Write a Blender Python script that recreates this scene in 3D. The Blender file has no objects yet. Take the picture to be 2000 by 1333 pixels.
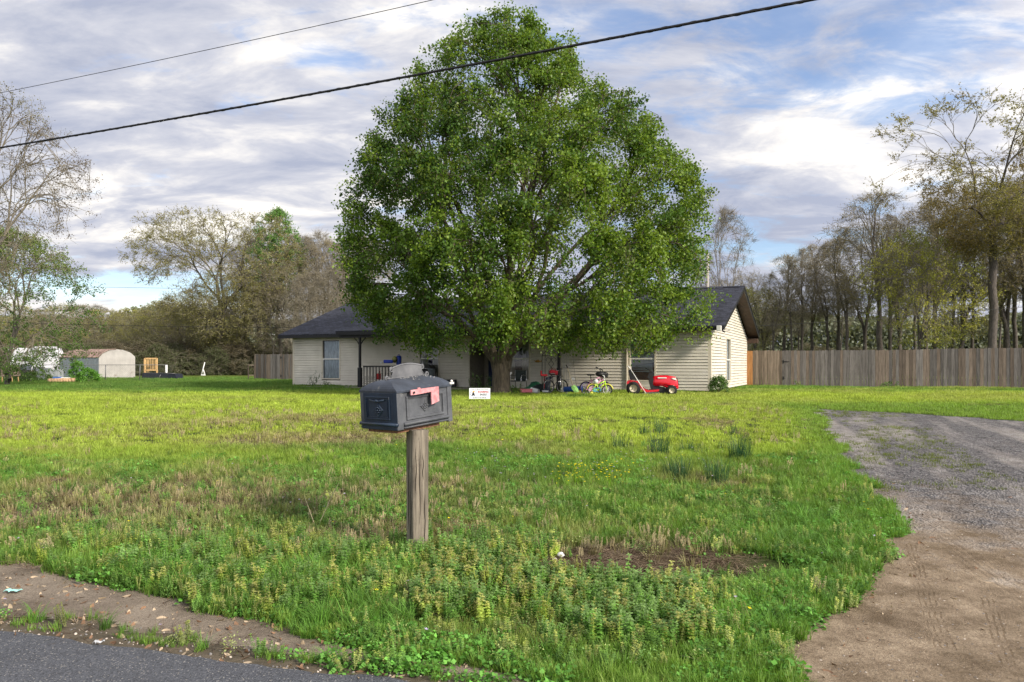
import bpy, bmesh, math, random
import numpy as np
from mathutils import Vector, Matrix, Euler
PI = math.pi
random.seed(7)
RNG = np.random.default_rng(11)
SC = bpy.context.scene
COL = SC.collection
EYE, HZ, F = 1.65, 713.0, 1444.0

# ------------------------------------------------------------------ noise / terrain
_T = np.random.default_rng(5).random((256, 256))
def vnoise(x, y):
    x = np.asarray(x, float); y = np.asarray(y, float)
    xi = np.floor(x).astype(int); yi = np.floor(y).astype(int)
    fx = x - xi; fy = y - yi
    fx = fx*fx*(3-2*fx); fy = fy*fy*(3-2*fy)
    a = _T[xi & 255, yi & 255]; b = _T[(xi+1) & 255, yi & 255]
    c = _T[xi & 255, (yi+1) & 255]; d = _T[(xi+1) & 255, (yi+1) & 255]
    return (a*(1-fx)+b*fx)*(1-fy) + (c*(1-fx)+d*fx)*fy
def fbm(x, y, s=1.0, o=4, off=0.0):
    t = 0; a = .5; n = 0
    for i in range(o):
        t = t + a*vnoise(np.asarray(x)*s+off+i*17.3, np.asarray(y)*s+off*1.7+i*9.1); n += a
        a *= .5; s = s*2.03
    return t/n
def sstep(a, b, x):
    t = np.clip((np.asarray(x, float)-a)/(b-a), 0, 1)
    return t*t*(3-2*t)
HP_Y = [-200, 5.0, 6.3, 8, 12, 16, 22, 400]
HP_H = [1.65, 1.65, 1.58, 1.50, 1.33, 1.2, 1.10, 1.10]
def hz(x, y):
    x = np.asarray(x, float); y = np.asarray(y, float)
    s = 0
    for d in (-.8, -.4, 0, .4, .8):
        s = s + np.interp(y+d, HP_Y, HP_H)
    z = EYE - s/5
    # right-hand side of the plot stays lower by the driveway mouth
    veg = sstep(5.2, 7.0, y)
    z = z + veg*(fbm(x, y, .35, 3, 3.)-.5)*.10*(1-sstep(3.5, 6.5, x)*(1-sstep(17, 20, y)))
    # hollow of the drainage ditch
    z = z - .13*np.exp(-(((x-1.25)/.75)**2+((y-5.75)/.30)**2))
    z = z - .07*np.exp(-(((x+2.3)/1.2)**2+((y-6.9)/.4)**2))
    return z
def gp(u, v):
    """ground point under pixel (u,v) of the 2000 px photograph"""
    y = 10.0
    m = (u-1000)/F
    for i in range(60):
        h = EYE-float(hz(m*y, y))
        y = .5*y + .5*h*F/(v-HZ)
    return m*y, y
def at(u, v, Y):
    return Vector(((u-1000)/F*Y, Y, EYE+(HZ-v)/F*Y))
def G(x, y):
    return float(hz(x, y))
LAWN = EYE-1.10

# ------------------------------------------------------------------ materials
def new_mat(name):
    m = bpy.data.materials.new(name); m.use_nodes = True
    nt = m.node_tree; nt.nodes.clear()
    return m, nt
def N(nt, t, **kw):
    n = nt.nodes.new(t)
    for k, v in kw.items():
        if k.startswith('i_'):
            n.inputs[k[2:].replace('_', ' ')].default_value = v
        else:
            setattr(n, k, v)
    return n
def L(nt, a, b): nt.links.new(a, b)
def col4(c): return (c[0], c[1], c[2], 1)
def mat(name, c, rough=.6, metal=0., var=.12, scale=6., bump=.0, bscale=30., spec=.4, c2=None, stretch=None, dirt=None):
    """painted / plain surface with noise variation in colour, a second (dirt) colour and bump"""
    m, nt = new_mat(name)
    out = N(nt, 'ShaderNodeOutputMaterial'); p = N(nt, 'ShaderNodeBsdfPrincipled')
    L(nt, p.outputs[0], out.inputs[0])
    tc = N(nt, 'ShaderNodeTexCoord')
    vec = tc.outputs['Object']
    if stretch:
        mp = N(nt, 'ShaderNodeMapping'); mp.inputs['Scale'].default_value = stretch
        L(nt, vec, mp.inputs[0]); vec = mp.outputs[0]
    nz = N(nt, 'ShaderNodeTexNoise'); nz.inputs['Scale'].default_value = scale; nz.inputs['Detail'].default_value = 6
    nz.inputs['Roughness'].default_value = .65
    L(nt, vec, nz.inputs['Vector'])
    cr = N(nt, 'ShaderNodeValToRGB')
    a = [max(0, x*(1-var*2)) for x in c]; b = [min(1, x*(1+var*2)) for x in (c2 or c)]
    cr.color_ramp.elements[0].position = .3; cr.color_ramp.elements[0].color = col4(a)
    cr.color_ramp.elements[1].position = .7; cr.color_ramp.elements[1].color = col4(b)
    L(nt, nz.outputs[0], cr.inputs[0])
    src = cr.outputs[0]
    if dirt:
        n2 = N(nt, 'ShaderNodeTexNoise'); n2.inputs['Scale'].default_value = dirt[1]; n2.inputs['Detail'].default_value = 8
        n2.inputs['Roughness'].default_value = .7
        L(nt, tc.outputs['Object'], n2.inputs['Vector'])
        r2 = N(nt, 'ShaderNodeValToRGB'); r2.color_ramp.elements[0].position = dirt[2]; r2.color_ramp.elements[1].position = dirt[2]+.12
        L(nt, n2.outputs[0], r2.inputs[0])
        mx = N(nt, 'ShaderNodeMixRGB'); mx.inputs[2].default_value = col4(dirt[0])
        L(nt, r2.outputs[0], mx.inputs[0]); L(nt, src, mx.inputs[1]); src = mx.outputs[0]
    L(nt, src, p.inputs['Base Color'])
    p.inputs['Roughness'].default_value = rough; p.inputs['Metallic'].default_value = metal
    p.inputs['Specular IOR Level'].default_value = spec
    if bump:
        nb = N(nt, 'ShaderNodeTexNoise'); nb.inputs['Scale'].default_value = bscale; nb.inputs['Detail'].default_value = 5
        L(nt, vec, nb.inputs['Vector'])
        bp = N(nt, 'ShaderNodeBump'); bp.inputs['Strength'].default_value = bump; bp.inputs['Distance'].default_value = .02
        L(nt, nb.outputs[0], bp.inputs['Height']); L(nt, bp.outputs[0], p.inputs['Normal'])
    return m
def leaf_mat(name, trans=.35, rough=.5, attr='tint', instancer=False, gain=1.0, spec=.3):
    """leaf surface: colour comes from a per-leaf (or per-plant) colour attribute, light passes through"""
    m, nt = new_mat(name)
    out = N(nt, 'ShaderNodeOutputMaterial')
    at_ = N(nt, 'ShaderNodeAttribute', attribute_name=attr)
    src = at_.outputs['Color']
    if instancer:
        at_.attribute_type = 'INSTANCER'
        lv = N(nt, 'ShaderNodeAttribute', attribute_name='lv')
        mx = N(nt, 'ShaderNodeMixRGB', blend_type='MULTIPLY'); mx.inputs[0].default_value = 1
        L(nt, at_.outputs['Color'], mx.inputs[1]); L(nt, lv.outputs['Color'], mx.inputs[2]); src = mx.outputs[0]
    p = N(nt, 'ShaderNodeBsdfPrincipled'); p.inputs['Roughness'].default_value = rough
    p.inputs['Specular IOR Level'].default_value = spec
    L(nt, src, p.inputs['Base Color'])
    if trans > 0:
        t = N(nt, 'ShaderNodeBsdfTranslucent')
        hs = N(nt, 'ShaderNodeMixRGB', blend_type='MULTIPLY'); hs.inputs[0].default_value = 1
        hs.inputs[2].default_value = (1.25, 1.2, .55, 1)
        L(nt, src, hs.inputs[1]); L(nt, hs.outputs[0], t.inputs[0])
        ms = N(nt, 'ShaderNodeMixShader'); ms.inputs[0].default_value = trans
        L(nt, p.outputs[0], ms.inputs[1]); L(nt, t.outputs[0], ms.inputs[2]); L(nt, ms.outputs[0], out.inputs[0])
    else:
        L(nt, p.outputs[0], out.inputs[0])
    return m
def bark_mat(name, a, b, s=(9, 9, 1.6), bump=.8):
    m, nt = new_mat(name)
    out = N(nt, 'ShaderNodeOutputMaterial'); p = N(nt, 'ShaderNodeBsdfPrincipled'); L(nt, p.outputs[0], out.inputs[0])
    tc = N(nt, 'ShaderNodeTexCoord'); mp = N(nt, 'ShaderNodeMapping'); mp.inputs['Scale'].default_value = s
    L(nt, tc.outputs['Object'], mp.inputs[0])
    nz = N(nt, 'ShaderNodeTexNoise'); nz.inputs['Scale'].default_value = 2.2; nz.inputs['Detail'].default_value = 8; nz.inputs['Roughness'].default_value = .7
    L(nt, mp.outputs[0], nz.inputs['Vector'])
    cr = N(nt, 'ShaderNodeValToRGB'); cr.color_ramp.elements[0].position = .35; cr.color_ramp.elements[1].position = .68
    cr.color_ramp.elements[0].color = col4(a); cr.color_ramp.elements[1].color = col4(b)
    L(nt, nz.outputs[0], cr.inputs[0]); L(nt, cr.outputs[0], p.inputs['Base Color'])
    p.inputs['Roughness'].default_value = .9
    bp = N(nt, 'ShaderNodeBump'); bp.inputs['Strength'].default_value = bump; bp.inputs['Distance'].default_value = .03
    L(nt, nz.outputs[0], bp.inputs['Height']); L(nt, bp.outputs[0], p.inputs['Normal'])
    return m
def glass_mat(name, tintc=(.9, .95, 1), op=.25):
    m, nt = new_mat(name)
    out = N(nt, 'ShaderNodeOutputMaterial')
    g = N(nt, 'ShaderNodeBsdfGlossy'); g.inputs['Roughness'].default_value = .03
    t = N(nt, 'ShaderNodeBsdfTransparent'); t.inputs[0].default_value = col4([x*.9 for x in tintc])
    fr = N(nt, 'ShaderNodeFresnel'); fr.inputs[0].default_value = 1.5
    ad = N(nt, 'ShaderNodeMath', operation='ADD'); ad.inputs[1].default_value = op*.12
    L(nt, fr.outputs[0], ad.inputs[0])
    ms = N(nt, 'ShaderNodeMixShader'); L(nt, ad.outputs[0], ms.inputs[0]); L(nt, t.outputs[0], ms.inputs[1]); L(nt, g.outputs[0], ms.inputs[2])
    L(nt, ms.outputs[0], out.inputs[0])
    return m
def board_mat(name, bump=.5):
    """weathered boards: per-board colour attribute times streaky grain"""
    m, nt = new_mat(name)
    out = N(nt, 'ShaderNodeOutputMaterial'); p = N(nt, 'ShaderNodeBsdfPrincipled'); L(nt, p.outputs[0], out.inputs[0])
    a = N(nt, 'ShaderNodeAttribute', attribute_name='tint')
    tc = N(nt, 'ShaderNodeTexCoord'); mp = N(nt, 'ShaderNodeMapping'); mp.inputs['Scale'].default_value = (26, 26, 1.4)
    L(nt, tc.outputs['Object'], mp.inputs[0])
    nz = N(nt, 'ShaderNodeTexNoise'); nz.inputs['Scale'].default_value = 1.2; nz.inputs['Detail'].default_value = 7; nz.inputs['Roughness'].default_value = .7
    L(nt, mp.outputs[0], nz.inputs['Vector'])
    cr = N(nt, 'ShaderNodeValToRGB'); cr.color_ramp.elements[0].position = .3; cr.color_ramp.elements[1].position = .7
    cr.color_ramp.elements[0].color = (.45, .43, .42, 1); cr.color_ramp.elements[1].color = (1.35, 1.32, 1.3, 1)
    L(nt, nz.outputs[0], cr.inputs[0])
    mx = N(nt, 'ShaderNodeMixRGB', blend_type='MULTIPLY'); mx.inputs[0].default_value = 1
    L(nt, a.outputs['Color'], mx.inputs[1]); L(nt, cr.outputs[0], mx.inputs[2]); L(nt, mx.outputs[0], p.inputs['Base Color'])
    p.inputs['Roughness'].default_value = .88; p.inputs['Specular IOR Level'].default_value = .2
    bp = N(nt, 'ShaderNodeBump'); bp.inputs['Strength'].default_value = bump; bp.inputs['Distance'].default_value = .01
    L(nt, nz.outputs[0], bp.inputs['Height']); L(nt, bp.outputs[0], p.inputs['Normal'])
    return m

# ------------------------------------------------------------------ object helpers
def tag(o, label=None, cat=None, group=None, kind=None):
    if label: o['label'] = label
    if cat: o['category'] = cat
    if group: o['group'] = group
    if kind: o['kind'] = kind
    return o
def empty(name, loc, rz=0, label=None, cat=None, group=None):
    o = bpy.data.objects.new(name, None); COL.objects.link(o)
    o.location = loc; o.rotation_euler = (0, 0, rz); o.empty_display_size = .2
    return tag(o, label, cat, group)
def np_mesh(name, V, Fq, attrs=None, smooth=False, mi=None):
    """V (n,3), Fq (m,k) constant k; attrs: name -> (per-face colour array (m,3))"""
    me = bpy.data.meshes.new(name)
    V = np.asarray(V, np.float32); Fq = np.asarray(Fq, np.int32)
    n, k = Fq.shape
    me.vertices.add(len(V)); me.vertices.foreach_set('co', V.ravel())
    me.loops.add(n*k); me.loops.foreach_set('vertex_index', Fq.ravel())
    me.polygons.add(n)
    me.polygons.foreach_set('loop_start', np.arange(0, n*k, k, dtype=np.int32))
    me.polygons.foreach_set('loop_total', np.full(n, k, dtype=np.int32))
    if smooth: me.polygons.foreach_set('use_smooth', np.ones(n, bool))
    me.update(calc_edges=True)
    for an, ar in (attrs or {}).items():
        at_ = me.color_attributes.new(an, 'FLOAT_COLOR', 'CORNER')
        c = np.ones((n, k, 4), np.float32); c[:, :, :3] = np.asarray(ar, np.float32)[:, None, :]
        at_.data.foreach_set('color', c.ravel())
    return me
def link(name, me, m, parent=None, loc=None):
    o = bpy.data.objects.new(name, me); COL.objects.link(o)
    if m:
        for x in (m if isinstance(m, (list, tuple)) else [m]): me.materials.append(x)
    if parent: o.parent = parent
    if loc is not None: o.location = loc
    return o
class MB:
    def __init__(s): s.v = []; s.f = []; s.c = []; s.cur = (1, 1, 1); s.sm = []; s.smooth = False; s.M = Matrix()
    def add(s, vs, fs):
        b = len(s.v); s.v += [tuple(s.M @ Vector(v)) for v in vs]; s.f += [tuple(b+i for i in f) for f in fs]
        s.c += [s.cur]*len(fs); s.sm += [s.smooth]*len(fs)
        return s
    def box(s, x0, x1, y0, y1, z0, z1):
        v = [(x, y, z) for z in (z0, z1) for y in (y0, y1) for x in (x0, x1)]
        return s.add(v, [(0, 2, 3, 1), (4, 5, 7, 6), (0, 1, 5, 4), (2, 6, 7, 3), (0, 4, 6, 2), (1, 3, 7, 5)])
    def bbox(s, x0, x1, y0, y1, z0, z1, b=.01):
        """box with chamfered vertical and horizontal edges"""
        bm = bmesh.new(); bmesh.ops.create_cube(bm, size=1)
        for q in bm.verts:
            q.co = Vector(((x0+x1)/2+q.co.x*(x1-x0), (y0+y1)/2+q.co.y*(y1-y0), (z0+z1)/2+q.co.z*(z1-z0)))
        bmesh.ops.bevel(bm, geom=bm.edges[:], offset=b, segments=2, affect='EDGES', profile=.5)
        bm.verts.index_update()
        s.add([q.co[:] for q in bm.verts], [tuple(q.index for q in f.verts) for f in bm.faces]); bm.free()
        return s
    def tube(s, pts, r, n=8, cap=True):
        pts = [Vector(p) for p in pts]
        rs = r if isinstance(r, (list, tuple)) else [r]*len(pts)
        b = []; up = None
        for i, p in enumerate(pts):
            d = (pts[min(i+1, len(pts)-1)]-pts[max(i-1, 0)])
            if d.length < 1e-9: d = Vector((0, 0, 1))
            d.normalize()
            if up is None:
                up = Vector((0, 0, 1)) if abs(d.z) < .9 else Vector((1, 0, 0))
            a = d.cross(up)
            if a.length < 1e-6: a = d.orthogonal()
            a.normalize(); up = a.cross(d).normalized(); c = up
            b += [p+(a*math.cos(t*2*PI/n)+c*math.sin(t*2*PI/n))*rs[i] for t in range(n)]
        fs = []
        for i in range(len(pts)-1):
            for t in range(n):
                u = (t+1) % n
                fs.append((i*n+t, i*n+u, (i+1)*n+u, (i+1)*n+t))
        if cap:
            fs.append(tuple(range(n-1, -1, -1))); fs.append(tuple((len(pts)-1)*n+t for t in range(n)))
        sm = s.smooth; s.smooth = n > 4; s.add(b, fs); s.smooth = sm
        return s
    def lathe(s, prof, c=(0, 0, 0), axis='z', n=20, cap=True):
        v = []; fs = []
        for r, z in prof:
            for t in range(n):
                a = t*2*PI/n
                p = (r*math.cos(a), r*math.sin(a), z)
                if axis == 'y': p = (p[0], p[2], p[1])
                if axis == 'x': p = (p[2], p[0], p[1])
                v.append((p[0]+c[0], p[1]+c[1], p[2]+c[2]))
        k = len(prof)
        for i in range(k-1):
            for t in range(n):
                u = (t+1) % n
                fs.append((i*n+t, i*n+u, (i+1)*n+u, (i+1)*n+t))
        if cap: fs.append(tuple(range(n))); fs.append(tuple((k-1)*n+t for t in range(n)))
        sm = s.smooth; s.smooth = True; s.add(v, fs); s.smooth = sm
        return s
    def torus(s, c, R, r, axis='y', n=24, m=8, a0=0, a1=2*PI):
        pts = []
        full = abs(a1-a0-2*PI) < 1e-6
        for i in range(n+1):
            a = a0+(a1-a0)*i/n
            x, z = R*math.cos(a), R*math.sin(a)
            p = {'y': (x, 0, z), 'x': (0, x, z), 'z': (x, z, 0)}[axis]
            pts.append((p[0]+c[0], p[1]+c[1], p[2]+c[2]))
        return s.tube(pts, r, m, cap=not full)
    def prism(s, poly, y0, y1, axis='y'):
        n = len(poly)
        def P(a, b, d):
            return {'y': (a, d, b), 'z': (a, b, d), 'x': (d, a, b)}[axis]
        v = [P(a, b, y0) for a, b in poly]+[P(a, b, y1) for a, b in poly]
        fs = [tuple(range(n)), tuple(range(2*n-1, n-1, -1))]
        for i in range(n):
            j = (i+1) % n
            fs.append((i, i+n, j+n, j))
        return s.add(v, fs)
    def ell(s, c, r, n=12, m=8, jit=0):
        v = []; fs = []
        for i in range(m+1):
            ph = PI*i/m
            for t in range(n):
                a = t*2*PI/n; k = 1+random.uniform(-jit, jit)
                v.append((c[0]+r[0]*math.sin(ph)*math.cos(a)*k, c[1]+r[1]*math.sin(ph)*math.sin(a)*k, c[2]+r[2]*math.cos(ph)*k))
        for i in range(m):
            for t in range(n):
                u = (t+1) % n
                fs.append((i*n+t, (i+1)*n+t, (i+1)*n+u, i*n+u))
        sm = s.smooth; s.smooth = True; s.add(v, fs); s.smooth = sm
        return s
    def build(s, name, m, parent=None, loc=None, rz=None):
        me = bpy.data.meshes.new(name); me.from_pydata(s.v, [], s.f); me.update()
        me.polygons.foreach_set('use_smooth', s.sm)
        bm = bmesh.new(); bm.from_mesh(me); bmesh.ops.recalc_face_normals(bm, faces=bm.faces); bm.to_mesh(me); bm.free()
        if any(c != (1, 1, 1) for c in s.c):
            a = me.color_attributes.new('tint', 'FLOAT_COLOR', 'CORNER')
            arr = []
            for p, c in zip(me.polygons, s.c):
                arr += [c[0], c[1], c[2], 1]*p.loop_total
            a.data.foreach_set('color', arr)
        o = link(name, me, m, parent, loc)
        if rz is not None: o.rotation_euler = (0, 0, rz)
        return o
def dup(o, parent=None):
    c = o.copy(); COL.objects.link(c)
    if parent: c.parent = parent
    for ch in o.children: dup(ch, c)
    return c
# ------------------------------------------------------------------ camera, sun, sky
cam = bpy.data.cameras.new('camera'); camo = bpy.data.objects.new('camera', cam); COL.objects.link(camo)
cam.sensor_width = 36; cam.lens = 36*F/2000; cam.shift_y = (HZ-666.5)/2000
cam.clip_end = 3000; cam.clip_start = .05
camo.location = (0, 0, EYE); camo.rotation_euler = (PI/2, 0, 0)
SC.camera = camo
SUN_AZ, SUN_EL = math.radians(-41), math.radians(31)      # azimuth measured from +X
sd = Vector((math.cos(SUN_AZ)*math.cos(SUN_EL), math.sin(SUN_AZ)*math.cos(SUN_EL), math.sin(SUN_EL)))
sl = bpy.data.lights.new('sun', 'SUN'); sl.energy = 2.5; sl.angle = math.radians(7); sl.color = (1, .90, .76)
so = bpy.data.objects.new('sun', sl); COL.objects.link(so); so.rotation_euler = sd.to_track_quat('Z', 'Y').to_euler()
so.location = (20, -20, 30)
W = bpy.data.worlds.new('World'); SC.world = W; W.use_nodes = True
nt = W.node_tree; nt.nodes.clear()
wo = N(nt, 'ShaderNodeOutputWorld')
sky = N(nt, 'ShaderNodeTexSky', sky_type='NISHITA'); sky.sun_disc = False
sky.sun_elevation = SUN_EL; sky.sun_rotation = PI/2-SUN_AZ; sky.air_density = 1.2; sky.dust_density = .6; sky.ozone_density = 1.6
tc = N(nt, 'ShaderNodeTexCoord')
sep = N(nt, 'ShaderNodeSeparateXYZ'); L(nt, tc.outputs['Generated'], sep.inputs[0])
def M(op, a, b=None, c=None, clamp=False):
    n = N(nt, 'ShaderNodeMath', operation=op); n.use_clamp = clamp
    for i, q in enumerate((a, b, c)):
        if q is None: continue
        if isinstance(q, (int, float)): n.inputs[i].default_value = q
        else: L(nt, q, n.inputs[i])
    return n.outputs[0]
def mr(x, a, b, lo=0., hi=1.):
    n = N(nt, 'ShaderNodeMapRange', interpolation_type='SMOOTHSTEP')
    n.inputs['From Min'].default_value = a; n.inputs['From Max'].default_value = b
    n.inputs['To Min'].default_value = lo; n.inputs['To Max'].default_value = hi
    L(nt, x, n.inputs[0]); return n.outputs[0]
X, Y, Z = sep.outputs
zz = M('ADD', M('MAXIMUM', Z, 0.0), .17)
cx = M('DIVIDE', X, zz); cy = M('DIVIDE', Y, zz)
cmb = N(nt, 'ShaderNodeCombineXYZ'); L(nt, cx, cmb.inputs[0]); L(nt, cy, cmb.inputs[1])
rot = N(nt, 'ShaderNodeMapping'); rot.inputs['Rotation'].default_value = (0, 0, math.radians(28)); rot.inputs['Scale'].default_value = (.75, 1.25, 1)
rot.inputs['Location'].default_value = (3.1, 1.4, 0)
L(nt, cmb.outputs[0], rot.inputs[0])
def noise(vec, sc, det=6, ro=.58, dist=0., off=None):
    n = N(nt, 'ShaderNodeTexNoise'); n.inputs['Scale'].default_value = sc; n.inputs['Detail'].default_value = det
    n.inputs['Roughness'].default_value = ro; n.inputs['Distortion'].default_value = dist
    if off:
        mp = N(nt, 'ShaderNodeMapping'); mp.inputs['Location'].default_value = off; L(nt, vec, mp.inputs[0]); vec = mp.outputs[0]
    L(nt, vec, n.inputs['Vector']); return n.outputs[0]
c1 = noise(rot.outputs[0], 1.15, 9, .52, .25)
c2 = noise(rot.outputs[0], 3.0, 10, .60, .35, (.35, .2, 0))
c3 = noise(rot.outputs[0], .38, 3, .5, 0, (5, 2, 0))
# azimuth and elevation terms: tan of azimuth = X / Y, tan of elevation = Z / Y for the part in front
ya = M('MAXIMUM', M('ABSOLUTE', Y), .05)
ta = M('DIVIDE', X, ya); te = M('DIVIDE', Z, ya)
def gauss(a0, sa, e0, se):
    p = M('DIVIDE', M('SUBTRACT', ta, a0), sa); q = M('DIVIDE', M('SUBTRACT', te, e0), se)
    return M('POWER', 2.718, M('MULTIPLY', M('ADD', M('MULTIPLY', p, p), M('MULTIPLY', q, q)), -1.0))
blue = M('ADD', M('MULTIPLY', gauss(.60, .28, .46, .14), .52), M('MULTIPLY', gauss(.46, .12, .37, .05), .45))
blue = M('ADD', blue, M('MULTIPLY', gauss(.28, .22, .235, .07), .32))
blue = M('ADD', blue, M('MULTIPLY', gauss(.34, .14, .155, .022), .7))
blue = M('ADD', blue, M('MULTIPLY', gauss(.12, .12, .47, .04), .38))
cyan = gauss(-.56, .22, .110, .024)
front = mr(Y, -.05, .1)
blue = M('MULTIPLY', blue, front); cyan = M('MULTIPLY', cyan, front)
c4 = noise(rot.outputs[0], 4.4, 9, .62, .5, (1.3, .7, 0))
cover = M('SUBTRACT', M('ADD', M('ADD', c1, M('MULTIPLY', M('SUBTRACT', c4, .5), 1.25)), .25), M('MULTIPLY', blue, .52))
cover = M('SUBTRACT', cover, M('MULTIPLY', cyan, .45))
cover = mr(cover, .36, .66, .26, 1.)
# cloud brightness : white tops against lavender grey undersides
wh = M('ADD', M('MULTIPLY', M('SUBTRACT', c2, .5), 3.0), .36)
wh = M('ADD', wh, M('MULTIPLY', M('SUBTRACT', c3, .5), 1.2))
wh = M('ADD', wh, M('MULTIPLY', M('MULTIPLY', gauss(.43, .13, .30, .055), front), .75))
wh = M('ADD', wh, M('MULTIPLY', M('MULTIPLY', gauss(-.35, .28, .205, .05), front), .42))
wh = M('ADD', wh, M('MULTIPLY', M('MULTIPLY', gauss(-.12, .16, .42, .07), front), .22))
wh = M('ADD', wh, M('MULTIPLY', M('MULTIPLY', gauss(-.5, .3, .08, .015), front), .7))
wh = M('SUBTRACT', wh, M('MULTIPLY', M('MULTIPLY', gauss(-.58, .12, .35, .12), front), .20))
wh = M('SUBTRACT', wh, M('MULTIPLY', M('MULTIPLY', gauss(.22, .20, .22, .09), front), .55))
wh = M('MINIMUM', M('MAXIMUM', wh, 0.), 1.)
ramp = N(nt, 'ShaderNodeValToRGB')
e = ramp.color_ramp.elements
e[0].position = 0; e[0].color = (.34, .37, .47, 1)
e[1].position = 1; e[1].color = (.93, .885, .82, 1)
q = e.new(.42); q.color = (.50, .51, .57, 1)
q = e.new(.72); q.color = (.72, .70, .69, 1)
L(nt, wh, ramp.inputs[0])
skyc = N(nt, 'ShaderNodeMixRGB', blend_type='MULTIPLY'); skyc.inputs[0].default_value = 1
L(nt, sky.outputs[0], skyc.inputs[1]); skyc.inputs[2].default_value = (.070, .077, .092, 1)
mixc = N(nt, 'ShaderNodeMixRGB'); L(nt, cover, mixc.inputs[0]); L(nt, skyc.outputs[0], mixc.inputs[1])
# cloud colours are given for background strength .15
cs = N(nt, 'ShaderNodeMixRGB', blend_type='MULTIPLY'); cs.inputs[0].default_value = 1; cs.inputs[2].default_value = (.64, .64, .64, 1)
L(nt, ramp.outputs[0], cs.inputs[1]); L(nt, cs.outputs[0], mixc.inputs[2])
# sky on the sun's side, mostly unseen, brightened to fill the house front
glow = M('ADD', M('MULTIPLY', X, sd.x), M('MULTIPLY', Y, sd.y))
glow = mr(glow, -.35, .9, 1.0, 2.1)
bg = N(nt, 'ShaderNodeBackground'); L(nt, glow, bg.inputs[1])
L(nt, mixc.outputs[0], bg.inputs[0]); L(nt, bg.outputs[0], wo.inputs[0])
SC.view_settings.view_transform = 'Standard'; SC.view_settings.look = 'None'
SC.view_settings.exposure = 1.12; SC.view_settings.gamma = 1.0
SC.cycles.max_bounces = 6; SC.cycles.transparent_max_bounces = 12; SC.cycles.diffuse_bounces = 3
SC.cycles.glossy_bounces = 2; SC.cycles.transmission_bounces = 4; SC.cycles.sample_clamp_indirect = 4
SC.cycles.caustics_reflective = False; SC.cycles.caustics_refractive = False

# ------------------------------------------------------------------ ground, road, driveway
def soil_mat():
    m, nt = new_mat('soil')
    out = N(nt, 'ShaderNodeOutputMaterial'); p = N(nt, 'ShaderNodeBsdfPrincipled'); L(nt, p.outputs[0], out.inputs[0])
    a = N(nt, 'ShaderNodeAttribute', attribute_name='gcol')
    geo = N(nt, 'ShaderNodeNewGeometry')
    nz = N(nt, 'ShaderNodeTexNoise'); nz.inputs['Scale'].default_value = 9; nz.inputs['Detail'].default_value = 8; nz.inputs['Roughness'].default_value = .75
    L(nt, geo.outputs['Position'], nz.inputs['Vector'])
    cr = N(nt, 'ShaderNodeValToRGB'); cr.color_ramp.elements[0].position = .3; cr.color_ramp.elements[1].position = .7
    cr.color_ramp.elements[0].color = (.45, .5, .45, 1); cr.color_ramp.elements[1].color = (1.3, 1.3, 1.2, 1)
    L(nt, nz.outputs[0], cr.inputs[0])
    mx = N(nt, 'ShaderNodeMixRGB', blend_type='MULTIPLY'); mx.inputs[0].default_value = 1
    L(nt, a.outputs['Color'], mx.inputs[1]); L(nt, cr.outputs[0], mx.inputs[2]); L(nt, mx.outputs[0], p.inputs['Base Color'])
    p.inputs['Roughness'].default_value = .95; p.inputs['Specular IOR Level'].default_value = .1
    bp = N(nt, 'ShaderNodeBump'); bp.inputs['Strength'].default_value = .7; bp.inputs['Distance'].default_value = .04
    L(nt, nz.outputs[0], bp.inputs['Height']); L(nt, bp.outputs[0], p.inputs['Normal'])
    return m
def polyY(poly, u):
    return np.interp(u, [q[0] for q in poly], [q[1] for q in poly])
# world outlines obtained from the ground plane
ROAD_EDGE = [gp(0, 1236), gp(250, 1272), gp(480, 1300), gp(700, 1322)]
_dx = ROAD_EDGE[-1][0]-ROAD_EDGE[0][0]; _dy = ROAD_EDGE[-1][1]-ROAD_EDGE[0][1]
RK = _dy/_dx; R0 = ROAD_EDGE[0][1]-RK*ROAD_EDGE[0][0]
def road_y(x): return R0+RK*np.asarray(x)
DR = [gp(1590, 799), gp(1606, 812), gp(1612, 830), gp(1640, 862), gp(1648, 900), gp(1700, 950), gp(1748, 1000), gp(1752, 1050), gp(1720, 1110), gp(1690, 1165), gp(1610, 1225), gp(1560, 1275), gp(1540, 1325)]
DR_X = [q[0] for q in DR][::-1]; DR_Y = [q[1] for q in DR][::-1]
def drive_left(y): return np.interp(y, DR_Y, DR_X)
DF = [gp(1590, 799), gp(1750, 800), gp(1900, 810), gp(2000, 824)]
DF_K = (DF[-1][1]-DF[0][1])/(DF[-1][0]-DF[0][0])
def drive_far(x): return DF[0][1]+DF_K*(np.asarray(x)-DF[0][0])
def in_drive(x, y, nz=True):
    x = np.asarray(x, float); y = np.asarray(y, float)
    j = (fbm(x, y, 2.2, 3, 8.)-.5)*.55*(.6+.4*sstep(3.5, 9, y)) if nz else 0
    return (x+j > drive_left(np.minimum(y, DR_Y[-1]))) & (y+j*1.5 < drive_far(x)) & (y > road_y(x))
def strip_band(x):
    """bare dirt strip beside the road: y of near and far edge"""
    x = np.asarray(x, float)
    near = road_y(x)+np.interp(x, [-4, -3.2, -2.7, -1.7, -.9, -.2, .4], [.35, .22, .32, .20, .16, .10, .05])
    far = road_y(x)+np.interp(x, [-4.3, -3.75, -3.2, -2.7, -1.9, -1.25, -.75, 0.1, .5], [1.15, 1.12, .96, .90, .60, .44, .32, .20, .06])
    return near, far
def in_strip(x, y):
    j = (fbm(x, y, 2.6, 3, 4.)-.5)*.28
    n, f = strip_band(x)
    return (y+j*.7 > n) & (y+j < f) & (np.asarray(x) < .4)
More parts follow.
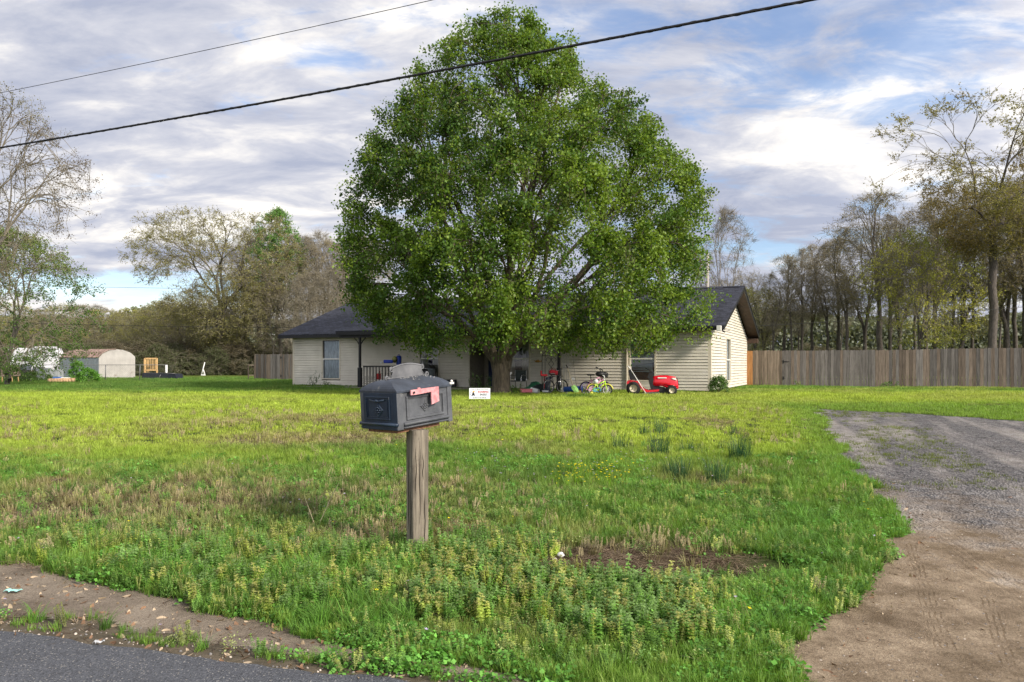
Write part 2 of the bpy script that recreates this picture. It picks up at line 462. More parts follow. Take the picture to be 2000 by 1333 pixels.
def grid_mesh(xs, ys, zoff=0.0, keep=None):
    Xg, Yg = np.meshgrid(xs, ys)
    V = np.stack([Xg.ravel(), Yg.ravel(), hz(Xg.ravel(), Yg.ravel())+zoff], 1)
    nx, ny = len(xs), len(ys)
    I = np.arange(nx*ny).reshape(ny, nx)
    Fq = np.stack([I[:-1, :-1].ravel(), I[:-1, 1:].ravel(), I[1:, 1:].ravel(), I[1:, :-1].ravel()], 1)
    return V, Fq
def patches(x, y):
    """maps that say what grows where: dead (0..1), lush (0..1), lime (0..1)"""
    x = np.asarray(x, float); y = np.asarray(y, float)
    n1 = fbm(x, y, .45, 4, 1.); n2 = fbm(x, y, 1.4, 4, 2.); n3 = fbm(x, y, .16, 3, 6.)
    def spot(u, v, ru, rv):
        cx_, cy_ = gp(u, v); x1, _ = gp(u+ru, v); _, y1 = gp(u, v-rv); _, y0 = gp(u, v+rv)
        return np.exp(-(((x-cx_)/(x1-cx_))**2 + ((y-cy_)/((y1-y0)/2))**2))
    dead = sstep(.55, .72, n1*.6+n2*.4)*.8
    for s in ((300, 985, 330, 50, 1.3), (560, 860, 170, 16, .85), (780, 852, 120, 14, .7), (1230, 1105, 270, 42, 1.7), (720, 1055, 60, 26, 1.2), (890, 1045, 70, 24, 1.2), (60, 1005, 120, 30, .8), (900, 960, 220, 40, .35), (1050, 880, 80, 18, .4)):
        dead = dead + spot(*s[:4])*s[4]
    dead = dead*sstep(.25, .5, n2+.15)*(1-.75*sstep(18, 26, y))
    dead = dead - 1.1*sstep(-1.7, -.2, x-drive_left(np.clip(y, 3.4, 19)))*(y < 20)
    lime = sstep(9, 13, y)*(1-sstep(27, 31, y))*sstep(.3, .5, n3*.5+n1*.5+.12)
    lush = sstep(-1.3, -.1, x-drive_left(np.clip(y, 3.4, 19)))*(1-sstep(20, 23, y))
    return np.clip(dead, 0, 1), lime, lush, n1, n2, n3
xs = np.concatenate([np.linspace(-500, -60, 12), np.arange(-56, -14, 2.), np.arange(-13, -5, .4), np.arange(-5, 7, .08), np.arange(7, 16, .3), np.arange(16, 60, 2.), np.linspace(62, 500, 12)])
ys = np.concatenate([[-400, -100, -20, -4, 0, 2.0], np.arange(3.0, 9, .08), np.arange(9, 20, .2), np.arange(20, 40, .6), np.arange(40, 90, 3), np.linspace(95, 900, 14)])
V, Fq = grid_mesh(xs, ys)
fc = V[Fq].mean(1)
d_, li, lu, n1, n2, n3 = patches(fc[:, 0], fc[:, 1])
g = np.array([.045, .065, .018])[None]*np.ones((len(fc), 1))
g = g*(1-d_[:, None]) + np.array([.085, .060, .038])[None]*d_[:, None]
near_edge = (1-sstep(0, .35, fc[:, 1]-strip_band(fc[:, 0])[1]))[:, None]
g = g*(1-near_edge)+np.array([.13, .105, .082])*near_edge
far_ = sstep(24, 45, fc[:, 1])[:, None]
g = g*(1-far_)+np.array([.11, .15, .03])*far_
ground = link('ground', np_mesh('ground', V, Fq, {'gcol': g}, True), soil_mat()); tag(ground, kind='structure')
# asphalt road
def asphalt():
    m, nt = new_mat('asphalt')
    out = N(nt, 'ShaderNodeOutputMaterial'); p = N(nt, 'ShaderNodeBsdfPrincipled'); L(nt, p.outputs[0], out.inputs[0])
    geo = N(nt, 'ShaderNodeNewGeometry')
    v = N(nt, 'ShaderNodeTexVoronoi'); v.inputs['Scale'].default_value = 150; L(nt, geo.outputs['Position'], v.inputs['Vector'])
    nz = N(nt, 'ShaderNodeTexNoise'); nz.inputs['Scale'].default_value = 3; nz.inputs['Detail'].default_value = 9; L(nt, geo.outputs['Position'], nz.inputs['Vector'])
    cr = N(nt, 'ShaderNodeValToRGB'); cr.color_ramp.elements[0].position = .0; cr.color_ramp.elements[0].color = (.038, .040, .047, 1)
    cr.color_ramp.elements[1].position = .95; cr.color_ramp.elements[1].color = (.12, .125, .14, 1)
    e2 = cr.color_ramp.elements.new(.985); e2.color = (.32, .30, .27, 1)
    sepc = N(nt, 'ShaderNodeSeparateColor'); L(nt, v.outputs['Color'], sepc.inputs[0]); L(nt, sepc.outputs[0], cr.inputs[0])
    mx = N(nt, 'ShaderNodeMixRGB', blend_type='MULTIPLY'); mx.inputs[0].default_value = .6
    L(nt, cr.outputs[0], mx.inputs[1])
    r2 = N(nt, 'ShaderNodeValToRGB'); r2.color_ramp.elements[0].color = (.5, .5, .5, 1); r2.color_ramp.elements[1].color = (1.5, 1.5, 1.5, 1)
    L(nt, nz.outputs[0], r2.inputs[0]); L(nt, r2.outputs[0], mx.inputs[2]); L(nt, mx.outputs[0], p.inputs['Base Color'])
    p.inputs['Roughness'].default_value = .8
    bp = N(nt, 'ShaderNodeBump'); bp.inputs['Strength'].default_value = .9; bp.inputs['Distance'].default_value = .006
    L(nt, v.outputs['Distance'], bp.inputs['Height']); L(nt, bp.outputs[0], p.inputs['Normal'])
    return m
px = np.concatenate([np.linspace(-300, -12, 25), np.arange(-11, 12, .05), np.linspace(12, 300, 25)])
edge = road_y(px)+(fbm(px, px*0, 4., 4, 1.)-.5)*.14
V = []; Fq = []
lanes = [0, -.02, -.8, -3, -6.2]
for k, o_ in enumerate(lanes):
    for x, y in zip(px, edge): V.append((x, y+o_, float(EYE-1.65)+(.012 if k else .003)))
n = len(px)
for k in range(len(lanes)-1):
    for i in range(n-1): Fq.append((k*n+i, (k+1)*n+i, (k+1)*n+i+1, k*n+i+1))
road = link('road', np_mesh('road', V, Fq, None, True), asphalt()); tag(road, kind='structure')
# dirt strip and driveway
def dirt_mat(name, ca, cb, cd=None, sc=5., tracks=False):
    m, nt = new_mat(name)
    out = N(nt, 'ShaderNodeOutputMaterial'); p = N(nt, 'ShaderNodeBsdfPrincipled'); L(nt, p.outputs[0], out.inputs[0])
    geo = N(nt, 'ShaderNodeNewGeometry')
    pos = geo.outputs['Position']
    n1_ = N(nt, 'ShaderNodeTexNoise'); n1_.inputs['Scale'].default_value = sc*.35; n1_.inputs['Detail'].default_value = 9; n1_.inputs['Roughness'].default_value = .68
    L(nt, pos, n1_.inputs['Vector'])
    n2_ = N(nt, 'ShaderNodeTexNoise'); n2_.inputs['Scale'].default_value = sc*14; n2_.inputs['Detail'].default_value = 6; n2_.inputs['Roughness'].default_value = .7
    L(nt, pos, n2_.inputs['Vector'])
    cr = N(nt, 'ShaderNodeValToRGB'); cr.color_ramp.elements[0].position = .36; cr.color_ramp.elements[1].position = .66
    cr.color_ramp.elements[0].color = col4(ca); cr.color_ramp.elements[1].color = col4(cb); L(nt, n1_.outputs[0], cr.inputs[0])
    src = cr.outputs[0]
    bumpsrc = n2_.outputs[0]
    if tracks:
        sp_ = N(nt, 'ShaderNodeSeparateXYZ'); L(nt, pos, sp_.inputs[0])
        def mm(op, a, b=None, cl=False):
            q = N(nt, 'ShaderNodeMath', operation=op); q.use_clamp = cl
            for i, w in enumerate((a, b)):
                if w is None: continue
                if isinstance(w, (int, float)): q.inputs[i].default_value = w
                else: L(nt, w, q.inputs[i])
            return q.outputs[0]
        # gravel takes over away from the road; its edge wanders
        t = mm('ADD', mm('ADD', mm('MULTIPLY', sp_.outputs[1], .33), mm('MULTIPLY', sp_.outputs[0], .50)), mm('MULTIPLY', mm('SUBTRACT', n1_.outputs[0], .5), 5.0))
        gr = mm('MULTIPLY', mm('SUBTRACT', t, 3.85), .65, True)
        g1 = N(nt, 'ShaderNodeTexVoronoi'); g1.inputs['Scale'].default_value = 45; L(nt, pos, g1.inputs['Vector'])
        s2 = N(nt, 'ShaderNodeSeparateColor'); L(nt, g1.outputs['Color'], s2.inputs[0])
        r3 = N(nt, 'ShaderNodeValToRGB'); r3.color_ramp.elements[0].color = (.07, .072, .08, 1); r3.color_ramp.elements[1].color = (.36, .355, .365, 1)
        L(nt, s2.outputs[0], r3.inputs[0])
        # pale dusty wheel runs along the drive
        mp = N(nt, 'ShaderNodeMapping'); mp.vector_type = 'TEXTURE'; mp.inputs['Rotation'].default_value = (0, 0, math.radians(-19)); mp.inputs['Scale'].default_value = (1/1.1, 1/.16, 1)
        L(nt, pos, mp.inputs[0])
        n3_ = N(nt, 'ShaderNodeTexNoise'); n3_.inputs['Scale'].default_value = 1.3; n3_.inputs['Detail'].default_value = 7; n3_.inputs['Roughness'].default_value = .62; L(nt, mp.outputs[0], n3_.inputs['Vector'])
        r4 = N(nt, 'ShaderNodeValToRGB'); r4.color_ramp.elements[0].position = .44; r4.color_ramp.elements[1].position = .60; L(nt, n3_.outputs[0], r4.inputs[0])
        m3 = N(nt, 'ShaderNodeMixRGB'); m3.inputs[2].default_value = (.58, .55, .52, 1)
        f3 = mm('MULTIPLY', r4.outputs[0], mm('ADD', mm('MULTIPLY', n2_.outputs[0], 1.2), .1), True)
        L(nt, f3, m3.inputs[0]); L(nt, r3.outputs[0], m3.inputs[1])
        m4 = N(nt, 'ShaderNodeMixRGB'); L(nt, gr, m4.inputs[0]); L(nt, src, m4.inputs[1]); L(nt, m3.outputs[0], m4.inputs[2]); src = m4.outputs[0]
        # tyre marks pressed into the dirt
        mw = N(nt, 'ShaderNodeMapping'); mw.inputs['Rotation'].default_value = (0, 0, math.radians(10)); L(nt, pos, mw.inputs[0])
        wv = N(nt, 'ShaderNodeTexWave'); wv.inputs['Scale'].default_value = 5.5; wv.inputs['Distortion'].default_value = 1.5; wv.inputs['Detail'].default_value = 2; wv.inputs['Detail Scale'].default_value = .5
        L(nt, mw.outputs[0], wv.inputs['Vector'])
        ws = mm('MULTIPLY', mm('SUBTRACT', n3_.outputs[0], .5), 6.0, True)
        bumpsrc = mm('ADD', mm('MULTIPLY', mm('MULTIPLY', wv.outputs[0], ws), .30), mm('ADD', n2_.outputs[0], mm('MULTIPLY', mm('MULTIPLY', g1.outputs['Distance'], gr), 2.0)))
    if tracks:
        # tread marks of two tyres, pressed along known lines on the ground
        n6 = N(nt, 'ShaderNodeTexNoise'); n6.inputs['Scale'].default_value = 5; n6.inputs['Detail'].default_value = 9; n6.inputs['Roughness'].default_value = .75; L(nt, pos, n6.inputs['Vector'])
        r6 = N(nt, 'ShaderNodeValToRGB'); r6.color_ramp.elements[0].position = .36; r6.color_ramp.elements[1].position = .6
        r6.color_ramp.elements[0].color = (.55, .50, .46, 1); r6.color_ramp.elements[1].color = (1.12, 1.1, 1.08, 1); L(nt, n6.outputs[0], r6.inputs[0])
        m6 = N(nt, 'ShaderNodeMixRGB', blend_type='MULTIPLY'); m6.inputs[0].default_value = .75; L(nt, src, m6.inputs[1]); L(nt, r6.outputs[0], m6.inputs[2]); src = m6.outputs[0]
        tot = None
        for (ua, va, ub, vb, wd) in ((1775, 1065, 1850, 1270, .12), (1925, 1170, 1965, 1300, .10)):
            A_, B_ = gp(ua, va), gp(ub, vb); dx_, dy_ = B_[0]-A_[0], B_[1]-A_[1]; ln = math.hypot(dx_, dy_)
            al = mm('DIVIDE', mm('ADD', mm('MULTIPLY', mm('SUBTRACT', sp_.outputs[0], A_[0]), dx_), mm('MULTIPLY', mm('SUBTRACT', sp_.outputs[1], A_[1]), dy_)), ln*ln)
            ac = mm('DIVIDE', mm('SUBTRACT', mm('MULTIPLY', mm('SUBTRACT', sp_.outputs[0], A_[0]), -dy_), mm('MULTIPLY', mm('SUBTRACT', sp_.outputs[1], A_[1]), -dx_)), ln)
            ac = mm('ADD', ac, mm('MULTIPLY', mm('SUBTRACT', n1_.outputs[0], .5), .10))
            msk = mm('MULTIPLY', mm('LESS_THAN', mm('ABSOLUTE', ac), wd/2), mm('MULTIPLY', mm('GREATER_THAN', al, 0.), mm('LESS_THAN', al, 1.)))
            rib = mm('GREATER_THAN', mm('SINE', mm('MULTIPLY', ac, 2*PI/.034)), .45)
            rib = mm('MULTIPLY', rib, mm('GREATER_THAN', n6.outputs[0], .50))
            t_ = mm('MULTIPLY', msk, rib); tot = t_ if tot is None else mm('ADD', tot, t_, True)
        m7 = N(nt, 'ShaderNodeMixRGB', blend_type='MULTIPLY'); m7.inputs[2].default_value = (.70, .67, .63, 1); L(nt, tot, m7.inputs[0]); L(nt, src, m7.inputs[1]); src = m7.outputs[0]
        bumpsrc = mm('SUBTRACT', bumpsrc, mm('MULTIPLY', tot, .5))
    mx = N(nt, 'ShaderNodeMixRGB', blend_type='MULTIPLY'); mx.inputs[0].default_value = .9
    r5 = N(nt, 'ShaderNodeValToRGB'); r5.color_ramp.elements[0].position = .3; r5.color_ramp.elements[1].position = .7
    r5.color_ramp.elements[0].color = (.6, .58, .55, 1); r5.color_ramp.elements[1].color = (1.25, 1.25, 1.25, 1)
    L(nt, n2_.outputs[0], r5.inputs[0]); L(nt, src, mx.inputs[1]); L(nt, r5.outputs[0], mx.inputs[2]); L(nt, mx.outputs[0], p.inputs['Base Color'])
    p.inputs['Roughness'].default_value = .95; p.inputs['Specular IOR Level'].default_value = .15
    bp = N(nt, 'ShaderNodeBump'); bp.inputs['Strength'].default_value = 1.; bp.inputs['Distance'].default_value = .03
    L(nt, bumpsrc, bp.inputs['Height']); L(nt, bp.outputs[0], p.inputs['Normal'])
    return m
def sheet(name, x0, x1, y0, y1, d, test, m, zo):
    xs = np.arange(x0, x1, d); ys = np.arange(y0, y1, d)
    V, Fq = grid_mesh(xs, ys, zo)
    c = V[Fq].mean(1)
    Fq = Fq[test(c[:, 0], c[:, 1])]
    used = np.unique(Fq); mp = np.full(len(V), -1); mp[used] = np.arange(len(used))
    o = link(name, np_mesh(name, V[used], mp[Fq], None, True), m); tag(o, kind='structure'); return o
dm = dirt_mat('strip_dirt', (.19, .155, .12), (.37, .31, .245))
sheet('path', -6, .5, 3.0, 7, .04, in_strip, dm, .0035)
dv = dirt_mat('drive_surface', (.20, .152, .10), (.50, .405, .295), tracks=True)
sheet('driveway', 1.2, 24, 2.6, 22, .07, in_drive, dv, .006)
# ------------------------------------------------------------------ trees
def unit(v): return v/np.maximum(np.linalg.norm(v, axis=-1, keepdims=True), 1e-9)
def grow(rng, pos, dirn, pts, r0, f=(.34, .5), up=.08, wander=.14, expo=.45, rmin=.006, first=2, curve=.45):
    """branch skeleton that reaches every point of pts; returns segments and the end directions"""
    segs = []; N_ = len(pts); ends = np.zeros_like(pts); st = [(np.array(pos, float), np.array(dirn, float), np.arange(N_), r0, 0)]
    while st:
        p, d, idx, r, dep = st.pop()
        if len(idx) <= 2:
            for i in idx:
                v = pts[i]-p; l = np.linalg.norm(v)
                q = p+v*.5+rng.normal(0, .05, 3)*l+np.array([0, 0, .04*l])
                segs.append((p, q, max(rmin, r*.8), max(rmin*.8, r*.55))); segs.append((q, pts[i], max(rmin*.8, r*.55), rmin*.5))
                ends[i] = v/max(l, 1e-6)
            continue
        k = first if dep == 0 else (2 if rng.random() < .75 else 3)
        k = min(k, len(idx))
        P = pts[idx]; rel = P-p
        dirs = unit(rel)
        C = [rel[rng.integers(len(idx))]]
        for j in range(1, k):
            dd = np.min([np.linalg.norm(rel-c, axis=1) for c in C], axis=0)
            C.append(rel[rng.choice(len(idx), p=dd**2/np.sum(dd**2)) if dd.sum() > 0 else 0])
        C = np.array(C)
        for it in range(5):
            D = np.linalg.norm(rel[:, None]-C[None], axis=2); lab = D.argmin(1)
            for j in range(k):
                if (lab == j).any(): C[j] = rel[lab == j].mean(0)
        for j in range(k):
            sub = idx[lab == j]
            if len(sub) == 0: continue
            c = pts[sub].mean(0); v = c-p; l = np.linalg.norm(v)+1e-6
            nd = unit(v/l*(1-curve)+d*curve+np.array([0, 0, up])+rng.normal(0, wander, 3))
            step = l*rng.uniform(*f)
            rc = max(rmin, r0*(len(sub)/N_)**expo)
            mid = p+unit(nd*.6+d*.4)*step*.5
            q = p+nd*step
            ra = min(r, rc*1.25)
            segs.append((p, mid, ra, rc*1.05)); segs.append((mid, q, rc*1.05, rc))
            st.append((q, nd, sub, rc, dep+1))
    return segs, ends
def tubes(segs, k=5):
    A = np.array([s[0] for s in segs]); B = np.array([s[1] for s in segs]); ra = np.array([s[2] for s in segs]); rb = np.array([s[3] for s in segs])
    d = unit(B-A); ref = np.where(np.abs(d[:, 2:3]) < .9, np.array([[0, 0, 1.]]), np.array([[1., 0, 0]]))
    u = unit(np.cross(d, ref)); w = np.cross(u, d)
    A = A-d*ra[:, None]*.25
    n = len(segs); V = np.zeros((n, 2, k, 3))
    for t in range(k):
        a = 2*PI*t/k; o = u*math.cos(a)+w*math.sin(a)
        V[:, 0, t] = A+o*ra[:, None]; V[:, 1, t] = B+o*rb[:, None]
    base = np.arange(n)[:, None]*2*k; Fq = []
    for t in range(k):
        t2 = (t+1) % k
        Fq.append(np.stack([base[:, 0]+t, base[:, 0]+t2, base[:, 0]+k+t2, base[:, 0]+k+t], 1))
    return V.reshape(-1, 3), np.concatenate(Fq)
def leaves(rng, C, size, col, colj=.25, down=.0, wide=.8, normals=None):
    """one folded leaf (quad) per centre"""
    n = len(C)
    ax = unit(rng.normal(0, 1, (n, 3))+np.array([0, 0, -down])); nr = unit(rng.normal(0, 1, (n, 3))+np.array([0, 0, .9]))
    sd_ = unit(np.cross(ax, nr)); nr = np.cross(sd_, ax)
    s = (size*rng.uniform(.65, 1.25, n))[:, None]
    V = np.stack([C-ax*s*.5, C+sd_*s*wide*.5+nr*s*.12, C+ax*s*.55, C-sd_*s*wide*.5+nr*s*.12], 1)
    Fq = np.arange(n*4).reshape(n, 4)
    c = col*rng.uniform(1-colj, 1+colj, (n, 1))
    return V.reshape(-1, 3), Fq, c
def twigs(rng, P, D, m, ln, w, spread=.8):
    n = len(P)*m
    A = np.repeat(P, m, 0)+rng.normal(0, .15, (n, 3))*ln; d = unit(np.repeat(D, m, 0)*.8+rng.normal(0, spread, (n, 3))+np.array([0, 0, .25]))
    l = ln*rng.uniform(.4, 1.2, (n, 1)); B = A+d*l; s = unit(np.cross(d, rng.normal(0, 1, (n, 3))))*w
    V = np.stack([A-s, A+s, B+s*.3, B-s*.3], 1); return V.reshape(-1, 3), np.arange(n*4).reshape(n, 4), A, B
BARK_G = bark_mat('bark_grey', (.045, .040, .034), (.16, .145, .125))
BARK_D = bark_mat('bark_dark', (.035, .030, .026), (.155, .13, .11))
BARK_P = bark_mat('bark_pear', (.045, .035, .025), (.18, .145, .10), (7, 7, 1.3), 1.)
TWIG = bark_mat('twig_bark', (.11, .095, .07), (.27, .24, .175))
BARK_L = bark_mat('bark_pale', (.10, .09, .078), (.30, .275, .24))
LEAF = leaf_mat('foliage', .38, .45)
BUD = leaf_mat('young_foliage', .3, .6)

# --- the big pear tree in front of the house
TX, TY = (978-1000)/F*28.0, 28.0
K28 = 28.0/F
prof = [(688, 885, 1095), (672, 800, 1262), (656, 752, 1290), (635, 715, 1350), (610, 690, 1385), (575, 680, 1410), (540, 676, 1400), (500, 660, 1378), (465, 656, 1385), (440, 658, 1398), (420, 668, 1368), (395, 672, 1365), (360, 656, 1378), (330, 680, 1372), (295, 692, 1358), (250, 705, 1318), (215, 730, 1296), (180, 752, 1250), (155, 775, 1195), (125, 795, 1158), (100, 806, 1142), (75, 826, 1134), (50, 872, 1120), (32, 900, 1080), (18, 940, 1056), (8, 985, 1042)]
pz = np.array([EYE+(HZ-v)*K28 for v, a, b in prof]); pl = np.array([(a-978)*K28 for v, a, b in prof]); pr = np.array([(b-978)*K28 for v, a, b in prof])
# outlines nearer the camera than the trunk look larger: a small correction keeps the silhouette
def in_house(P):
    x = P[:, 0]-HC[0]; y = P[:, 1]-HC[1]
    lx = x*HE1[0]+y*HE1[1]; ly = x*HE2[0]+y*HE2[1]
    roof = LAWN+2.75+.36*(ly+.5)
    return (ly > -2.6) & (ly < -.4) & (P[:, 2] < LAWN+3.05) & (lx < -4) | (ly >= -.7) & (P[:, 2] < roof+.15)
HC = np.array([7.98, 29.7]); HA = math.radians(25)
HE1 = np.array([math.cos(HA), -math.sin(HA)]); HE2 = np.array([math.sin(HA), math.cos(HA)])
def pear_points(rng, n):
    out = []
    while len(out) < n:
        m = 4000
        z = rng.uniform(pz[0], pz[-1], m)
        a = np.interp(z, pz, pl); b = np.interp(z, pz, pr)
        mid = (a+b)/2; half = (b-a)/2*1.02
        ang = rng.uniform(0, 2*PI, m); rad = np.where(rng.random(m) < .72, rng.uniform(.86, 1.03, m), np.sqrt(rng.uniform(.04, .6, m)))
        # lobes: limbs carry their own plumes
        lob = 1-.10*(fbm(np.cos(ang)*2+5, np.sin(ang)*2+z*.38, 1.6, 2)*2-.6).clip(0, 1)*(np.abs(np.cos(ang)) < .93)
        x = mid+half*rad*np.cos(ang)*lob; dep = np.minimum(half*.86, 5.9)
        y = dep*rad*np.sin(ang)*lob
        zz_ = z+.0*x
        P = np.stack([TX+x, TY+y, zz_], 1)
        # keep the projected outline
        k = (TY+y)/TY
        P[:, 0] = P[:, 0]*np.where(y > 0, k, 1); P[:, 0] = np.where(y < 0, P[:, 0]*k*.985, P[:, 0])
        P[:, 2] = np.where(P[:, 2] > 3.2, EYE+(P[:, 2]-EYE)*k, P[:, 2])
        ok = ~in_house(P) & (rng.random(m) < (half/6.9)**.8)
        # airy holes
        hole = fbm(P[:, 0]*.9+P[:, 1]*.5, P[:, 2]*.9, 1.0, 3, 7.)
        ok &= (hole < .70)
        # the crown is open underneath round the trunk
        rr = np.hypot(P[:, 0]-TX, P[:, 1]-TY)
        ok &= ~((rr < 2.6) & (P[:, 2] < 3.4+0*rr)) | (rng.random(m) < .12)
        ok &= ~((P[:, 1] < TY-3.5) & (P[:, 2] < 2.5))
        out += list(P[ok])
    return np.array(out[:n])
def build_pear():
    rng = np.random.default_rng(3)
    tips = pear_points(rng, 880)
    fk = np.array([TX, TY, 2.2]); dr_ = unit(unit(tips-fk)*.55+np.array([0, 0, .75])+rng.normal(0, .13, tips.shape))
    pts = []
    for j in range(4):
        pts.append(tips-dr_*(j*.44+rng.uniform(0, .2, (len(tips), 1)))+rng.normal(0, .10+.05*j, tips.shape))
    pts = np.concatenate(pts); lvl = np.repeat(np.arange(4), len(tips))
    ok = (~in_house(pts)) & (pts[:, 2] > 2.0) & ~((np.hypot(pts[:, 0]-TX, pts[:, 1]-TY) < 2.4) & (pts[:, 2] < 3.6))
    pts = pts[ok]; lvl = lvl[ok]
    z0 = G(TX, TY)
    e = empty('pear_tree', (TX, TY, z0), 0, 'huge broad rounded tree in fresh green leaf in front of the house', 'tree')
    off = np.array([TX, TY, z0])
    # trunk: fluted, splitting low down
    tb = MB(); tb.smooth = True
    nr = 28; rows = []
    hs = [-.12, 0, .10, .25, .5, .8, 1.1, 1.35, 1.6]
    rr = [.50, .45, .38, .345, .33, .325, .335, .37, .43]
    V = []; Fq = []
    for j, (h, r) in enumerate(zip(hs, rr)):
        for i in range(nr):
            a = 2*PI*i/nr
            fl = 1+.07*math.sin(3*a+1)+.045*math.sin(7*a+h*.8)+(.12 if h < .15 else 0)*max(0, math.sin(5*a))
            fl -= .16*math.exp(-((a-4.35)/.16)**2)
            V.append((r*fl*math.cos(a)*(1.12 if h > 1 else 1), r*fl*math.sin(a), h))
    for j in range(len(hs)-1):
        for i in range(nr):
            i2 = (i+1) % nr; Fq.append((j*nr+i, j*nr+i2, (j+1)*nr+i2, (j+1)*nr+i))
    segs = []
    # main limbs: points grouped by direction from the fork
    fork = np.array([0, 0, 1.25])
    rel = pts-off-fork
    # low limb to the right, low limb to the left, leaders
    k = 13
    C = rel[rng.choice(len(rel), k, replace=False)]
    for it in range(14):
        lab = np.linalg.norm(rel[:, None]-C[None], axis=2).argmin(1)
        for j in range(k):
            if (lab == j).any(): C[j] = rel[lab == j].mean(0)
    ends = np.zeros_like(pts)
    for j in range(k):
        ii = np.where(lab == j)[0]
        if len(ii) == 0: continue
        c = C[j]; l = np.linalg.norm(c)
        hd = c.copy(); hd[2] = 0; hd = hd/(np.linalg.norm(hd)+1e-6)
        st = fork+hd*.24*np.array([1, .9, 0])+np.array([0, 0, rng.uniform(-.15, .15)])
        dirn = unit(c/l+np.array([0, 0, .55]))
        r = .30*(len(ii)/len(pts)*k/2.2)**.5*.62
        p1 = st+dirn*l*.12; p2 = p1+unit(dirn*.7+c/l*.5)*l*.16
        segs += [(st-dirn*.3, st, r*1.25, r*1.15), (st, p1, r*1.15, r), (p1, p2, r, r*.85)]
        s, e_ = grow(rng, p2, unit(c/l), pts[ii]-off, r*.8, up=.12, wander=.12, expo=.47, rmin=.009, f=(.3, .46), curve=.5)
        segs += s; ends[ii] = e_
    Vt, Ft = tubes(segs, 6)
    Vall = np.concatenate([np.array(V), Vt]); Fall = np.concatenate([np.array(Fq), Ft+len(V)])
    link('trunk', np_mesh('pear_trunk', Vall, Fall, None, True), BARK_P, e)
    # foliage
    P = pts-off
    npc = rng.integers(48, 112, len(P)); npc = (npc*np.array([.6, 1, 1.05, .95])[lvl]).astype(int)
    cl = np.repeat(np.arange(len(P)), npc)
    n = len(cl)
    g = rng.normal(0, 1, (n, 3)); g = g/np.linalg.norm(g, axis=1, keepdims=True)*(rng.random((n, 1))**.45)
    sp = (rng.uniform(.30, .52, len(P))*np.array([.6, .85, 1, 1.15])[lvl])[cl][:, None]
    Cc = P[cl]+g*sp*np.array([1, 1, .8])-ends[cl]*rng.uniform(0, .7, (n, 1))
    # colours: patchy mix of deep, mid and yellow green flushes; sunlit right side coloured yellower
    pn = fbm(P[:, 0]*.45+P[:, 1]*.3, P[:, 2]*.45, 1., 3, 2.)
    deep = np.array([.056, .120, .020]); mid_ = np.array([.140, .238, .028]); yel = np.array([.25, .36, .040]); olive = np.array([.17, .20, .045])
    t = np.clip((pn-.3)*2.4+rng.normal(0, .22, len(P)), 0, 1)
    cc = deep*(1-t[:, None])+mid_*t[:, None]
    ye = rng.random(len(P)) < .18+.20*(P[:, 0] > 1.5); cc = np.where(ye[:, None], cc*.45+yel*.55, cc)
    ol = rng.random(len(P)) < .10; cc = np.where(ol[:, None], cc*.5+olive*.5, cc)
    c = cc[cl]; fl = rng.random(n) < .06; c = np.where(fl[:, None], c*.5+yel*.6, c)
    Vl, Fl, col = leaves(rng, Cc, .100, c, .22, down=.5, wide=.78)
    W_ = Vl+off
    bad = in_house(W_[::4]) ; keep = ~bad
    Fl = Fl[keep]; col = col[keep]
    link('crown', np_mesh('pear_crown', Vl, Fl, {'tint': col}), LEAF, e)
build_pear()

# --- leafless and budding woodland trees: prototypes, then copies
def env_points(rng, n, H, zb, R, shape='oval', shell=.5, lean=(0, 0), squash=1.):
    out = []
    while len(out) < n:
        m = n*3; t = rng.random(m); z = zb+(H-zb)*t
        if shape == 'oval': w = np.sin(np.clip(t*.92+.08, 0, 1)*PI)**.6
        elif shape == 'fan': w = np.sin(np.clip(t*.72+.10, 0, 1)*PI)**.7*(.45+.75*t)
        elif shape == 'slim': w = np.sin(np.clip(t*.9+.1, 0, 1)*PI)**.8*.8
        elif shape == 'flat': w = np.sqrt(np.clip(1-((t-.62)/.5)**2, 0.02, 1))
        else: w = np.sqrt(np.clip(1-t**2, 0, 1))
        a = rng.uniform(0, 2*PI, m); rad = np.where(rng.random(m) < shell, rng.uniform(.72, 1, m), np.sqrt(rng.random(m))*.8)
        x = R*w*rad*np.cos(a); y = R*w*rad*np.sin(a)*squash
        k = (fbm(x*.35+20, z*.35+y*.2, 1., 3, R) < .60) | (R < 2.5)
        out += list(np.stack([x+lean[0]*z, y+lean[1]*z, z], 1)[k])
    return np.array(out[:n])
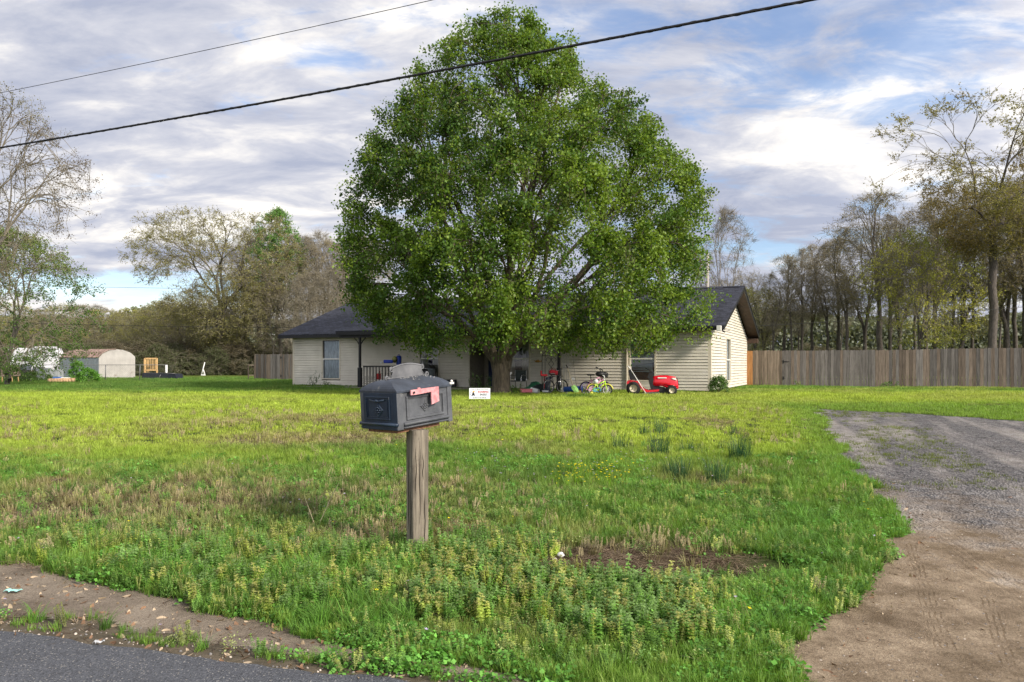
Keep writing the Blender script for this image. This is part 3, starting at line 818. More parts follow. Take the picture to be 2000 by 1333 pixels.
def wood_tree(seed, H, zb, R, n, r0, shape='oval', bark=None, twig_n=7, twig_l=.7, twig_w=.014, bud=(.10, .10, .03), nbud=5, bsize=.08, first=2, trunk_h=.3, lean=(0, 0), curve=.5, up=.12, shell=.5, bspread=.45, second=None):
    rng = np.random.default_rng(seed)
    pts = env_points(rng, n, H, zb, R, shape, shell, lean)
    hz_ = H*trunk_h
    segs = []; p = np.array([0, 0, -.3]); ns = 6
    q0 = p
    for i in range(ns):
        h = hz_*(i+1)/ns; q = np.array([lean[0]*h+rng.normal(0, .05), lean[1]*h+rng.normal(0, .05), h])
        ra = r0*(1.35 if i == 0 else 1.02-.18*i/ns); rb = r0*(1.02-.18*(i+1)/ns)
        segs.append((q0, q, ra, rb)); q0 = q
    s, ends = grow(rng, q0, np.array([lean[0], lean[1], 1.]), pts, r0*.84, up=up, wander=.16, expo=.5, rmin=.011, first=first, curve=curve, f=(.26, .42))
    segs += s
    big = [q for q in segs if max(q[2], q[3]) > .05]; sm_ = [q for q in segs if max(q[2], q[3]) <= .05]
    V1, F1 = tubes(big, 7); V2, F2 = tubes(sm_, 4)
    V3, F3, A, B = twigs(rng, pts, ends, twig_n, twig_l, twig_w)
    V = np.concatenate([V1, V2, V3]); Fq = np.concatenate([F1, F2+len(V1), F3+len(V1)+len(V2)])
    me = np_mesh('woodland_trunk', V, Fq, None, True)
    me.materials.append(bark or BARK_D); me.materials.append(TWIG)
    me.polygons.foreach_set('material_index', np.concatenate([np.zeros(len(F1)), np.ones(len(F2)+len(F3))]).astype(np.int32))
    # buds and young leaves along the twigs
    m = len(A); k = max(1, int(nbud)); T = rng.random((m*k, 1))
    C = np.repeat(A, k, 0)*(1-T)+np.repeat(B, k, 0)*T+rng.normal(0, .10*bspread, (m*k, 3))
    c = np.array(bud)*np.ones((len(C), 1))
    pn = fbm(C[:, 0]*.25+4, C[:, 2]*.3+C[:, 1]*.15, 1., 2, seed)
    if second is not None:
        t = np.clip((pn-.42)*5, 0, 1)[:, None]; c = c*(1-t)+np.array(second)*t
    Vl, Fl, cl = leaves(rng, C, bsize, c, .35)
    mc = np_mesh('woodland_crown', Vl, Fl, {'tint': cl}); mc.materials.append(BUD)
    return me, mc
def place_tree(name, proto, loc, s=(1, 1), rz=0, label=None, group=None, tilt=0):
    e = empty(name, loc, rz, label, 'tree', group)
    e.scale = (s[0], s[0], s[1]); e.rotation_euler = (0, tilt, rz)
    for nm, me in zip(('trunk', 'crown'), proto):
        o = bpy.data.objects.new(nm, me); COL.objects.link(o); o.parent = e
    return e
OLV = (.27, .26, .095); YOL = (.36, .36, .06); TANB = (.34, .29, .17); GRN = (.14, .24, .05)
PR = {
 'oak': wood_tree(21, 17, 3.2, 9.2, 1300, .42, 'fan', BARK_G, 10, .9, .014, OLV, 6, .10, first=4, trunk_h=.16, curve=.45, second=(.24, .22, .06)),
 'tall_bare': wood_tree(22, 17, 8, 3.6, 420, .20, 'slim', BARK_D, 6, .75, .014, TANB, 2, .06, trunk_h=.36, first=2, up=.3),
 'tall_tan': wood_tree(23, 16, 7, 4.6, 480, .24, 'oval', BARK_D, 8, .7, .011, TANB, 3, .075, trunk_h=.34, first=3, second=(.24, .19, .07), up=.2),
 'round_olive': wood_tree(24, 12, 3.0, 4.2, 520, .19, 'oval', BARK_D, 7, .6, .011, OLV, 5, .085, trunk_h=.26, first=3, second=YOL),
 'light_green': wood_tree(25, 18, 8, 2.6, 320, .18, 'oval', BARK_G, 6, .6, .012, (.15, .30, .07), 14, .11, trunk_h=.5, first=2),
 'pole': wood_tree(26, 15, 6.5, 2.4, 240, .13, 'slim', BARK_D, 8, .6, .012, TANB, 2, .06, trunk_h=.5, first=2, up=.3, lean=(.03, 0)),
 'yellow_bush': wood_tree(27, 10, 2.5, 4.8, 520, .15, 'oval', BARK_D, 6, .6, .011, YOL, 6, .09, trunk_h=.22, first=3, second=(.22, .25, .04)),
 'undergrowth': wood_tree(28, 5, .1, 3.3, 420, .07, 'dome', BARK_G, 9, .7, .012, (.10, .125, .05), 7, .09, trunk_h=.06, first=4, second=(.13, .11, .065)),
 'spreading': wood_tree(29, 18.5, 9.0, 8.4, 820, .28, 'fan', BARK_D, 8, .8, .013, (.28, .26, .07), 8, .10, trunk_h=.54, first=3, second=(.22, .17, .05), curve=.35, lean=(-.012, 0)),
 'crooked': wood_tree(30, 16, 6.5, 5.4, 400, .25, 'fan', BARK_D, 9, .7, .013, TANB, 2, .06, trunk_h=.22, first=3, curve=.25, second=OLV),
 'silver': wood_tree(31, 16, 4, 4.2, 480, .17, 'oval', BARK_L, 12, .8, .013, (.34, .29, .2), 1, .05, trunk_h=.25, first=4, up=.25),
}
def tp(u, Y): return ((u-1000)/F*Y, Y)
def tree_at(kind, name, u, Y, top_v, label, group=None, wide=1.0, H=None, tilt=0):
    x, y = tp(u, Y); z0 = G(x, y)
    me = PR[kind][0]; h0 = TH[kind] if kind in TH else max(v.co.z for v in me.vertices)
    TH[kind] = h0
    h = EYE+(HZ-top_v)*Y/F-z0
    s = h/h0
    return place_tree(name, PR[kind], (x, y, z0), (s*wide, s), random.uniform(0, 6.28), label, group, tilt)
TH = {}
# left side wood
tree_at('oak', 'oak_tree', 432, 80, 418, 'large spreading oak with olive buds, branches reaching far left over the open lawn', wide=1.12)
tree_at('light_green', 'poplar_tree', 545, 84, 402, 'tall tree with a pale green leafy top rising above the wood left of the house', wide=1.3)
gl = 'bare trees of the wood to the left of the house'
for k, (u, Y, tv, kd) in enumerate([(480, 88, 470, 'tall_tan'), (505, 86, 455, 'tall_tan'), (520, 92, 440, 'crooked'), (575, 88, 448, 'tall_tan'), (600, 82, 455, 'tall_bare'), (625, 90, 440, 'silver'), (640, 84, 462, 'tall_tan'), (662, 88, 470, 'tall_bare'), (690, 84, 455, 'tall_tan'), (560, 78, 505, 'crooked'), (612, 76, 520, 'silver'), (655, 77, 510, 'silver'), (588, 75, 530, 'silver'), (710, 90, 450, 'tall_tan'), (535, 78, 540, 'silver'), (470, 90, 520, 'tall_bare')]):
    tree_at(kd, 'woodland_tree', u, Y, tv, {'tall_tan': 'slender tan budding tree in the wood between the oak and the house roof', 'tall_bare': 'thin dark leafless tree in the wood between the oak and the house roof', 'crooked': 'crooked many-limbed tree in the wood just right of the oak', 'silver': 'pale grey twiggy tree at the front of the wood left of the house roof'}[kd], gl, random.uniform(.9, 1.15))
tree_at('round_olive', 'olive_tree', 515, 79, 545, 'olive budding tree beneath the pale green topped tree', wide=1.1)
gl2 = 'low far trees behind the shed'
for k, (u, Y, tv, kd) in enumerate([(-30, 100, 600, 'round_olive'), (30, 104, 590, 'round_olive'), (75, 98, 600, 'tall_tan'), (120, 105, 590, 'round_olive'), (150, 110, 590, 'silver'), (165, 100, 592, 'tall_tan'), (190, 108, 590, 'silver'), (205, 100, 600, 'round_olive'), (235, 104, 605, 'tall_tan'), (262, 98, 598, 'round_olive'), (290, 100, 602, 'tall_tan'), (325, 95, 580, 'round_olive'), (300, 90, 612, 'round_olive'), (350, 86, 590, 'round_olive'), (372, 90, 560, 'tall_tan'), (395, 92, 600, 'round_olive'), (250, 92, 640, 'round_olive'), (140, 94, 640, 'round_olive'), (60, 90, 640, 'round_olive'), (335, 84, 640, 'crooked')]):
    tree_at(kd, 'woodland_tree', u, Y, tv, {'round_olive': 'rounded olive budding tree in the far treeline behind the metal shed', 'tall_tan': 'upright tan budding tree in the far treeline behind the metal shed', 'silver': 'pale bare tree in the far treeline above the metal shed', 'crooked': 'bare crooked tree in front of the oak at the wood edge'}[kd], gl2, random.uniform(1.15, 1.5))
gu = 'dark undergrowth along the foot of the left wood'
for k in range(34):
    u = -60+k*24.5+random.uniform(-8, 8); Y = 80+random.uniform(-5, 12)
    tree_at('undergrowth', 'bush', u, Y, random.uniform(655, 690), 'dark twiggy undergrowth bush along the foot of the left wood', gu, random.uniform(1.2, 1.8))
# right side wood
tree_at('spreading', 'tall_tree', 1938, 47, 205, 'tallest tree on the right, thick dark trunk and a flat spreading yellow-green crown', wide=1.05)
tree_at('yellow_bush', 'young_tree', 1795, 50, 440, 'bright yellow-green young tree in front of the right wood', wide=.95)
tree_at('tall_tan', 'oak_tree', 1718, 55, 362, 'big rounded tan-topped tree in the middle of the right wood', wide=1.15)
tree_at('silver', 'birch_tree', 1415, 70, 390, 'pale bare feathery tree rising behind the roof gable', wide=.85)
tree_at('round_olive', 'olive_tree', 1475, 62, 555, 'low green-tinted tree just right of the gable peak', wide=1.1)
tree_at('round_olive', 'olive_tree', 1880, 60, 400, 'olive leafed tree left of the tallest trunk', wide=.9)
gr = 'dark trunks of the wood behind the right fence'
rw = [(1492, 64, 525, 'crooked'), (1512, 60, 530, 'tall_bare'), (1530, 66, 490, 'tall_tan'), (1548, 60, 500, 'pole'), (1566, 62, 480, 'tall_bare'), (1585, 66, 470, 'tall_tan'), (1618, 62, 468, 'tall_bare'), (1636, 66, 455, 'tall_tan'), (1655, 58, 440, 'tall_bare'), (1690, 60, 430, 'crooked'), (1738, 60, 410, 'tall_bare'), (1755, 56, 420, 'crooked'), (1808, 58, 395, 'tall_bare'), (1826, 62, 380, 'tall_tan'), (1862, 64, 390, 'pole'), (1898, 62, 400, 'tall_bare'), (1968, 58, 330, 'crooked'), (1985, 62, 350, 'tall_bare'), (2005, 56, 340, 'tall_tan'), (2030, 60, 350, 'crooked'), (2060, 56, 330, 'tall_tan'), (1560, 74, 560, 'tall_bare'), (1640, 76, 540, 'pole'), (1740, 76, 520, 'tall_bare'), (1850, 74, 520, 'pole'), (1950, 74, 500, 'tall_bare'), (1445, 76, 560, 'round_olive'), (1400, 74, 540, 'crooked'), (1370, 78, 560, 'round_olive'), (1787, 70, 470, 'tall_bare'), (1505, 78, 570, 'pole'), (1460, 58, 600, 'pole')]
for k, (u, Y, tv, kd) in enumerate(rw):
    tree_at(kd, 'woodland_tree', u, Y, tv, {'tall_tan': 'straight dark-trunked tree with a tan budding top behind the right fence', 'tall_bare': 'straight dark leafless tree behind the right fence', 'crooked': 'forked dark tree with crooked limbs behind the right fence', 'pole': 'thin dark pole-like tree behind the right fence', 'round_olive': 'low olive-green tree deep in the wood behind the right fence', 'silver': ''}[kd], gr, random.uniform(.85, 1.15), tilt=random.uniform(-.04, .04))
gru = 'shaded undergrowth behind the right fence'
for k in range(12):
    u = 1400+k*55+random.uniform(-12, 12)
    tree_at('undergrowth', 'bush', u, 88+random.uniform(-8, 10), random.uniform(664, 690), 'shaded bush between the trunks behind the right fence', gru, random.uniform(1.2, 1.7))
# nearer trees at the left edge of the picture
def left_tree():
    e_me = wood_tree(41, 11.6, 2.4, 4.6, 620, .17, 'oval', BARK_G, 8, .42, .006, (.13, .10, .075), 3, .055, first=3, trunk_h=.20, curve=.5, up=.28, lean=(.02, 0), second=(.17, .16, .06))
    x, y = tp(-52, 27); place_tree('maple_tree', e_me, (x, y, G(x, y)), (.92, 1.0), 1.0, 'tall bare budding tree at the left edge, leaning branches dotted with buds')
    g_me = wood_tree(42, 7.2, .6, 4.4, 700, .12, 'oval', BARK_G, 5, .5, .006, (.085, .16, .03), 10, .075, first=4, trunk_h=.12, shell=.4, second=(.15, .21, .05))
    x, y = tp(15, 40); place_tree('leafy_tree', g_me, (x, y, G(x, y)), (1.12, 1.14), 2.0, 'low leafy green tree at the left edge above the camper')
left_tree()
# far woods beyond the clearing: one mass
def far_wood():
    rng = np.random.default_rng(8); n = 170000
    x = rng.uniform(-200, 230, n); y = 165+rng.uniform(0, 14, n)+.0*x
    H = 9+7*fbm(x, x*0, .05, 4, 2.)
    z = LAWN+H*rng.random(n)**.8
    C = np.stack([x, y, z], 1)
    c = np.array([.19, .21, .15])*(.7+.7*fbm(x, z, .12, 3, 3.))[:, None]
    V, Fq, cl = leaves(rng, C, .85, c, .07)
    o = link('distant_woods', np_mesh('distant_woods', V, Fq, {'tint': cl}), BUD); tag(o, 'pale distant treeline beyond the woods', 'trees', kind='stuff')
far_wood()
# ------------------------------------------------------------------ low plants: prototypes and scatter
VEG = leaf_mat('low_plants', .35, .55, 'tint', True, spec=.25)
DRY = leaf_mat('dry_plants', .12, .8, 'tint', True, spec=.1)
def proto(name, V, Fq, lv, m=VEG):
    me = np_mesh(name, V, Fq, {'lv': lv}); me.materials.append(m)
    o = bpy.data.objects.new(name, me); return o
def blades(rng, n, h, w, spread, bend, seg=3, flat=False, lift=1.0):
    V = []; Fq = []; lv = []
    for i in range(n):
        a = rng.uniform(0, 2*PI); r = spread*math.sqrt(rng.random()); b = np.array([r*math.cos(a), r*math.sin(a), -.005])
        a2 = a+rng.normal(0, .9); d = np.array([math.cos(a2), math.sin(a2), 0]); s = np.array([-d[1], d[0], 0])
        H = h*rng.uniform(.5, 1.15); be = bend*rng.uniform(.3, 1.3)*H; ww = w*rng.uniform(.7, 1.3)
        base = len(V); c = rng.uniform(.7, 1.3)
        for k in range(seg+1):
            t = k/seg; p = b+d*be*t*t+np.array([0, 0, H*t*lift*(1-.25*t*(bend > .6))]); q = ww*(1-t)**.7*.5+ww*.04
            V += [p-s*q, p+s*q]
        for k in range(seg):
            j = base+2*k; Fq.append((j, j+1, j+3, j+2)); lv.append([c*(.85+.3*k/seg)]*3)
    return np.array(V), np.array(Fq), np.array(lv)
def leafclump(rng, n, r, h, s, wide=.9, tilt=.6):
    V = []; Fq = []; lv = []
    for i in range(n):
        a = rng.uniform(0, 2*PI); rr = r*math.sqrt(rng.random()); z = h*rng.uniform(.15, 1)*(1-.5*(rr/r)**2)
        C = np.array([rr*math.cos(a), rr*math.sin(a), z]); ax = unit(np.array([math.cos(a)+rng.normal(0, .7), math.sin(a)+rng.normal(0, .7), rng.normal(0, tilt)*.5]))
        nr = unit(np.array([rng.normal(0, tilt), rng.normal(0, tilt), 1.])); sd_ = unit(np.cross(ax, nr)); ss = s*rng.uniform(.6, 1.3)
        base = len(V); V += [C-ax*ss*.5, C+sd_*ss*wide*.5+nr*ss*.1, C+ax*ss*.5, C-sd_*ss*wide*.5+nr*ss*.1]
        Fq.append((base, base+1, base+2, base+3)); lv.append([rng.uniform(.65, 1.35)]*3)
    return np.array(V), np.array(Fq), np.array(lv)
def stalks(rng, n, h, spread, leaf=.022, levels=5, top=(1, 1, 1), topn=5, taper=.5, bright=(1, 1, 1)):
    """upright stems with leaves in whorls"""
    V = []; Fq = []; lv = []
    for i in range(n):
        a = rng.uniform(0, 2*PI); r = spread*math.sqrt(rng.random()); b = np.array([r*math.cos(a), r*math.sin(a), 0.]); H = h*rng.uniform(.6, 1.15)
        ln = np.array([rng.normal(0, .12), rng.normal(0, .12), 1.])
        s = .0022
        base = len(V); t_ = b+ln*H
        V += [b+np.array([-s, 0, 0]), b+np.array([s, 0, 0]), t_+np.array([s, 0, 0]), t_+np.array([-s, 0, 0])]
        Fq.append((base, base+1, base+2, base+3)); lv.append([.8, .75, .7])
        for k in range(levels):
            t = .25+.72*k/(levels-1); C = b+ln*H*t; m = 4; ls = leaf*(1.15-taper*t)*rng.uniform(.8, 1.2)
            ph = rng.uniform(0, PI)
            for j in range(m):
                a3 = ph+j*2*PI/m+rng.normal(0, .2); ax = unit(np.array([math.cos(a3), math.sin(a3), rng.uniform(-.45, .25)])); sd_ = np.array([-math.sin(a3), math.cos(a3), 0])
                p0 = C; p2 = C+ax*ls*1.2; mm = C+ax*ls*.6
                base = len(V); V += [p0, mm+sd_*ls*.42, p2, mm-sd_*ls*.42]; Fq.append((base, base+1, base+2, base+3))
                q = rng.uniform(.7, 1.25); lv.append([q*bright[0], q*bright[1], q*bright[2]] if k < levels-2 else [q*top[0], q*top[1], q*top[2]])
    return np.array(V), np.array(Fq), np.array(lv)
rg = np.random.default_rng(77)
P_ = {}
def reg(key, items, m=VEG):
    c = bpy.data.collections.new('proto_'+key)
    for i, it in enumerate(items): c.objects.link(proto('%s_%02d' % (key, i), *it, m=m))
    P_[key] = (c, len(items))
reg('turf', [blades(rg, 34, .075, .0055, .07, .55) for i in range(3)]+[blades(rg, 26, .12, .006, .05, .5) for i in range(3)])
reg('longgrass', [blades(rg, 46, .20, .006, .05, .75, 4) for i in range(3)])
reg('farturf', [blades(rg, 30, .10, .016, .22, .5, 2) for i in range(4)])
reg('clover', [leafclump(rg, 46, .085, .055, .020) for i in range(3)]+[leafclump(rg, 40, .10, .08, .026) for i in range(3)])
reg('weed', [stalks(rg, 7, .17, .05, .020, 7, (1.0, .80, 1.25), taper=.45) for i in range(4)])
reg('herb', [stalks(rg, 8, .13, .06, .014, 8, (1.35, 1.3, .9), taper=.5) for i in range(3)]+[leafclump(rg, 60, .08, .11, .014, .6, 1.2) for i in range(2)])
reg('seedhead', [stalks(rg, 8, .13, .05, .008, 9, (1.2, 1.15, 1.05), taper=.2) for i in range(3)], DRY)
reg('straw', [blades(rg, 34, .07, .004, .09, 2.2, 3, lift=.35) for i in range(4)], DRY)
def blob_leaf(rng, s):
    V = []; Fq = []; lv = []
    for k in range(4):
        t0 = -.5+k*.25
        pass
    xs_ = np.linspace(-.5, .5, 5); w = np.array([.05, .32, .42, .28, .03])*rng.uniform(.7, 1.1)
    cu = rng.uniform(.1, .5)
    V = []
    for x, ww in zip(xs_, w): V += [(x*s, -ww*s*.6, (cu*x*x+.10)*s), (x*s, 0, (cu*x*x-.0)*s+.004), (x*s, ww*s*.6, (cu*x*x+.12)*s)]
    for k in range(4):
        for j in range(2):
            a = k*3+j; Fq.append((a, a+1, a+4, a+3)); lv.append([rng.uniform(.85, 1.15)]*3)
    return np.array(V), np.array(Fq), np.array(lv)
reg('fallenleaf', [blob_leaf(rg, .055) for i in range(4)], DRY)
def stone(rng, s):
    V = []; Fq = []; n = 6
    for z, r in ((-.3, .7), (.1, 1.), (.45, .55)):
        for t in range(n): a = 2*PI*t/n; q = r*rng.uniform(.8, 1.2); V.append((s*q*math.cos(a), s*q*math.sin(a)*.8, s*z))
    for k in range(2):
        for t in range(n): t2 = (t+1) % n; Fq.append((k*n+t, k*n+t2, (k+1)*n+t2, (k+1)*n+t))
    Fq.append((2*n, 2*n+1, 2*n+2, 2*n+3)); Fq.append((2*n+3, 2*n+4, 2*n+5, 2*n))
    return np.array(V), np.array(Fq), np.ones((len(Fq), 3))
reg('gravel', [stone(rg, .011) for i in range(3)], DRY)
def flower(rng, h):
    V, Fq, lv = blades(rng, 3, h, .003, .01, .2, 2)
    V = list(V); Fq = list(map(tuple, Fq)); lv = list(map(list, lv*np.array([.2, .5, .2])))
    C = np.array([0, 0, h*.95]); s = .011
    for k in range(5):
        a = 2*PI*k/5; d = np.array([math.cos(a), math.sin(a), .5]); q = np.array([-math.sin(a), math.cos(a), 0])
        b = len(V); V += [C, C+d*s*.6+q*s*.45, C+d*s*1.2, C+d*s*.6-q*s*.45]; Fq.append((b, b+1, b+2, b+3)); lv.append([1, 1, 1])
    return np.array(V), np.array(Fq), np.array(lv)
reg('flower', [flower(rg, .11), flower(rg, .15)], VEG)
def gn_scatter(name, key, X, Y, S, C, label, cat, tilt=.15, zoff=0., up=None):
    c, n = P_[key]; m = len(X); rng = np.random.default_rng(len(X))
    me = bpy.data.meshes.new(name+'_points'); me.vertices.add(m)
    Z = hz(X, Y)+zoff
    me.vertices.foreach_set('co', np.stack([X, Y, Z], 1).astype(np.float32).ravel())
    def put(nm, ty, arr, f):
        a = me.attributes.new(nm, ty, 'POINT'); a.data.foreach_set(f, np.asarray(arr).ravel())
    put('scl', 'FLOAT', S.astype(np.float32), 'value')
    put('idx', 'INT', rng.integers(0, n, m).astype(np.int32), 'value')
    R = np.stack([rng.normal(0, tilt, m), rng.normal(0, tilt, m), rng.uniform(0, 2*PI, m)], 1).astype(np.float32)
    put('rot', 'FLOAT_VECTOR', R, 'vector')
    put('tint', 'FLOAT_COLOR', np.concatenate([C, np.ones((m, 1))], 1).astype(np.float32), 'color')
    me.update()
    o = link(name, me, None); tag(o, label, cat, kind='stuff')
    ng = bpy.data.node_groups.new(name, 'GeometryNodeTree')
    ng.interface.new_socket('Geometry', in_out='INPUT', socket_type='NodeSocketGeometry')
    ng.interface.new_socket('Geometry', in_out='OUTPUT', socket_type='NodeSocketGeometry')
    gi = ng.nodes.new('NodeGroupInput'); go = ng.nodes.new('NodeGroupOutput')
    ci = ng.nodes.new('GeometryNodeCollectionInfo'); ci.inputs['Collection'].default_value = c
    ci.inputs['Separate Children'].default_value = True; ci.inputs['Reset Children'].default_value = True
    ip = ng.nodes.new('GeometryNodeInstanceOnPoints'); ip.inputs['Pick Instance'].default_value = True
    def na(nm, ty):
        q = ng.nodes.new('GeometryNodeInputNamedAttribute'); q.data_type = ty; q.inputs['Name'].default_value = nm; return q.outputs['Attribute']
    ng.links.new(gi.outputs[0], ip.inputs['Points']); ng.links.new(ci.outputs[0], ip.inputs['Instance'])
    ng.links.new(na('idx', 'INT'), ip.inputs['Instance Index']); ng.links.new(na('rot', 'FLOAT_VECTOR'), ip.inputs['Rotation'])
    ng.links.new(na('scl', 'FLOAT'), ip.inputs['Scale']); ng.links.new(ip.outputs[0], go.inputs[0])
    md = o.modifiers.new('scatter', 'NODES'); md.node_group = ng
    return o
def rnd_field(n, y0, y1, rng, margin=1.0, pw=1.0):
    """random ground points in the wedge the photograph looks over (a little wider), denser close by"""
    u = rng.random(n); y = (y0**(2-pw)+u*(y1**(2-pw)-y0**(2-pw)))**(1/(2-pw)) if pw != 2 else y0*(y1/y0)**u
    x = rng.uniform(-1, 1, n)*(y*.72+margin)
    return x, y
def clear(x, y, hol=True):
    k = ~in_drive(x, y) & ~in_strip(x, y) & (y > road_y(x)+.03+.10*fbm(x, y, 5, 2, 2.))
    lx = (x-HC[0])*HE1[0]+(y-HC[1])*HE1[1]; ly = (x-HC[0])*HE2[0]+(y-HC[1])*HE2[1]
    k &= ~((lx > -21.6) & (lx < .05) & (ly > -.02) & (ly < 10.7))
    k &= ~((np.abs(x+.82) < .09) & (np.abs(y-6.3) < .09))
    # bare floor of the ditch hollow
    if hol: k &= ~((((x-1.22+.4*(fbm(x, y, 3., 2, 3.)-.5))/1.05)**2+((y-5.86+.3*(fbm(x, y, 4., 2, 9.)-.5))/.44)**2 < 1) & (vnoise(x*37, y*37) > .12))
    return k
def colours(x, y, rng, kind):
    d, li, lu, n1, n2, n3 = patches(x, y)
    deep = np.array([.088, .190, .030]); mid = np.array([.205, .365, .055]); lime = np.array([.42, .54, .070]); yel = np.array([.36, .42, .10]); tan = np.array([.42, .34, .20]); brn = np.array([.22, .155, .10])
    n = len(x); j = rng.normal(0, .16, n)
    t = np.clip(.5+(n2-.5)*1.6+j, 0, 1)[:, None]
    c = deep*(1-t)+mid*t
    li_ = np.clip(li*.92+j*.5, 0, 1)[:, None]; c = c*(1-li_)+(lime*(.75+.5*n2[:, None]))*li_
    ye = np.clip(sstep(.54, .68, n1+j*.3)*.45*(1-lu), 0, 1)[:, None]; c = c*(1-ye)+yel*ye
    lu_ = np.clip(lu*.8, 0, 1)[:, None]; c = c*(1-lu_)+(deep*.45+mid*.65)*lu_
    dd = np.clip(d*.75+j*.6, 0, 1)[:, None]
    br = (rng.random((n, 1)) < .45)
    c = c*(1-dd)+np.where(br, brn, tan)*dd
    # richer green further back, with the tree's shadow put into the colour; paler right
    fb = (sstep(30, 34, y)*(1-sstep(60, 70, y)))[:, None]*.65*(x < 6)[:, None]; c = c*(1-fb)+np.array([.10, .20, .04])*fb
    rs = (sstep(20, 23, y)*(x > 4.5))[:, None]*.55*sstep(.35, .6, n1)[:, None]; c = c*(1-rs)+np.array([.38, .44, .10])*rs
    return c*rng.uniform(.75, 1.25, (n, 1))
rv = np.random.default_rng(101)
def scatter(name, key, n, y0, y1, prob, sc, label, cat, pw=1.0, colf=None, tilt=.15, margin=1.0, smul=None, excl=True, seed=0):
    rng = np.random.default_rng(1000+seed)
    x, y = rnd_field(n, y0, y1, rng, margin, pw)
    k = clear(x, y, key not in ('straw', 'fallenleaf')) if excl else np.ones(n, bool)
    k &= rng.random(n) < prob(x, y)
    x, y = x[k], y[k]
    S = rng.uniform(sc[0], sc[1], len(x))
    if smul is not None: S = S*smul(x, y)
    C = colf(x, y, rng) if colf else colours(x, y, rng, key)
    return gn_scatter(name, key, x, y, S, C, label, cat, tilt)
DQ = 1.0
def pd(x, y): return patches(x, y)[0]
def inband(x, y, u0, u1, v0, v1):
    u = 1000+x/y*F; v = HZ+(EYE-hz(x, y))*F/y
    return sstep(u0-40, u0+20, u)*(1-sstep(u1-20, u1+40, u))*sstep(v0-10, v0+10, v)*(1-sstep(v1-12, v1+16, v))
far_h = lambda x, y: .55+.75*fbm(x, y, .7, 3, 4.)
scatter('grass', 'turf', int(46000*DQ), 3.4, 12, lambda x, y: (.95-.72*pd(x, y))*np.where(y < strip_band(x)[0]+.05, np.where(x < .3, .5*(fbm(x, y, 3.5, 2, 1.) > .45), 1), 1), (.55, 1.15), 'short mixed grass of the front lawn', 'grass', pw=1.3, smul=lambda x, y: np.where((y < strip_band(x)[0]+.05) & (x < .3), .6, np.where(y < 5.2, .8, 1))*(.6+.7*fbm(x, y, 1.1, 3, 3.)), seed=1)
scatter('grass_field', 'farturf', int(90000*DQ), 9.5, 62, lambda x, y: .95-.3*pd(x, y), (.5, 1.0), 'bright green lawn running back to the house and the woods', 'grass', pw=1.25, smul=lambda x, y: far_h(x, y)*np.interp(y, [9, 20, 60], [.65, .9, 1.5]), seed=2)
scatter('tall_grass', 'longgrass', 9000, 3.5, 9, lambda x, y: np.clip(inband(x, y, 120, 820, 1085, 1300)*.8*sstep(.4, .6, fbm(x, y, 1.8, 3, 9.))*(y > strip_band(x)[1]-.03)+inband(x, y, 1380, 1700, 1000, 1250)*.25+.02, 0, 1), (.5, 1.0), 'longer grass leaning over the bare dirt strip', 'grass', colf=lambda x, y, r: np.array([.13, .28, .045])*r.uniform(.6, 1.35, (len(x), 1)), seed=3)
scatter('ground_cover', 'clover', 17000, 3.5, 11, lambda x, y: np.clip(sstep(.47, .60, fbm(x, y, 1.3, 4, 5.))*(1-pd(x, y))*.9+inband(x, y, 1350, 1750, 980, 1333)*.35, 0, 1), (.6, 1.3), 'low round-leaved clover and chickweed', 'ground cover', pw=1.3, colf=lambda x, y, r: (np.array([.12, .29, .05])*(.6+.9*fbm(x, y, 2., 2, 1.))[:, None])*r.uniform(.75, 1.3, (len(x), 1)), seed=4)
def henbit(x, y):
    return np.clip(inband(x, y, 830, 1120, 1085, 1215)*1.0+inband(x, y, 1060, 1370, 1150, 1255)*1.0+inband(x, y, 60, 1000, 1050, 1200)*.16+.006, 0, 1)*(1-.75*pd(x, y))*(.45+1.1*(fbm(x, y, 2.4, 3, 21.) > .46))
scatter('weeds', 'weed', 18000, 4.0, 8, lambda x, y: henbit(x, y)*.85, (.55, 1.3), 'leafy upright weeds with purplish tops beside the post', 'weeds', colf=lambda x, y, r: np.where((r.random((len(x), 1)) < .3), np.array([.38, .48, .10]), np.array([.20, .40, .08]))*r.uniform(.7, 1.3, (len(x), 1)), seed=5)
scatter('herbs', 'herb', 22000, 4.0, 12, lambda x, y: np.clip(inband(x, y, -40, 1500, 960, 1180)*.5+sstep(.5, .65, fbm(x, y, .9, 3, 12.))*.35, 0, 1)*(1-.6*pd(x, y)), (.5, 1.1), 'fine yellow-green wild herbs in the rough grass', 'weeds', pw=1.2, colf=lambda x, y, r: np.where((r.random((len(x), 1)) < .45), np.array([.34, .40, .15]), np.array([.17, .31, .08]))*r.uniform(.7, 1.3, (len(x), 1)), seed=6)
scatter('seed_heads', 'seedhead', 11000, 5.0, 20, lambda x, y: np.clip(sstep(.46, .62, fbm(x, y, .7, 4, 15.))*.55+pd(x, y)*.3, 0, 1)*(1-patches(x, y)[2]), (.5, 1.1), 'pale dry seed heads standing in the grass', 'dry grass', pw=1.1, colf=lambda x, y, r: np.array([.50, .44, .27])*r.uniform(.5, 1.15, (len(x), 1)), seed=7)
scatter('dead_grass', 'straw', 26000, 4.2, 16, lambda x, y: np.clip(pd(x, y)*1.1+.06, 0, 1), (.7, 1.7), 'flattened brown dead grass', 'dry grass', pw=1.2, tilt=.12, colf=lambda x, y, r: np.where(r.random((len(x), 1)) < .5, np.array([.34, .265, .18]), np.array([.15, .105, .075]))*r.uniform(.6, 1.3, (len(x), 1)), seed=8)
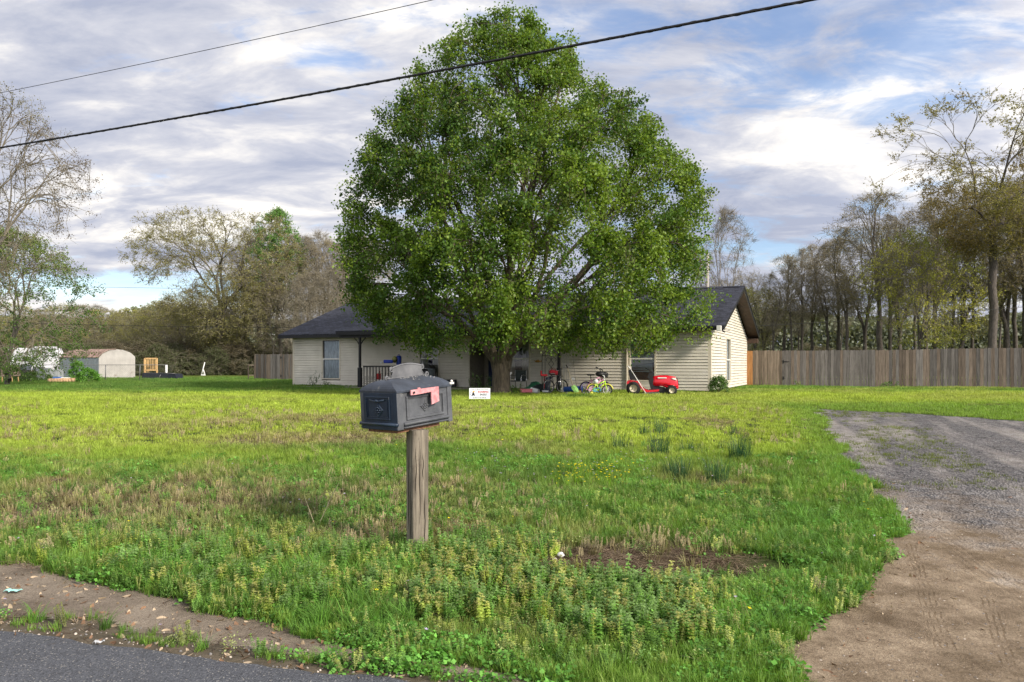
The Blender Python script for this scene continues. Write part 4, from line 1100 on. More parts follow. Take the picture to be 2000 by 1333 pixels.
scatter('fallen_leaves', 'fallenleaf', 10000, 3.4, 9, lambda x, y: np.clip((1-sstep(0, .5, y-strip_band(x)[1]))*.6*(y > road_y(x)-.05)*(x < 3)+(np.abs(x-drive_left(np.clip(y, 3.4, 19))) < .35)*.3+pd(x, y)*.07+.02+in_drive(x, y)*.012, 0, 1)*((y > road_y(x)-.1) | (rv.random(len(x)) < .04)), (.5, 1.2), 'dry fallen leaves scattered along the verge', 'leaves', excl=False, tilt=.5, colf=lambda x, y, r: np.where(r.random((len(x), 1)) < .5, np.array([.46, .36, .25]), np.array([.24, .145, .09]))*r.uniform(.7, 1.15, (len(x), 1)), seed=9)
scatter('gravel', 'gravel', 30000, 3.2, 14, lambda x, y: (in_drive(x, y, False) & (x > drive_left(np.clip(y, 3.4, 19))+.1))*np.clip(.55+sstep(7, 9, y)*.4, 0, 1)+(y < road_y(x)+.3)*(y > road_y(x)-.12)*.7*(x < 2), (.35, 1.2), 'loose stones on the driveway', 'gravel', excl=False, tilt=1.0, colf=lambda x, y, r: np.where(r.random((len(x), 1)) < .6, np.array([.20, .19, .185]), np.array([.48, .42, .36]))*r.uniform(.6, 1.3, (len(x), 1)), seed=10)
def yprob(x, y): return np.clip(inband(x, y, 1105, 1200, 925, 955)*.9+.004*(fbm(x, y, .8, 3, 31.) > .55), 0, 1)
scatter('wildflowers', 'flower', 30000, 4.2, 14, yprob, (.8, 1.4), 'small yellow wildflowers in the grass', 'flowers', colf=lambda x, y, r: np.array([.85, .72, .02])*np.ones((len(x), 1)), seed=11)
scatter('purple_wildflowers', 'flower', 26000, 4.2, 14, lambda x, y: np.clip(inband(x, y, 900, 1400, 895, 950)*.12+inband(x, y, 500, 700, 990, 1010)*.05+.003, 0, 1), (.5, 1.1), 'tiny pale lilac wildflowers in the grass', 'flowers', colf=lambda x, y, r: np.array([.50, .42, .62])*np.ones((len(x), 1)), seed=12)
# grass sprouting on the driveway edge
def sparse(x, y): return (in_drive(x, y) & (x < drive_left(np.clip(y, 3.4, 19))+1.9) & (y > 8.5))*sstep(.47, .56, fbm(x*.7, y*1.6, 1.1, 3, 2.))*.9
scatter('driveway_grass', 'farturf', 9000, 8.0, 20, sparse, (.25, .5), 'thin grass spreading over the driveway edge', 'grass', excl=False, colf=lambda x, y, r: np.array([.16, .20, .045])*r.uniform(.7, 1.3, (len(x), 1)), seed=13)
# rush clumps: individual plants
RM = leaf_mat('rush', .2, .5)
def rush(u, v, h, n, label):
    rng = np.random.default_rng(u); x, y = gp(u, v)
    V, Fq, lv = blades(rng, int(n*.75), h, .0058, .12*h/.3, .40, 3)
    me = np_mesh('rush_clump', V, Fq, {'tint': lv*np.array([.035, .10, .035])})
    o = link('rush_clump', me, RM, None, (x, y, G(x, y))); tag(o, label, 'rush', 'dark green rush clumps in the lawn')
for a in ((1447, 898, .42, 240, 'dense dark rush clump standing furthest right in the lawn'), (1400, 944, .36, 170, 'dark rush clump nearest the driveway edge, closest to the viewer on the right'), (1330, 936, .30, 150, 'low rush clump just left of the one closest to the viewer'), (1308, 930, .28, 90, 'thin small rush clump touching the left side of a low wider clump'), (1286, 890, .40, 190, 'tall rush clump in the middle of the group'), (1212, 880, .30, 120, 'rush clump furthest left of the group'), (1343, 884, .26, 80, 'small faint rush clump between the middle and right clumps'), (1290, 848, .32, 110, 'small rush clump furthest back in the group'), (1258, 850, .22, 90, 'tiny pale rush clump behind the left end of the group'), (1433, 848, .22, 60, 'faint sparse rush clump behind the dense right one')):
    rush(*a)
# two bent straws by the post and other single plants
sb = MB()
for pts in ([(600, 975), (612, 1000), (628, 1040)],):
    pass
def bent(u, v, tops, label):
    x, y = gp(u, v); mb = MB(); 
    for t in tops:
        q = at(t[0], t[1], y); m = at(t[2], t[3], y)
        mb.tube([(0, 0, 0), (m.x-x, 0, m.z-G(x, y)), (q.x-x, 0, q.z-G(x, y))], [.004, .0035, .002], 4)
    o = mb.build('dry_stalk', mat('dry_stalk', (.42, .36, .22), .8), None, (x, y, G(x, y))); tag(o, label, 'plant')
bent(618, 1035, [(662, 944, 650, 965), (594, 968, 600, 985)], 'tall bent pair of pale dry stalks in the grass left of the mailbox post')
# ------------------------------------------------------------------ house
CT, ST = math.cos(HA), math.sin(HA)
def hx(u, t=0.):
    """local x on the plane y=t of the house for an image column"""
    m = (u-1000)/F
    return (m*(29.7+t*CT)-7.98-t*ST)/(CT+m*ST)
def hzz(v, x, t=0.):
    Y = 29.7-x*ST+t*CT
    return EYE+(HZ-v)/F*Y-LAWN
def hxw(x, t): return (7.98+x*CT+t*ST, 29.7-x*ST+t*CT)
H = empty('house', (7.98, 29.7, LAWN), -HA, 'single-storey house with cream lap siding and dark shingle gable roof behind the big tree', 'house')
SID = mat('siding', (.63, .59, .50), .55, var=.03, scale=1.2, spec=.3, c2=(.69, .65, .56), dirt=((.36, .34, .25), 1.6, .68))
TRIM = mat('vinyl_trim', (.62, .56, .45), .5, var=.03)
WHT = mat('white_vinyl', (.72, .71, .66), .45, var=.03)
FAS = mat('black_fascia', (.012, .012, .014), .35, var=.1)
SOF = mat('dark_soffit', (.055, .030, .018), .6, var=.2)
LH = 21.45; DP = 10.65; WH = 2.56; EX = .127
def lap_wall(x0, x1, z0, z1, holes, axis='x', pos=0., sgn=-1, top=None):
    """siding of overlapping courses with real laps; holes = (a0,a1,z0,z1); top(z)->(a0,a1) clips a gable"""
    mb = MB(); k = 0; z = z0
    while z < z1-1e-4:
        ze = min(z+EX, z1)
        cuts = [(x0, x1)]
        if top: a, b = top((z+ze)/2+.01); cuts = [(max(x0, a), min(x1, b))]
        for (a, b, c, d) in holes:
            if c < (z+ze)/2 < d:
                n = []
                for (p, q) in cuts:
                    if b <= p or a >= q: n.append((p, q)); continue
                    if a > p: n.append((p, a))
                    if b < q: n.append((b, q))
                cuts = n
        for (p, q) in cuts:
            if q-p < .01: continue
            o1, o2, o3 = .040, .006, -.03
            h = ze-z
            pr = [(o1-.006, z), (o1, z+.008), (.024, z+h*.44), (.031, z+h*.48), (.029, z+h*.60), (.018, z+h*.80), (-.022, z+h*.82), (-.022, ze-.001), (o3, ze-.001), (o3, z)]
            if axis == 'x':
                A = [(p, pos+sgn*o, zz_) for o, zz_ in pr]; B = [(q, pos+sgn*o, zz_) for o, zz_ in pr]
            else:
                A = [(pos+sgn*o, p, zz_) for o, zz_ in pr]; B = [(pos+sgn*o, q, zz_) for o, zz_ in pr]
            n = len(pr); mb.add(A+B, [tuple(range(n)), tuple(range(2*n-1, n-1, -1))]+[(i, i+n, (i+1) % n+n, (i+1) % n) for i in range(n)])
        z = ze
    return mb
wins = []
def W_(u0, u1, v0, v1, t=0):
    a, b = hx(u0, t), hx(u1, t); xm = (a+b)/2
    return (a, b, hzz(v1, xm, t), hzz(v0, xm, t))
w1 = W_(629, 665.6, 663, 741); w2 = W_(818.5, 859, 661, 743); w3 = W_(986, 1036, 655, 743); w4 = W_(1229, 1281.5, 650, 745)
RX0, RX1 = hx(917), hx(976)
holes = [w1, w2, w3, w4, (RX0, RX1, 0, 2.25)]
lap_wall(-LH+.10, -.10, .06, WH, holes).build('front_wall', SID, H)
rise = .36
gz = lambda z: ((z-WH)/rise-.02, DP-(z-WH)/rise+.02) if z > WH else (-1, 99)
ws = (hx(0), 0, 0, 0)
def sy(u):
    m = (u-1000)/F; return (m*29.7-7.98)/(ST-m*CT)
def sz(v, y): return EYE+(HZ-v)/F*(29.7+y*CT)-LAWN
s0, s1 = sy(1416.5), sy(1426.2)
w5 = (s0, s1, sz(748, s0), sz(657, s0))
lap_wall(.10, DP-.10, .06, WH+rise*DP/2-.02, [w5], 'y', 0., 1, gz).build('gable_wall', SID, H)
lap_wall(.10, DP-.10, .06, WH+rise*DP/2-.02, [], 'y', -LH, -1, gz).build('gable_wall', SID, H)
MB().box(-LH+.05, -.05, DP-.1, DP, .06, WH).build('back_wall', SID, H)
MB().box(-LH+.06, -.06, .08, DP-.12, -.3, .055).build('foundation', mat('concrete', (.20, .17, .14), .9, var=.15, bump=.4), H)
for nm, x, y in (('corner_trim', -.0, 0), ('corner_trim', -LH, 0), ('corner_trim', 0, DP), ('corner_trim', -LH, DP)):
    sx = 1 if x == 0 else -1; sy_ = -1 if y == 0 else 1
    m = MB(); m.box(*sorted((x+sx*.028, x-sx*.10)), *sorted((y+sy_*.028, y-sy_*.0)), .05, WH+.02); m.box(*sorted((x+sx*.028, x)), *sorted((y-sy_*.002, y-sy_*.10)), .05, WH+.02)
    m.build(nm, TRIM, H)
# entry recess
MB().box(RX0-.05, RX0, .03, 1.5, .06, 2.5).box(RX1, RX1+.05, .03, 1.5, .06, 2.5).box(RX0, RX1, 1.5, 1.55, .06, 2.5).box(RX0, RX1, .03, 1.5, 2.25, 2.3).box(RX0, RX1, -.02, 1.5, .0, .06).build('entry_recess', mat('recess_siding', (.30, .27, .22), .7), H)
MB().box(RX0-.05, RX0+.012, -.032, -.0, .06, 2.3).build('corner_trim', TRIM, H)
dx0 = RX0+.25
d = MB().bbox(dx0, dx0+.91, 1.45, 1.49, .08, 2.1, .004)
for (a, b, c, e_) in ((.1, .42, .15, .85), (.5, .81, .15, .85), (.1, .42, 1.0, 1.8), (.5, .81, 1.0, 1.8)): d.bbox(dx0+a, dx0+b, 1.44, 1.452, .08+c, .08+e_, .003)
door = d.build('door', mat('blue_paint', (.012, .028, .10), .35), H); door['label'] = 'dark blue panelled front door'
MB().lathe([(.001, 0), (.03, .005), (.028, .04), (.012, .06)], (dx0+.82, 1.40, 1.05), 'y', 12).build('handle', mat('brass', (.5, .38, .15), .3, 1.), door)
# windows: frame > glass, sash, curtain
CUR = mat('curtain', (.62, .70, .76), .9, var=.25, scale=14, stretch=(3, 3, .3))
CURW = mat('curtain_cream', (.50, .47, .38), .9, var=.3, scale=12, stretch=(3, 3, .3))
BLI = mat('blind', (.66, .68, .66), .7, var=.05)
GL = glass_mat('window_glass'); GLD = glass_mat('window_glass_dark', (.55, .6, .6))
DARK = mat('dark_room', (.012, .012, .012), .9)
def window(w, kind, axis='x', pos=0., sgn=-1, rail=None, fw=.06, label=None):
    a, b, z0, z1 = w
    def bx(m, p, q, o1, o2, c, d):
        o = sorted((pos+sgn*o1, pos+sgn*o2))
        if axis == 'x': m.box(p, q, o[0], o[1], c, d)
        else: m.box(o[0], o[1], p, q, c, d)
    m = MB(); bx(m, a-.005, a+fw, -.03, .045, z0, z1); bx(m, b-fw, b+.005, -.03, .045, z0, z1); bx(m, a+fw, b-fw, -.03, .042, z1-fw, z1); bx(m, a+fw, b-fw, -.03, .05, z0-.01, z0+fw*.8)
    wo_ = m.build('window', TRIM, H)
    if label: wo_['label'] = label
    zr = rail if rail else (z0+z1)/2
    m = MB(); bx(m, a+fw, b-fw, -.01, .02, zr-.03, zr+.03); bx(m, a+fw, a+fw+.025, -.02, .012, z0+fw, zr-.03); bx(m, b-fw-.025, b-fw, -.02, .012, z0+fw, zr-.03)
    m.build('sash', WHT, wo_)
    if axis == 'x': gv = [(a+fw, pos+.022, z0+.04), (b-fw, pos+.022, z0+.04), (b-fw, pos+.022, z1-fw), (a+fw, pos+.022, z1-fw)]
    else: gv = [(pos-.022, a+fw, z0+.04), (pos-.022, b-fw, z0+.04), (pos-.022, b-fw, z1-fw), (pos-.022, a+fw, z1-fw)]
    gm = bpy.data.meshes.new('glass'); gm.from_pydata(gv, [], [(0, 1, 2, 3)]); gm.update(); link('glass', gm, GL, wo_)
    # room behind: a closed dark box
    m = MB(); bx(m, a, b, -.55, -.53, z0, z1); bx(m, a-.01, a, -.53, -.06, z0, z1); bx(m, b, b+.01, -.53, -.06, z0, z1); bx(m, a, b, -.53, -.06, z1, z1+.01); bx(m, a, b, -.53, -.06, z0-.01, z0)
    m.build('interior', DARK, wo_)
    def curtain(p, q, zb, zt, mt, nm='curtain'):
        nn = 40; V = []; Fq = []
        for i in range(nn+1):
            x = p+(q-p)*i/nn; o = -.085-.035*math.sin(i*1.15)-.02*math.sin(i*.37+1)
            for z in (zb, zt):
                V.append((x, pos+sgn*o, z) if axis == 'x' else (pos+sgn*o, x, z))
        for i in range(nn): Fq.append((2*i, 2*i+2, 2*i+3, 2*i+1))
        mb = MB(); mb.smooth = True; mb.add(V, Fq); mb.build(nm, mt, wo_)
    if kind == 'curtain': curtain(a+fw+.02, b-fw-.02, z0+.06, z1-.1, CUR)
    if kind == 'dark': curtain(a+fw, a+.45, z0+.06, z1-.1, CURW); curtain(b-.45, b-fw, z0+.06, z1-.1, CURW)
    if kind == 'blind':
        m = MB(); bx(m, a+fw, b-fw-.04, -.045, -.04, zr-.16, z1-fw)
        for k in range(6):
            z = zr-.2-k*.07
            A = [(a+fw, pos+sgn*-.05, z-.03+.01*k), (b-fw-.10, pos+sgn*-.05, z+random.uniform(-.03, .03)), (b-fw-.10, pos+sgn*-.046, z+.055), (a+fw, pos+sgn*-.046, z+.03)]
            m.add(A, [(0, 1, 2, 3)])
        m.build('blind', BLI, wo_)
        m = MB(); bx(m, a+fw, b-fw, -.22, -.16, z0, z0+.72); bx(m, a+.25, a+.27, -.16, -.155, z0, z0+.72); m.build('cabinet', mat('brown_wood', (.16, .06, .02), .5, var=.3), wo_)
        m = MB()
        if axis == 'x': m.tube([(a+.2, pos+.12, z0+.80), (b-.1, pos+.11, z0+.95)], .018, 6)
        m.build('blind_rail', WHT, wo_)
    return wo_
def rz_(v, w): return hzz(v, (w[0]+w[1])/2)
window(w1, 'curtain', rail=rz_(701.5, w1), label='window with blue-grey curtains at the left end'); window(w2, 'dark', rail=rz_(700.8, w2)); window(w3, 'dark', rail=rz_(701, w3)); window(w4, 'blind', rail=rz_(701, w4), label='window with a broken white blind and brown wood below')
window(w5, 'curtain', 'y', 0., 1, rail=sz(703, s0), fw=.12)
# roof: two slabs with shingles, fascia, soffits
def shingle_mat():
    m, nt = new_mat('shingles')
    out = N(nt, 'ShaderNodeOutputMaterial'); p = N(nt, 'ShaderNodeBsdfPrincipled'); L(nt, p.outputs[0], out.inputs[0])
    tc = N(nt, 'ShaderNodeTexCoord'); mp = N(nt, 'ShaderNodeMapping'); mp.inputs['Scale'].default_value = (1, 1.063, 0); L(nt, tc.outputs['Object'], mp.inputs[0])
    b = N(nt, 'ShaderNodeTexBrick'); b.inputs['Scale'].default_value = 1; b.inputs['Brick Width'].default_value = .24; b.inputs['Row Height'].default_value = .14
    b.inputs['Mortar Size'].default_value = .018; b.inputs['Mortar Smooth'].default_value = .3; b.inputs['Bias'].default_value = 0; b.offset = .37; b.offset_frequency = 2; b.squash = 1.35; b.squash_frequency = 3
    b.inputs['Color1'].default_value = (.008, .009, .015, 1); b.inputs['Color2'].default_value = (.046, .050, .072, 1); b.inputs['Mortar'].default_value = (.008, .008, .011, 1)
    L(nt, mp.outputs[0], b.inputs['Vector'])
    nz = N(nt, 'ShaderNodeTexNoise'); nz.inputs['Scale'].default_value = 60; nz.inputs['Detail'].default_value = 4; L(nt, tc.outputs['Object'], nz.inputs['Vector'])
    mx = N(nt, 'ShaderNodeMixRGB', blend_type='MULTIPLY'); mx.inputs[0].default_value = .5; L(nt, b.outputs[0], mx.inputs[1]); L(nt, nz.outputs[0], mx.inputs[2])
    L(nt, b.outputs[0], p.inputs['Base Color']); p.inputs['Roughness'].default_value = .75; p.inputs['Specular IOR Level'].default_value = .35
    bp = N(nt, 'ShaderNodeBump'); bp.inputs['Strength'].default_value = .8; bp.inputs['Distance'].default_value = .012; L(nt, b.outputs['Fac'], bp.inputs['Height']); bp.invert = True
    L(nt, bp.outputs[0], p.inputs['Normal']); return m
SH = shingle_mat()
OV = .47; RK_ = .62
ze = 2.66; zr_ = ze+rise*(DP/2+OV)
m = MB()
x0, x1 = -LH-RK_, RK_
for sgn, yb in ((1, -OV), (-1, DP+OV)):
    A = [(x0, yb, ze), (x1, yb, ze), (x1, DP/2, zr_), (x0, DP/2, zr_)]
    B = [(a, b, c-.035) for a, b, c in A]
    m.add(A+B, [(0, 1, 2, 3), (7, 6, 5, 4), (0, 4, 5, 1), (1, 5, 6, 2), (3, 7, 4, 0)])
roof = m.build('roof', SH, H)
m = MB(); m.prism([(DP/2-.16, zr_-.035), (DP/2, zr_+.035), (DP/2+.16, zr_-.035)], x0, x1, 'x'); m.build('ridge_cap', SH, roof)
m = MB(); m.box(x0+.02, x1-.02, -OV+.0, -OV+.03, ze-.19, ze-.037); m.box(x0+.02, x1-.02, DP+OV-.03, DP+OV, ze-.19, ze-.037)
for x in (x1-.05, x0+.02):
    for yb, s in ((-OV+.03, 1), (DP+OV-.03, -1)):
        m.add([(x, yb, ze-.03), (x, DP/2, zr_-.045), (x, DP/2, zr_-.21), (x, yb, ze-.19), (x+.03, yb, ze-.03), (x+.03, DP/2, zr_-.045), (x+.03, DP/2, zr_-.21), (x+.03, yb, ze-.19)], [(0, 1, 2, 3), (4, 7, 6, 5), (0, 4, 5, 1), (3, 2, 6, 7), (0, 3, 7, 4)])
m.build('fascia', FAS, roof)
m = MB(); m.box(x0+.05, x1-.05, -OV+.03, -.0, ze-.17, ze-.16); m.box(x0+.05, x1-.05, DP, DP+OV-.03, ze-.17, ze-.16)
for xa, xb in ((.03, x1-.05), (x0+.05, -LH-.03)):
    for s, yb in ((1, -OV+.03), (-1, DP+OV-.03)):
        A = [(xa, yb, ze-.12), (xb, yb, ze-.12), (xb, DP/2, zr_-.13), (xa, DP/2, zr_-.13)]
        m.add(A+[(a, b, c-.012) for a, b, c in A], [(0, 1, 2, 3), (7, 6, 5, 4), (0, 4, 5, 1), (1, 5, 6, 2), (3, 7, 4, 0)])
        # grooves of the soffit boards
        for k in range(1, 36):
            t = k/36; yy = yb+(DP/2-yb)*t; z = ze-.135+(zr_-ze)*t
            m.box(xa, xb, yy-.006, yy+.006, z-.008, z+.002)
m.build('soffit', SOF, roof)
# return boxes at the gable ends
m = MB(); m.box(.03, x1-.06, DP-.02, DP+OV-.03, ze-.42, ze-.18); m.build('eave_return', SOF, roof)
# porch roof, columns, beam
PX0, PX1 = hx(664, -1.7), hx(1205, -1.7)
m = MB(); A = [(PX0, -2.05, 2.70), (PX1, -2.05, 2.70), (PX1, .9, 3.23), (PX0, .9, 3.23)]
m.add(A+[(a, b, c-.035) for a, b, c in A], [(0, 1, 2, 3), (7, 6, 5, 4), (0, 4, 5, 1), (1, 5, 6, 2), (3, 7, 4, 0)])
pr_ = m.build('porch_roof', SH, H)
MB().box(PX0+.02, PX1-.02, -2.05, -2.02, 2.50, 2.664).box(PX0+.02, PX0+.05, -2.02, -.5, 2.50, 2.664).box(PX0+.06, PX1-.06, -1.85, -1.72, 2.38, 2.52).box(PX0+.06, PX1-.06, -2.0, -.5, 2.525, 2.54).build('fascia', FAS, pr_)
BLK = mat('black_post', (.010, .010, .012), .4)
for u in (703, 1092, 836 if False else 930):
    if u == 930: continue
    x = hx(u, -1.78)
    m = MB(); m.bbox(x-.05, x+.05, -1.83, -1.73, .9, 2.40, .008); m.bbox(x-.085, x+.085, -1.865, -1.695, .0, .97, .012)
    m.tube([(x+.05, -1.78, 2.05), (x+.16, -1.78, 2.22), (x+.33, -1.78, 2.38)], .022, 6); m.tube([(x-.05, -1.78, 2.05), (x-.16, -1.78, 2.22), (x-.33, -1.78, 2.38)], .022, 6)
    m.build('porch_post', BLK, H)
MB().bbox(hx(640), hx(1215), -2.0, -.03, -.2, .05, .01).build('porch_slab', mat('slab', (.25, .22, .19), .9, var=.15, bump=.3), H)
# downspout, floodlight
x = hx(1224.5, -.07)
MB().bbox(x-.035, x+.035, -.10, -.03, .15, 2.45, .008).build('downspout', TRIM, H)
m = MB(); fx_ = .42; m.bbox(fx_-.09, fx_+.09, -OV-.16, -OV-.02, ze-.24, ze-.02, .015); fl = m.build('floodlight', WHT, H)
MB().tube([(fx_+.12, -OV-.06, ze-.22), (fx_+.22, -OV-.1, ze-.28)], .03, 8).tube([(fx_+.12, -OV-.02, ze-.15), (fx_+.42, -OV-.12, ze-.24)], .012, 6).build('camera_arm', BLK, fl)

# ------------------------------------------------------------------ fences
BM = board_mat('weathered_boards')
def plank_fence(name, p0, p1, hgt, w, label, seed, warm=0, new_until=0, gate=None):
    rng = random.Random(seed); p0 = Vector(p0); p1 = Vector(p1); d = (p1-p0); Ln = d.length; ang = math.atan2(d.y, d.x)
    e = empty(name, (p0.x, p0.y, G(p0.x, p0.y)), ang, label, 'fence')
    m = MB(); x = 0; i = 0
    while x < Ln-.02:
        ww = w*rng.uniform(.94, 1.04); h = hgt+rng.uniform(-.014, .014); tz = rng.uniform(-.003, .003)
        gx, gy = p0.x+math.cos(ang)*x, p0.y+math.sin(ang)*x; zb = G(gx, gy)-G(p0.x, p0.y)
        g = rng.uniform(.65, 1.3); br = rng.random()
        c = (.175*g, .163*g, .152*g) if br > .3 else (.185*g, .15*g, .12*g)
        if x < 1.9 and new_until: c = (.21*g, .17*g, .13*g)
        if x < new_until: c = (.36*g, .18*g, .07*g)
        m.cur = c
        y = rng.uniform(-.006, .006); k = .028; c0 = x+.004; c1 = x+ww-.004
        lean = rng.uniform(-.006, .006)
        pts = [(c0, zb+.03), (c1, zb+.03), (c1+lean, zb+h-k), (c1-k+lean, zb+h), (c0+k+lean, zb+h), (c0+lean, zb+h-k)]
        m.prism(pts, y-.009, y+.009, 'y'); x += ww; i += 1
    m.build('boards', BM, e)
    m = MB(); m.cur = (.13, .10, .08)
    for z in (.35, 1.0, hgt-.25): m.box(0, Ln, .02, .058, z, z+.085)
    m.build('rail', BM, e)
    for k in range(int(Ln/2.4)+1):
        q = MB(); q.cur = (.14, .12, .10); q.box(k*2.4, k*2.4+.09, .058, .148, -.1, hgt-.06); q.build('post', BM, e)
    return e
pF0 = Vector((12.35, 39.35, 0)); dF = Vector((math.cos(-HA), math.sin(-HA), 0))
fr = plank_fence('wooden_fence', pF0, pF0+dF*21, 1.86, .148, 'tall weathered dog-ear board fence running right from the house corner', 3, new_until=.3)
def hinge(par, x, z, s=1):
    m = MB(); m.prism([(x, z-.09), (x+.045, z-.09), (x+.045, z-.02), (x+.33*s, z-.008), (x+.33*s, z+.008), (x+.045, z+.02), (x+.045, z+.09), (x, z+.09)], -.026, -.012, 'y'); m.build('hinge', BLK, par)
hinge(fr, 1.95, 1.28); hinge(fr, 1.95, .42, .3)
a0 = at(497, 737, 55); b0 = at(640, 737, 51)
fl2 = plank_fence('wooden_fence', (a0.x, a0.y, 0), (b0.x, b0.y, 0), 1.86, .148, 'grey board fence with a gate hinge, left of the house', 9)
hinge(fl2, 2.85, 1.62, .6); hinge(fl2, 2.85, .3, .6)
lx_, ly_ = tp(491, 54); e = empty('timber_frame', (lx_, ly_, G(lx_, ly_)), .2, 'small dark wooden frame leaning against the end of the left fence', 'frame')
MB().bbox(-.25, -.18, -.03, .03, 0, 1.1, .004).bbox(.18, .25, -.03, .03, 0, 1.1, .004).build('upright', mat('dark_timber', (.06, .045, .035), .8), e)
MB().bbox(-.18, .18, -.02, .02, 1.03, 1.1, .004).bbox(-.18, .18, -.02, .02, .3, .36, .004).build('crossbar', mat('dark_timber2', (.16, .13, .10), .8), e)

# ------------------------------------------------------------------ mailbox
MX, MY = -.128*6.28, 6.28
WEA = mat('weathered_post', (.10, .083, .064), .85, var=.3, scale=2.2, stretch=(14, 14, .9), bump=.9, bscale=2.5, c2=(.18, .155, .12), dirt=((.05, .035, .026), 3.2, .56))
BOXM = mat('grey_mailbox_paint', (.035, .039, .047), .55, var=.12, scale=3, c2=(.10, .105, .115), dirt=((.20, .20, .20), 3.5, .60), bump=.15, bscale=40)
BOXD = mat('dark_mailbox_paint', (.017, .030, .052), .30, var=.15, scale=8, spec=.5, bump=.10, bscale=40)
BOXR = mat('mailbox_roof_paint', (.032, .039, .052), .40, var=.25, scale=5, spec=.5, dirt=((.16, .16, .15), 9., .60), bump=.15, bscale=50)
FLG = mat('faded_red_plastic', (.52, .17, .19), .5, var=.12, scale=14, c2=(.64, .33, .34))
mbx = empty('mailbox', (MX, MY, G(MX, MY)), 0, 'grey ornate metal mailbox with a faded pink flag on a weathered square wooden post', 'mailbox')
pz_ = 1.10-G(MX, MY)
PA = math.radians(31)
pm = MB(); s = .073
nseg = 14
for k in range(nseg+1): pass
V = []; Fq = []
sec = [(-s, -s+.006), (-s+.006, -s), (-.3*s, -s-.001), (.25*s, -s+.0005), (s-.006, -s), (s, -s+.006), (s+.001, .1*s), (s, s-.006), (s-.006, s), (-s+.006, s), (-s, s-.006), (-s-.001, 0)]
for k in range(nseg+1):
    z = -.3+(pz_+.30)*k/nseg; sc_ = 1+random.uniform(-.012, .012)-.03*(1-k/nseg)
    for (a, b) in sec: V.append(((a*math.cos(PA)-b*math.sin(PA))*sc_, (a*math.sin(PA)+b*math.cos(PA))*sc_, z))
ns_ = len(sec)
for k in range(nseg):
    for i in range(ns_): j = (i+1) % ns_; Fq.append((k*ns_+i, k*ns_+j, (k+1)*ns_+j, (k+1)*ns_+i))
Fq.append(tuple(nseg*ns_+i for i in range(ns_)))
pm.add(V, Fq); post = pm.build('post', WEA, mbx)
# drying cracks in the post
ck = MB()
for (o, z0_, z1_) in ((-.01, .25, .95), (.035, .05, .5), (-.045, .5, .9), (.02, .62, .85)):
    f1 = []
    for k in range(7):
        t = k/6; xx = o+.004*math.sin(k*1.7+o*90); f1.append((xx, -s-.003, z0_+(z1_-z0_)*t))
    ck.tube([(a*math.cos(PA)-b*math.sin(PA), a*math.sin(PA)+b*math.cos(PA), c) for a, b, c in f1], [.0005, .002, .0028, .0025, .002, .0015, .0004], 4)
for (o, z0_, z1_) in ((.01, .2, .9), (-.035, .1, .7)):
    f1 = [(-s-.003, o+.004*math.sin(k*1.9), z0_+(z1_-z0_)*k/6) for k in range(7)]
    ck.tube([(a*math.cos(PA)-b*math.sin(PA), a*math.sin(PA)+b*math.cos(PA), c) for a, b, c in f1], [.0005, .002, .003, .0035, .002, .0015, .0004], 4)
ck.build('crack', mat('crack', (.02, .014, .01), .95), post)
# box, local frame: x along the long side away to the right, y along the short side away to the left
BL, BW, BH = .655, .425, .315
AL = math.radians(53)
# near corner of the box
ncx, ncy = (778-1000)/F*6.1, 6.1
Mb = Matrix.Translation((ncx-MX, ncy-MY, 1.105-G(MX, MY))) @ Matrix.Rotation(AL, 4, 'Z') @ Matrix.Rotation(-math.atan(.07), 4, 'Y')
def B_(): q = MB(); q.M = Mb; return q
def framed(q, axis, pos, sg, a0, a1, z0, z1, w, o):
    """raised moulding frame on a face"""
    for (p, r, c, d) in ((a0, a1, z1-w, z1), (a0, a1, z0, z0+w), (a0, a0+w, z0+w, z1-w), (a1-w, a1, z0+w, z1-w)):
        lo, hi = sorted((pos, pos+sg*o))
        if axis == 'y': q.bbox(p, r, lo, hi, c, d, .003)
        else: q.bbox(lo, hi, p, r, c, d, .003)
b1 = B_(); b1.bbox(0, BL, 0, BW, .012, BH, .004)
b1.bbox(-.012, .06, -.010, .03, 0, BH+.004, .006); b1.bbox(BL-.045, BL+.012, -.010, .03, -.005, BH+.004, .006)
b1.bbox(-.012, .03, BW-.03, BW+.010, 0, BH+.004, .006); b1.bbox(BL-.04, BL+.012, BW-.03, BW+.010, 0, BH+.004, .006)
b1.tube([(.06, -.012, .045), (BL-.045, -.012, .045)], .014, 10); b1.tube([(.06, -.010, .015), (BL-.045, -.010, .015)], .008, 8)
framed(b1, 'y', 0, -1, .10, BL-.09, .075, .275, .020, .012); framed(b1, 'y', 0, -1, .125, BL-.115, .095, .255, .007, .006)
body = b1.build('box', BOXM, mbx)
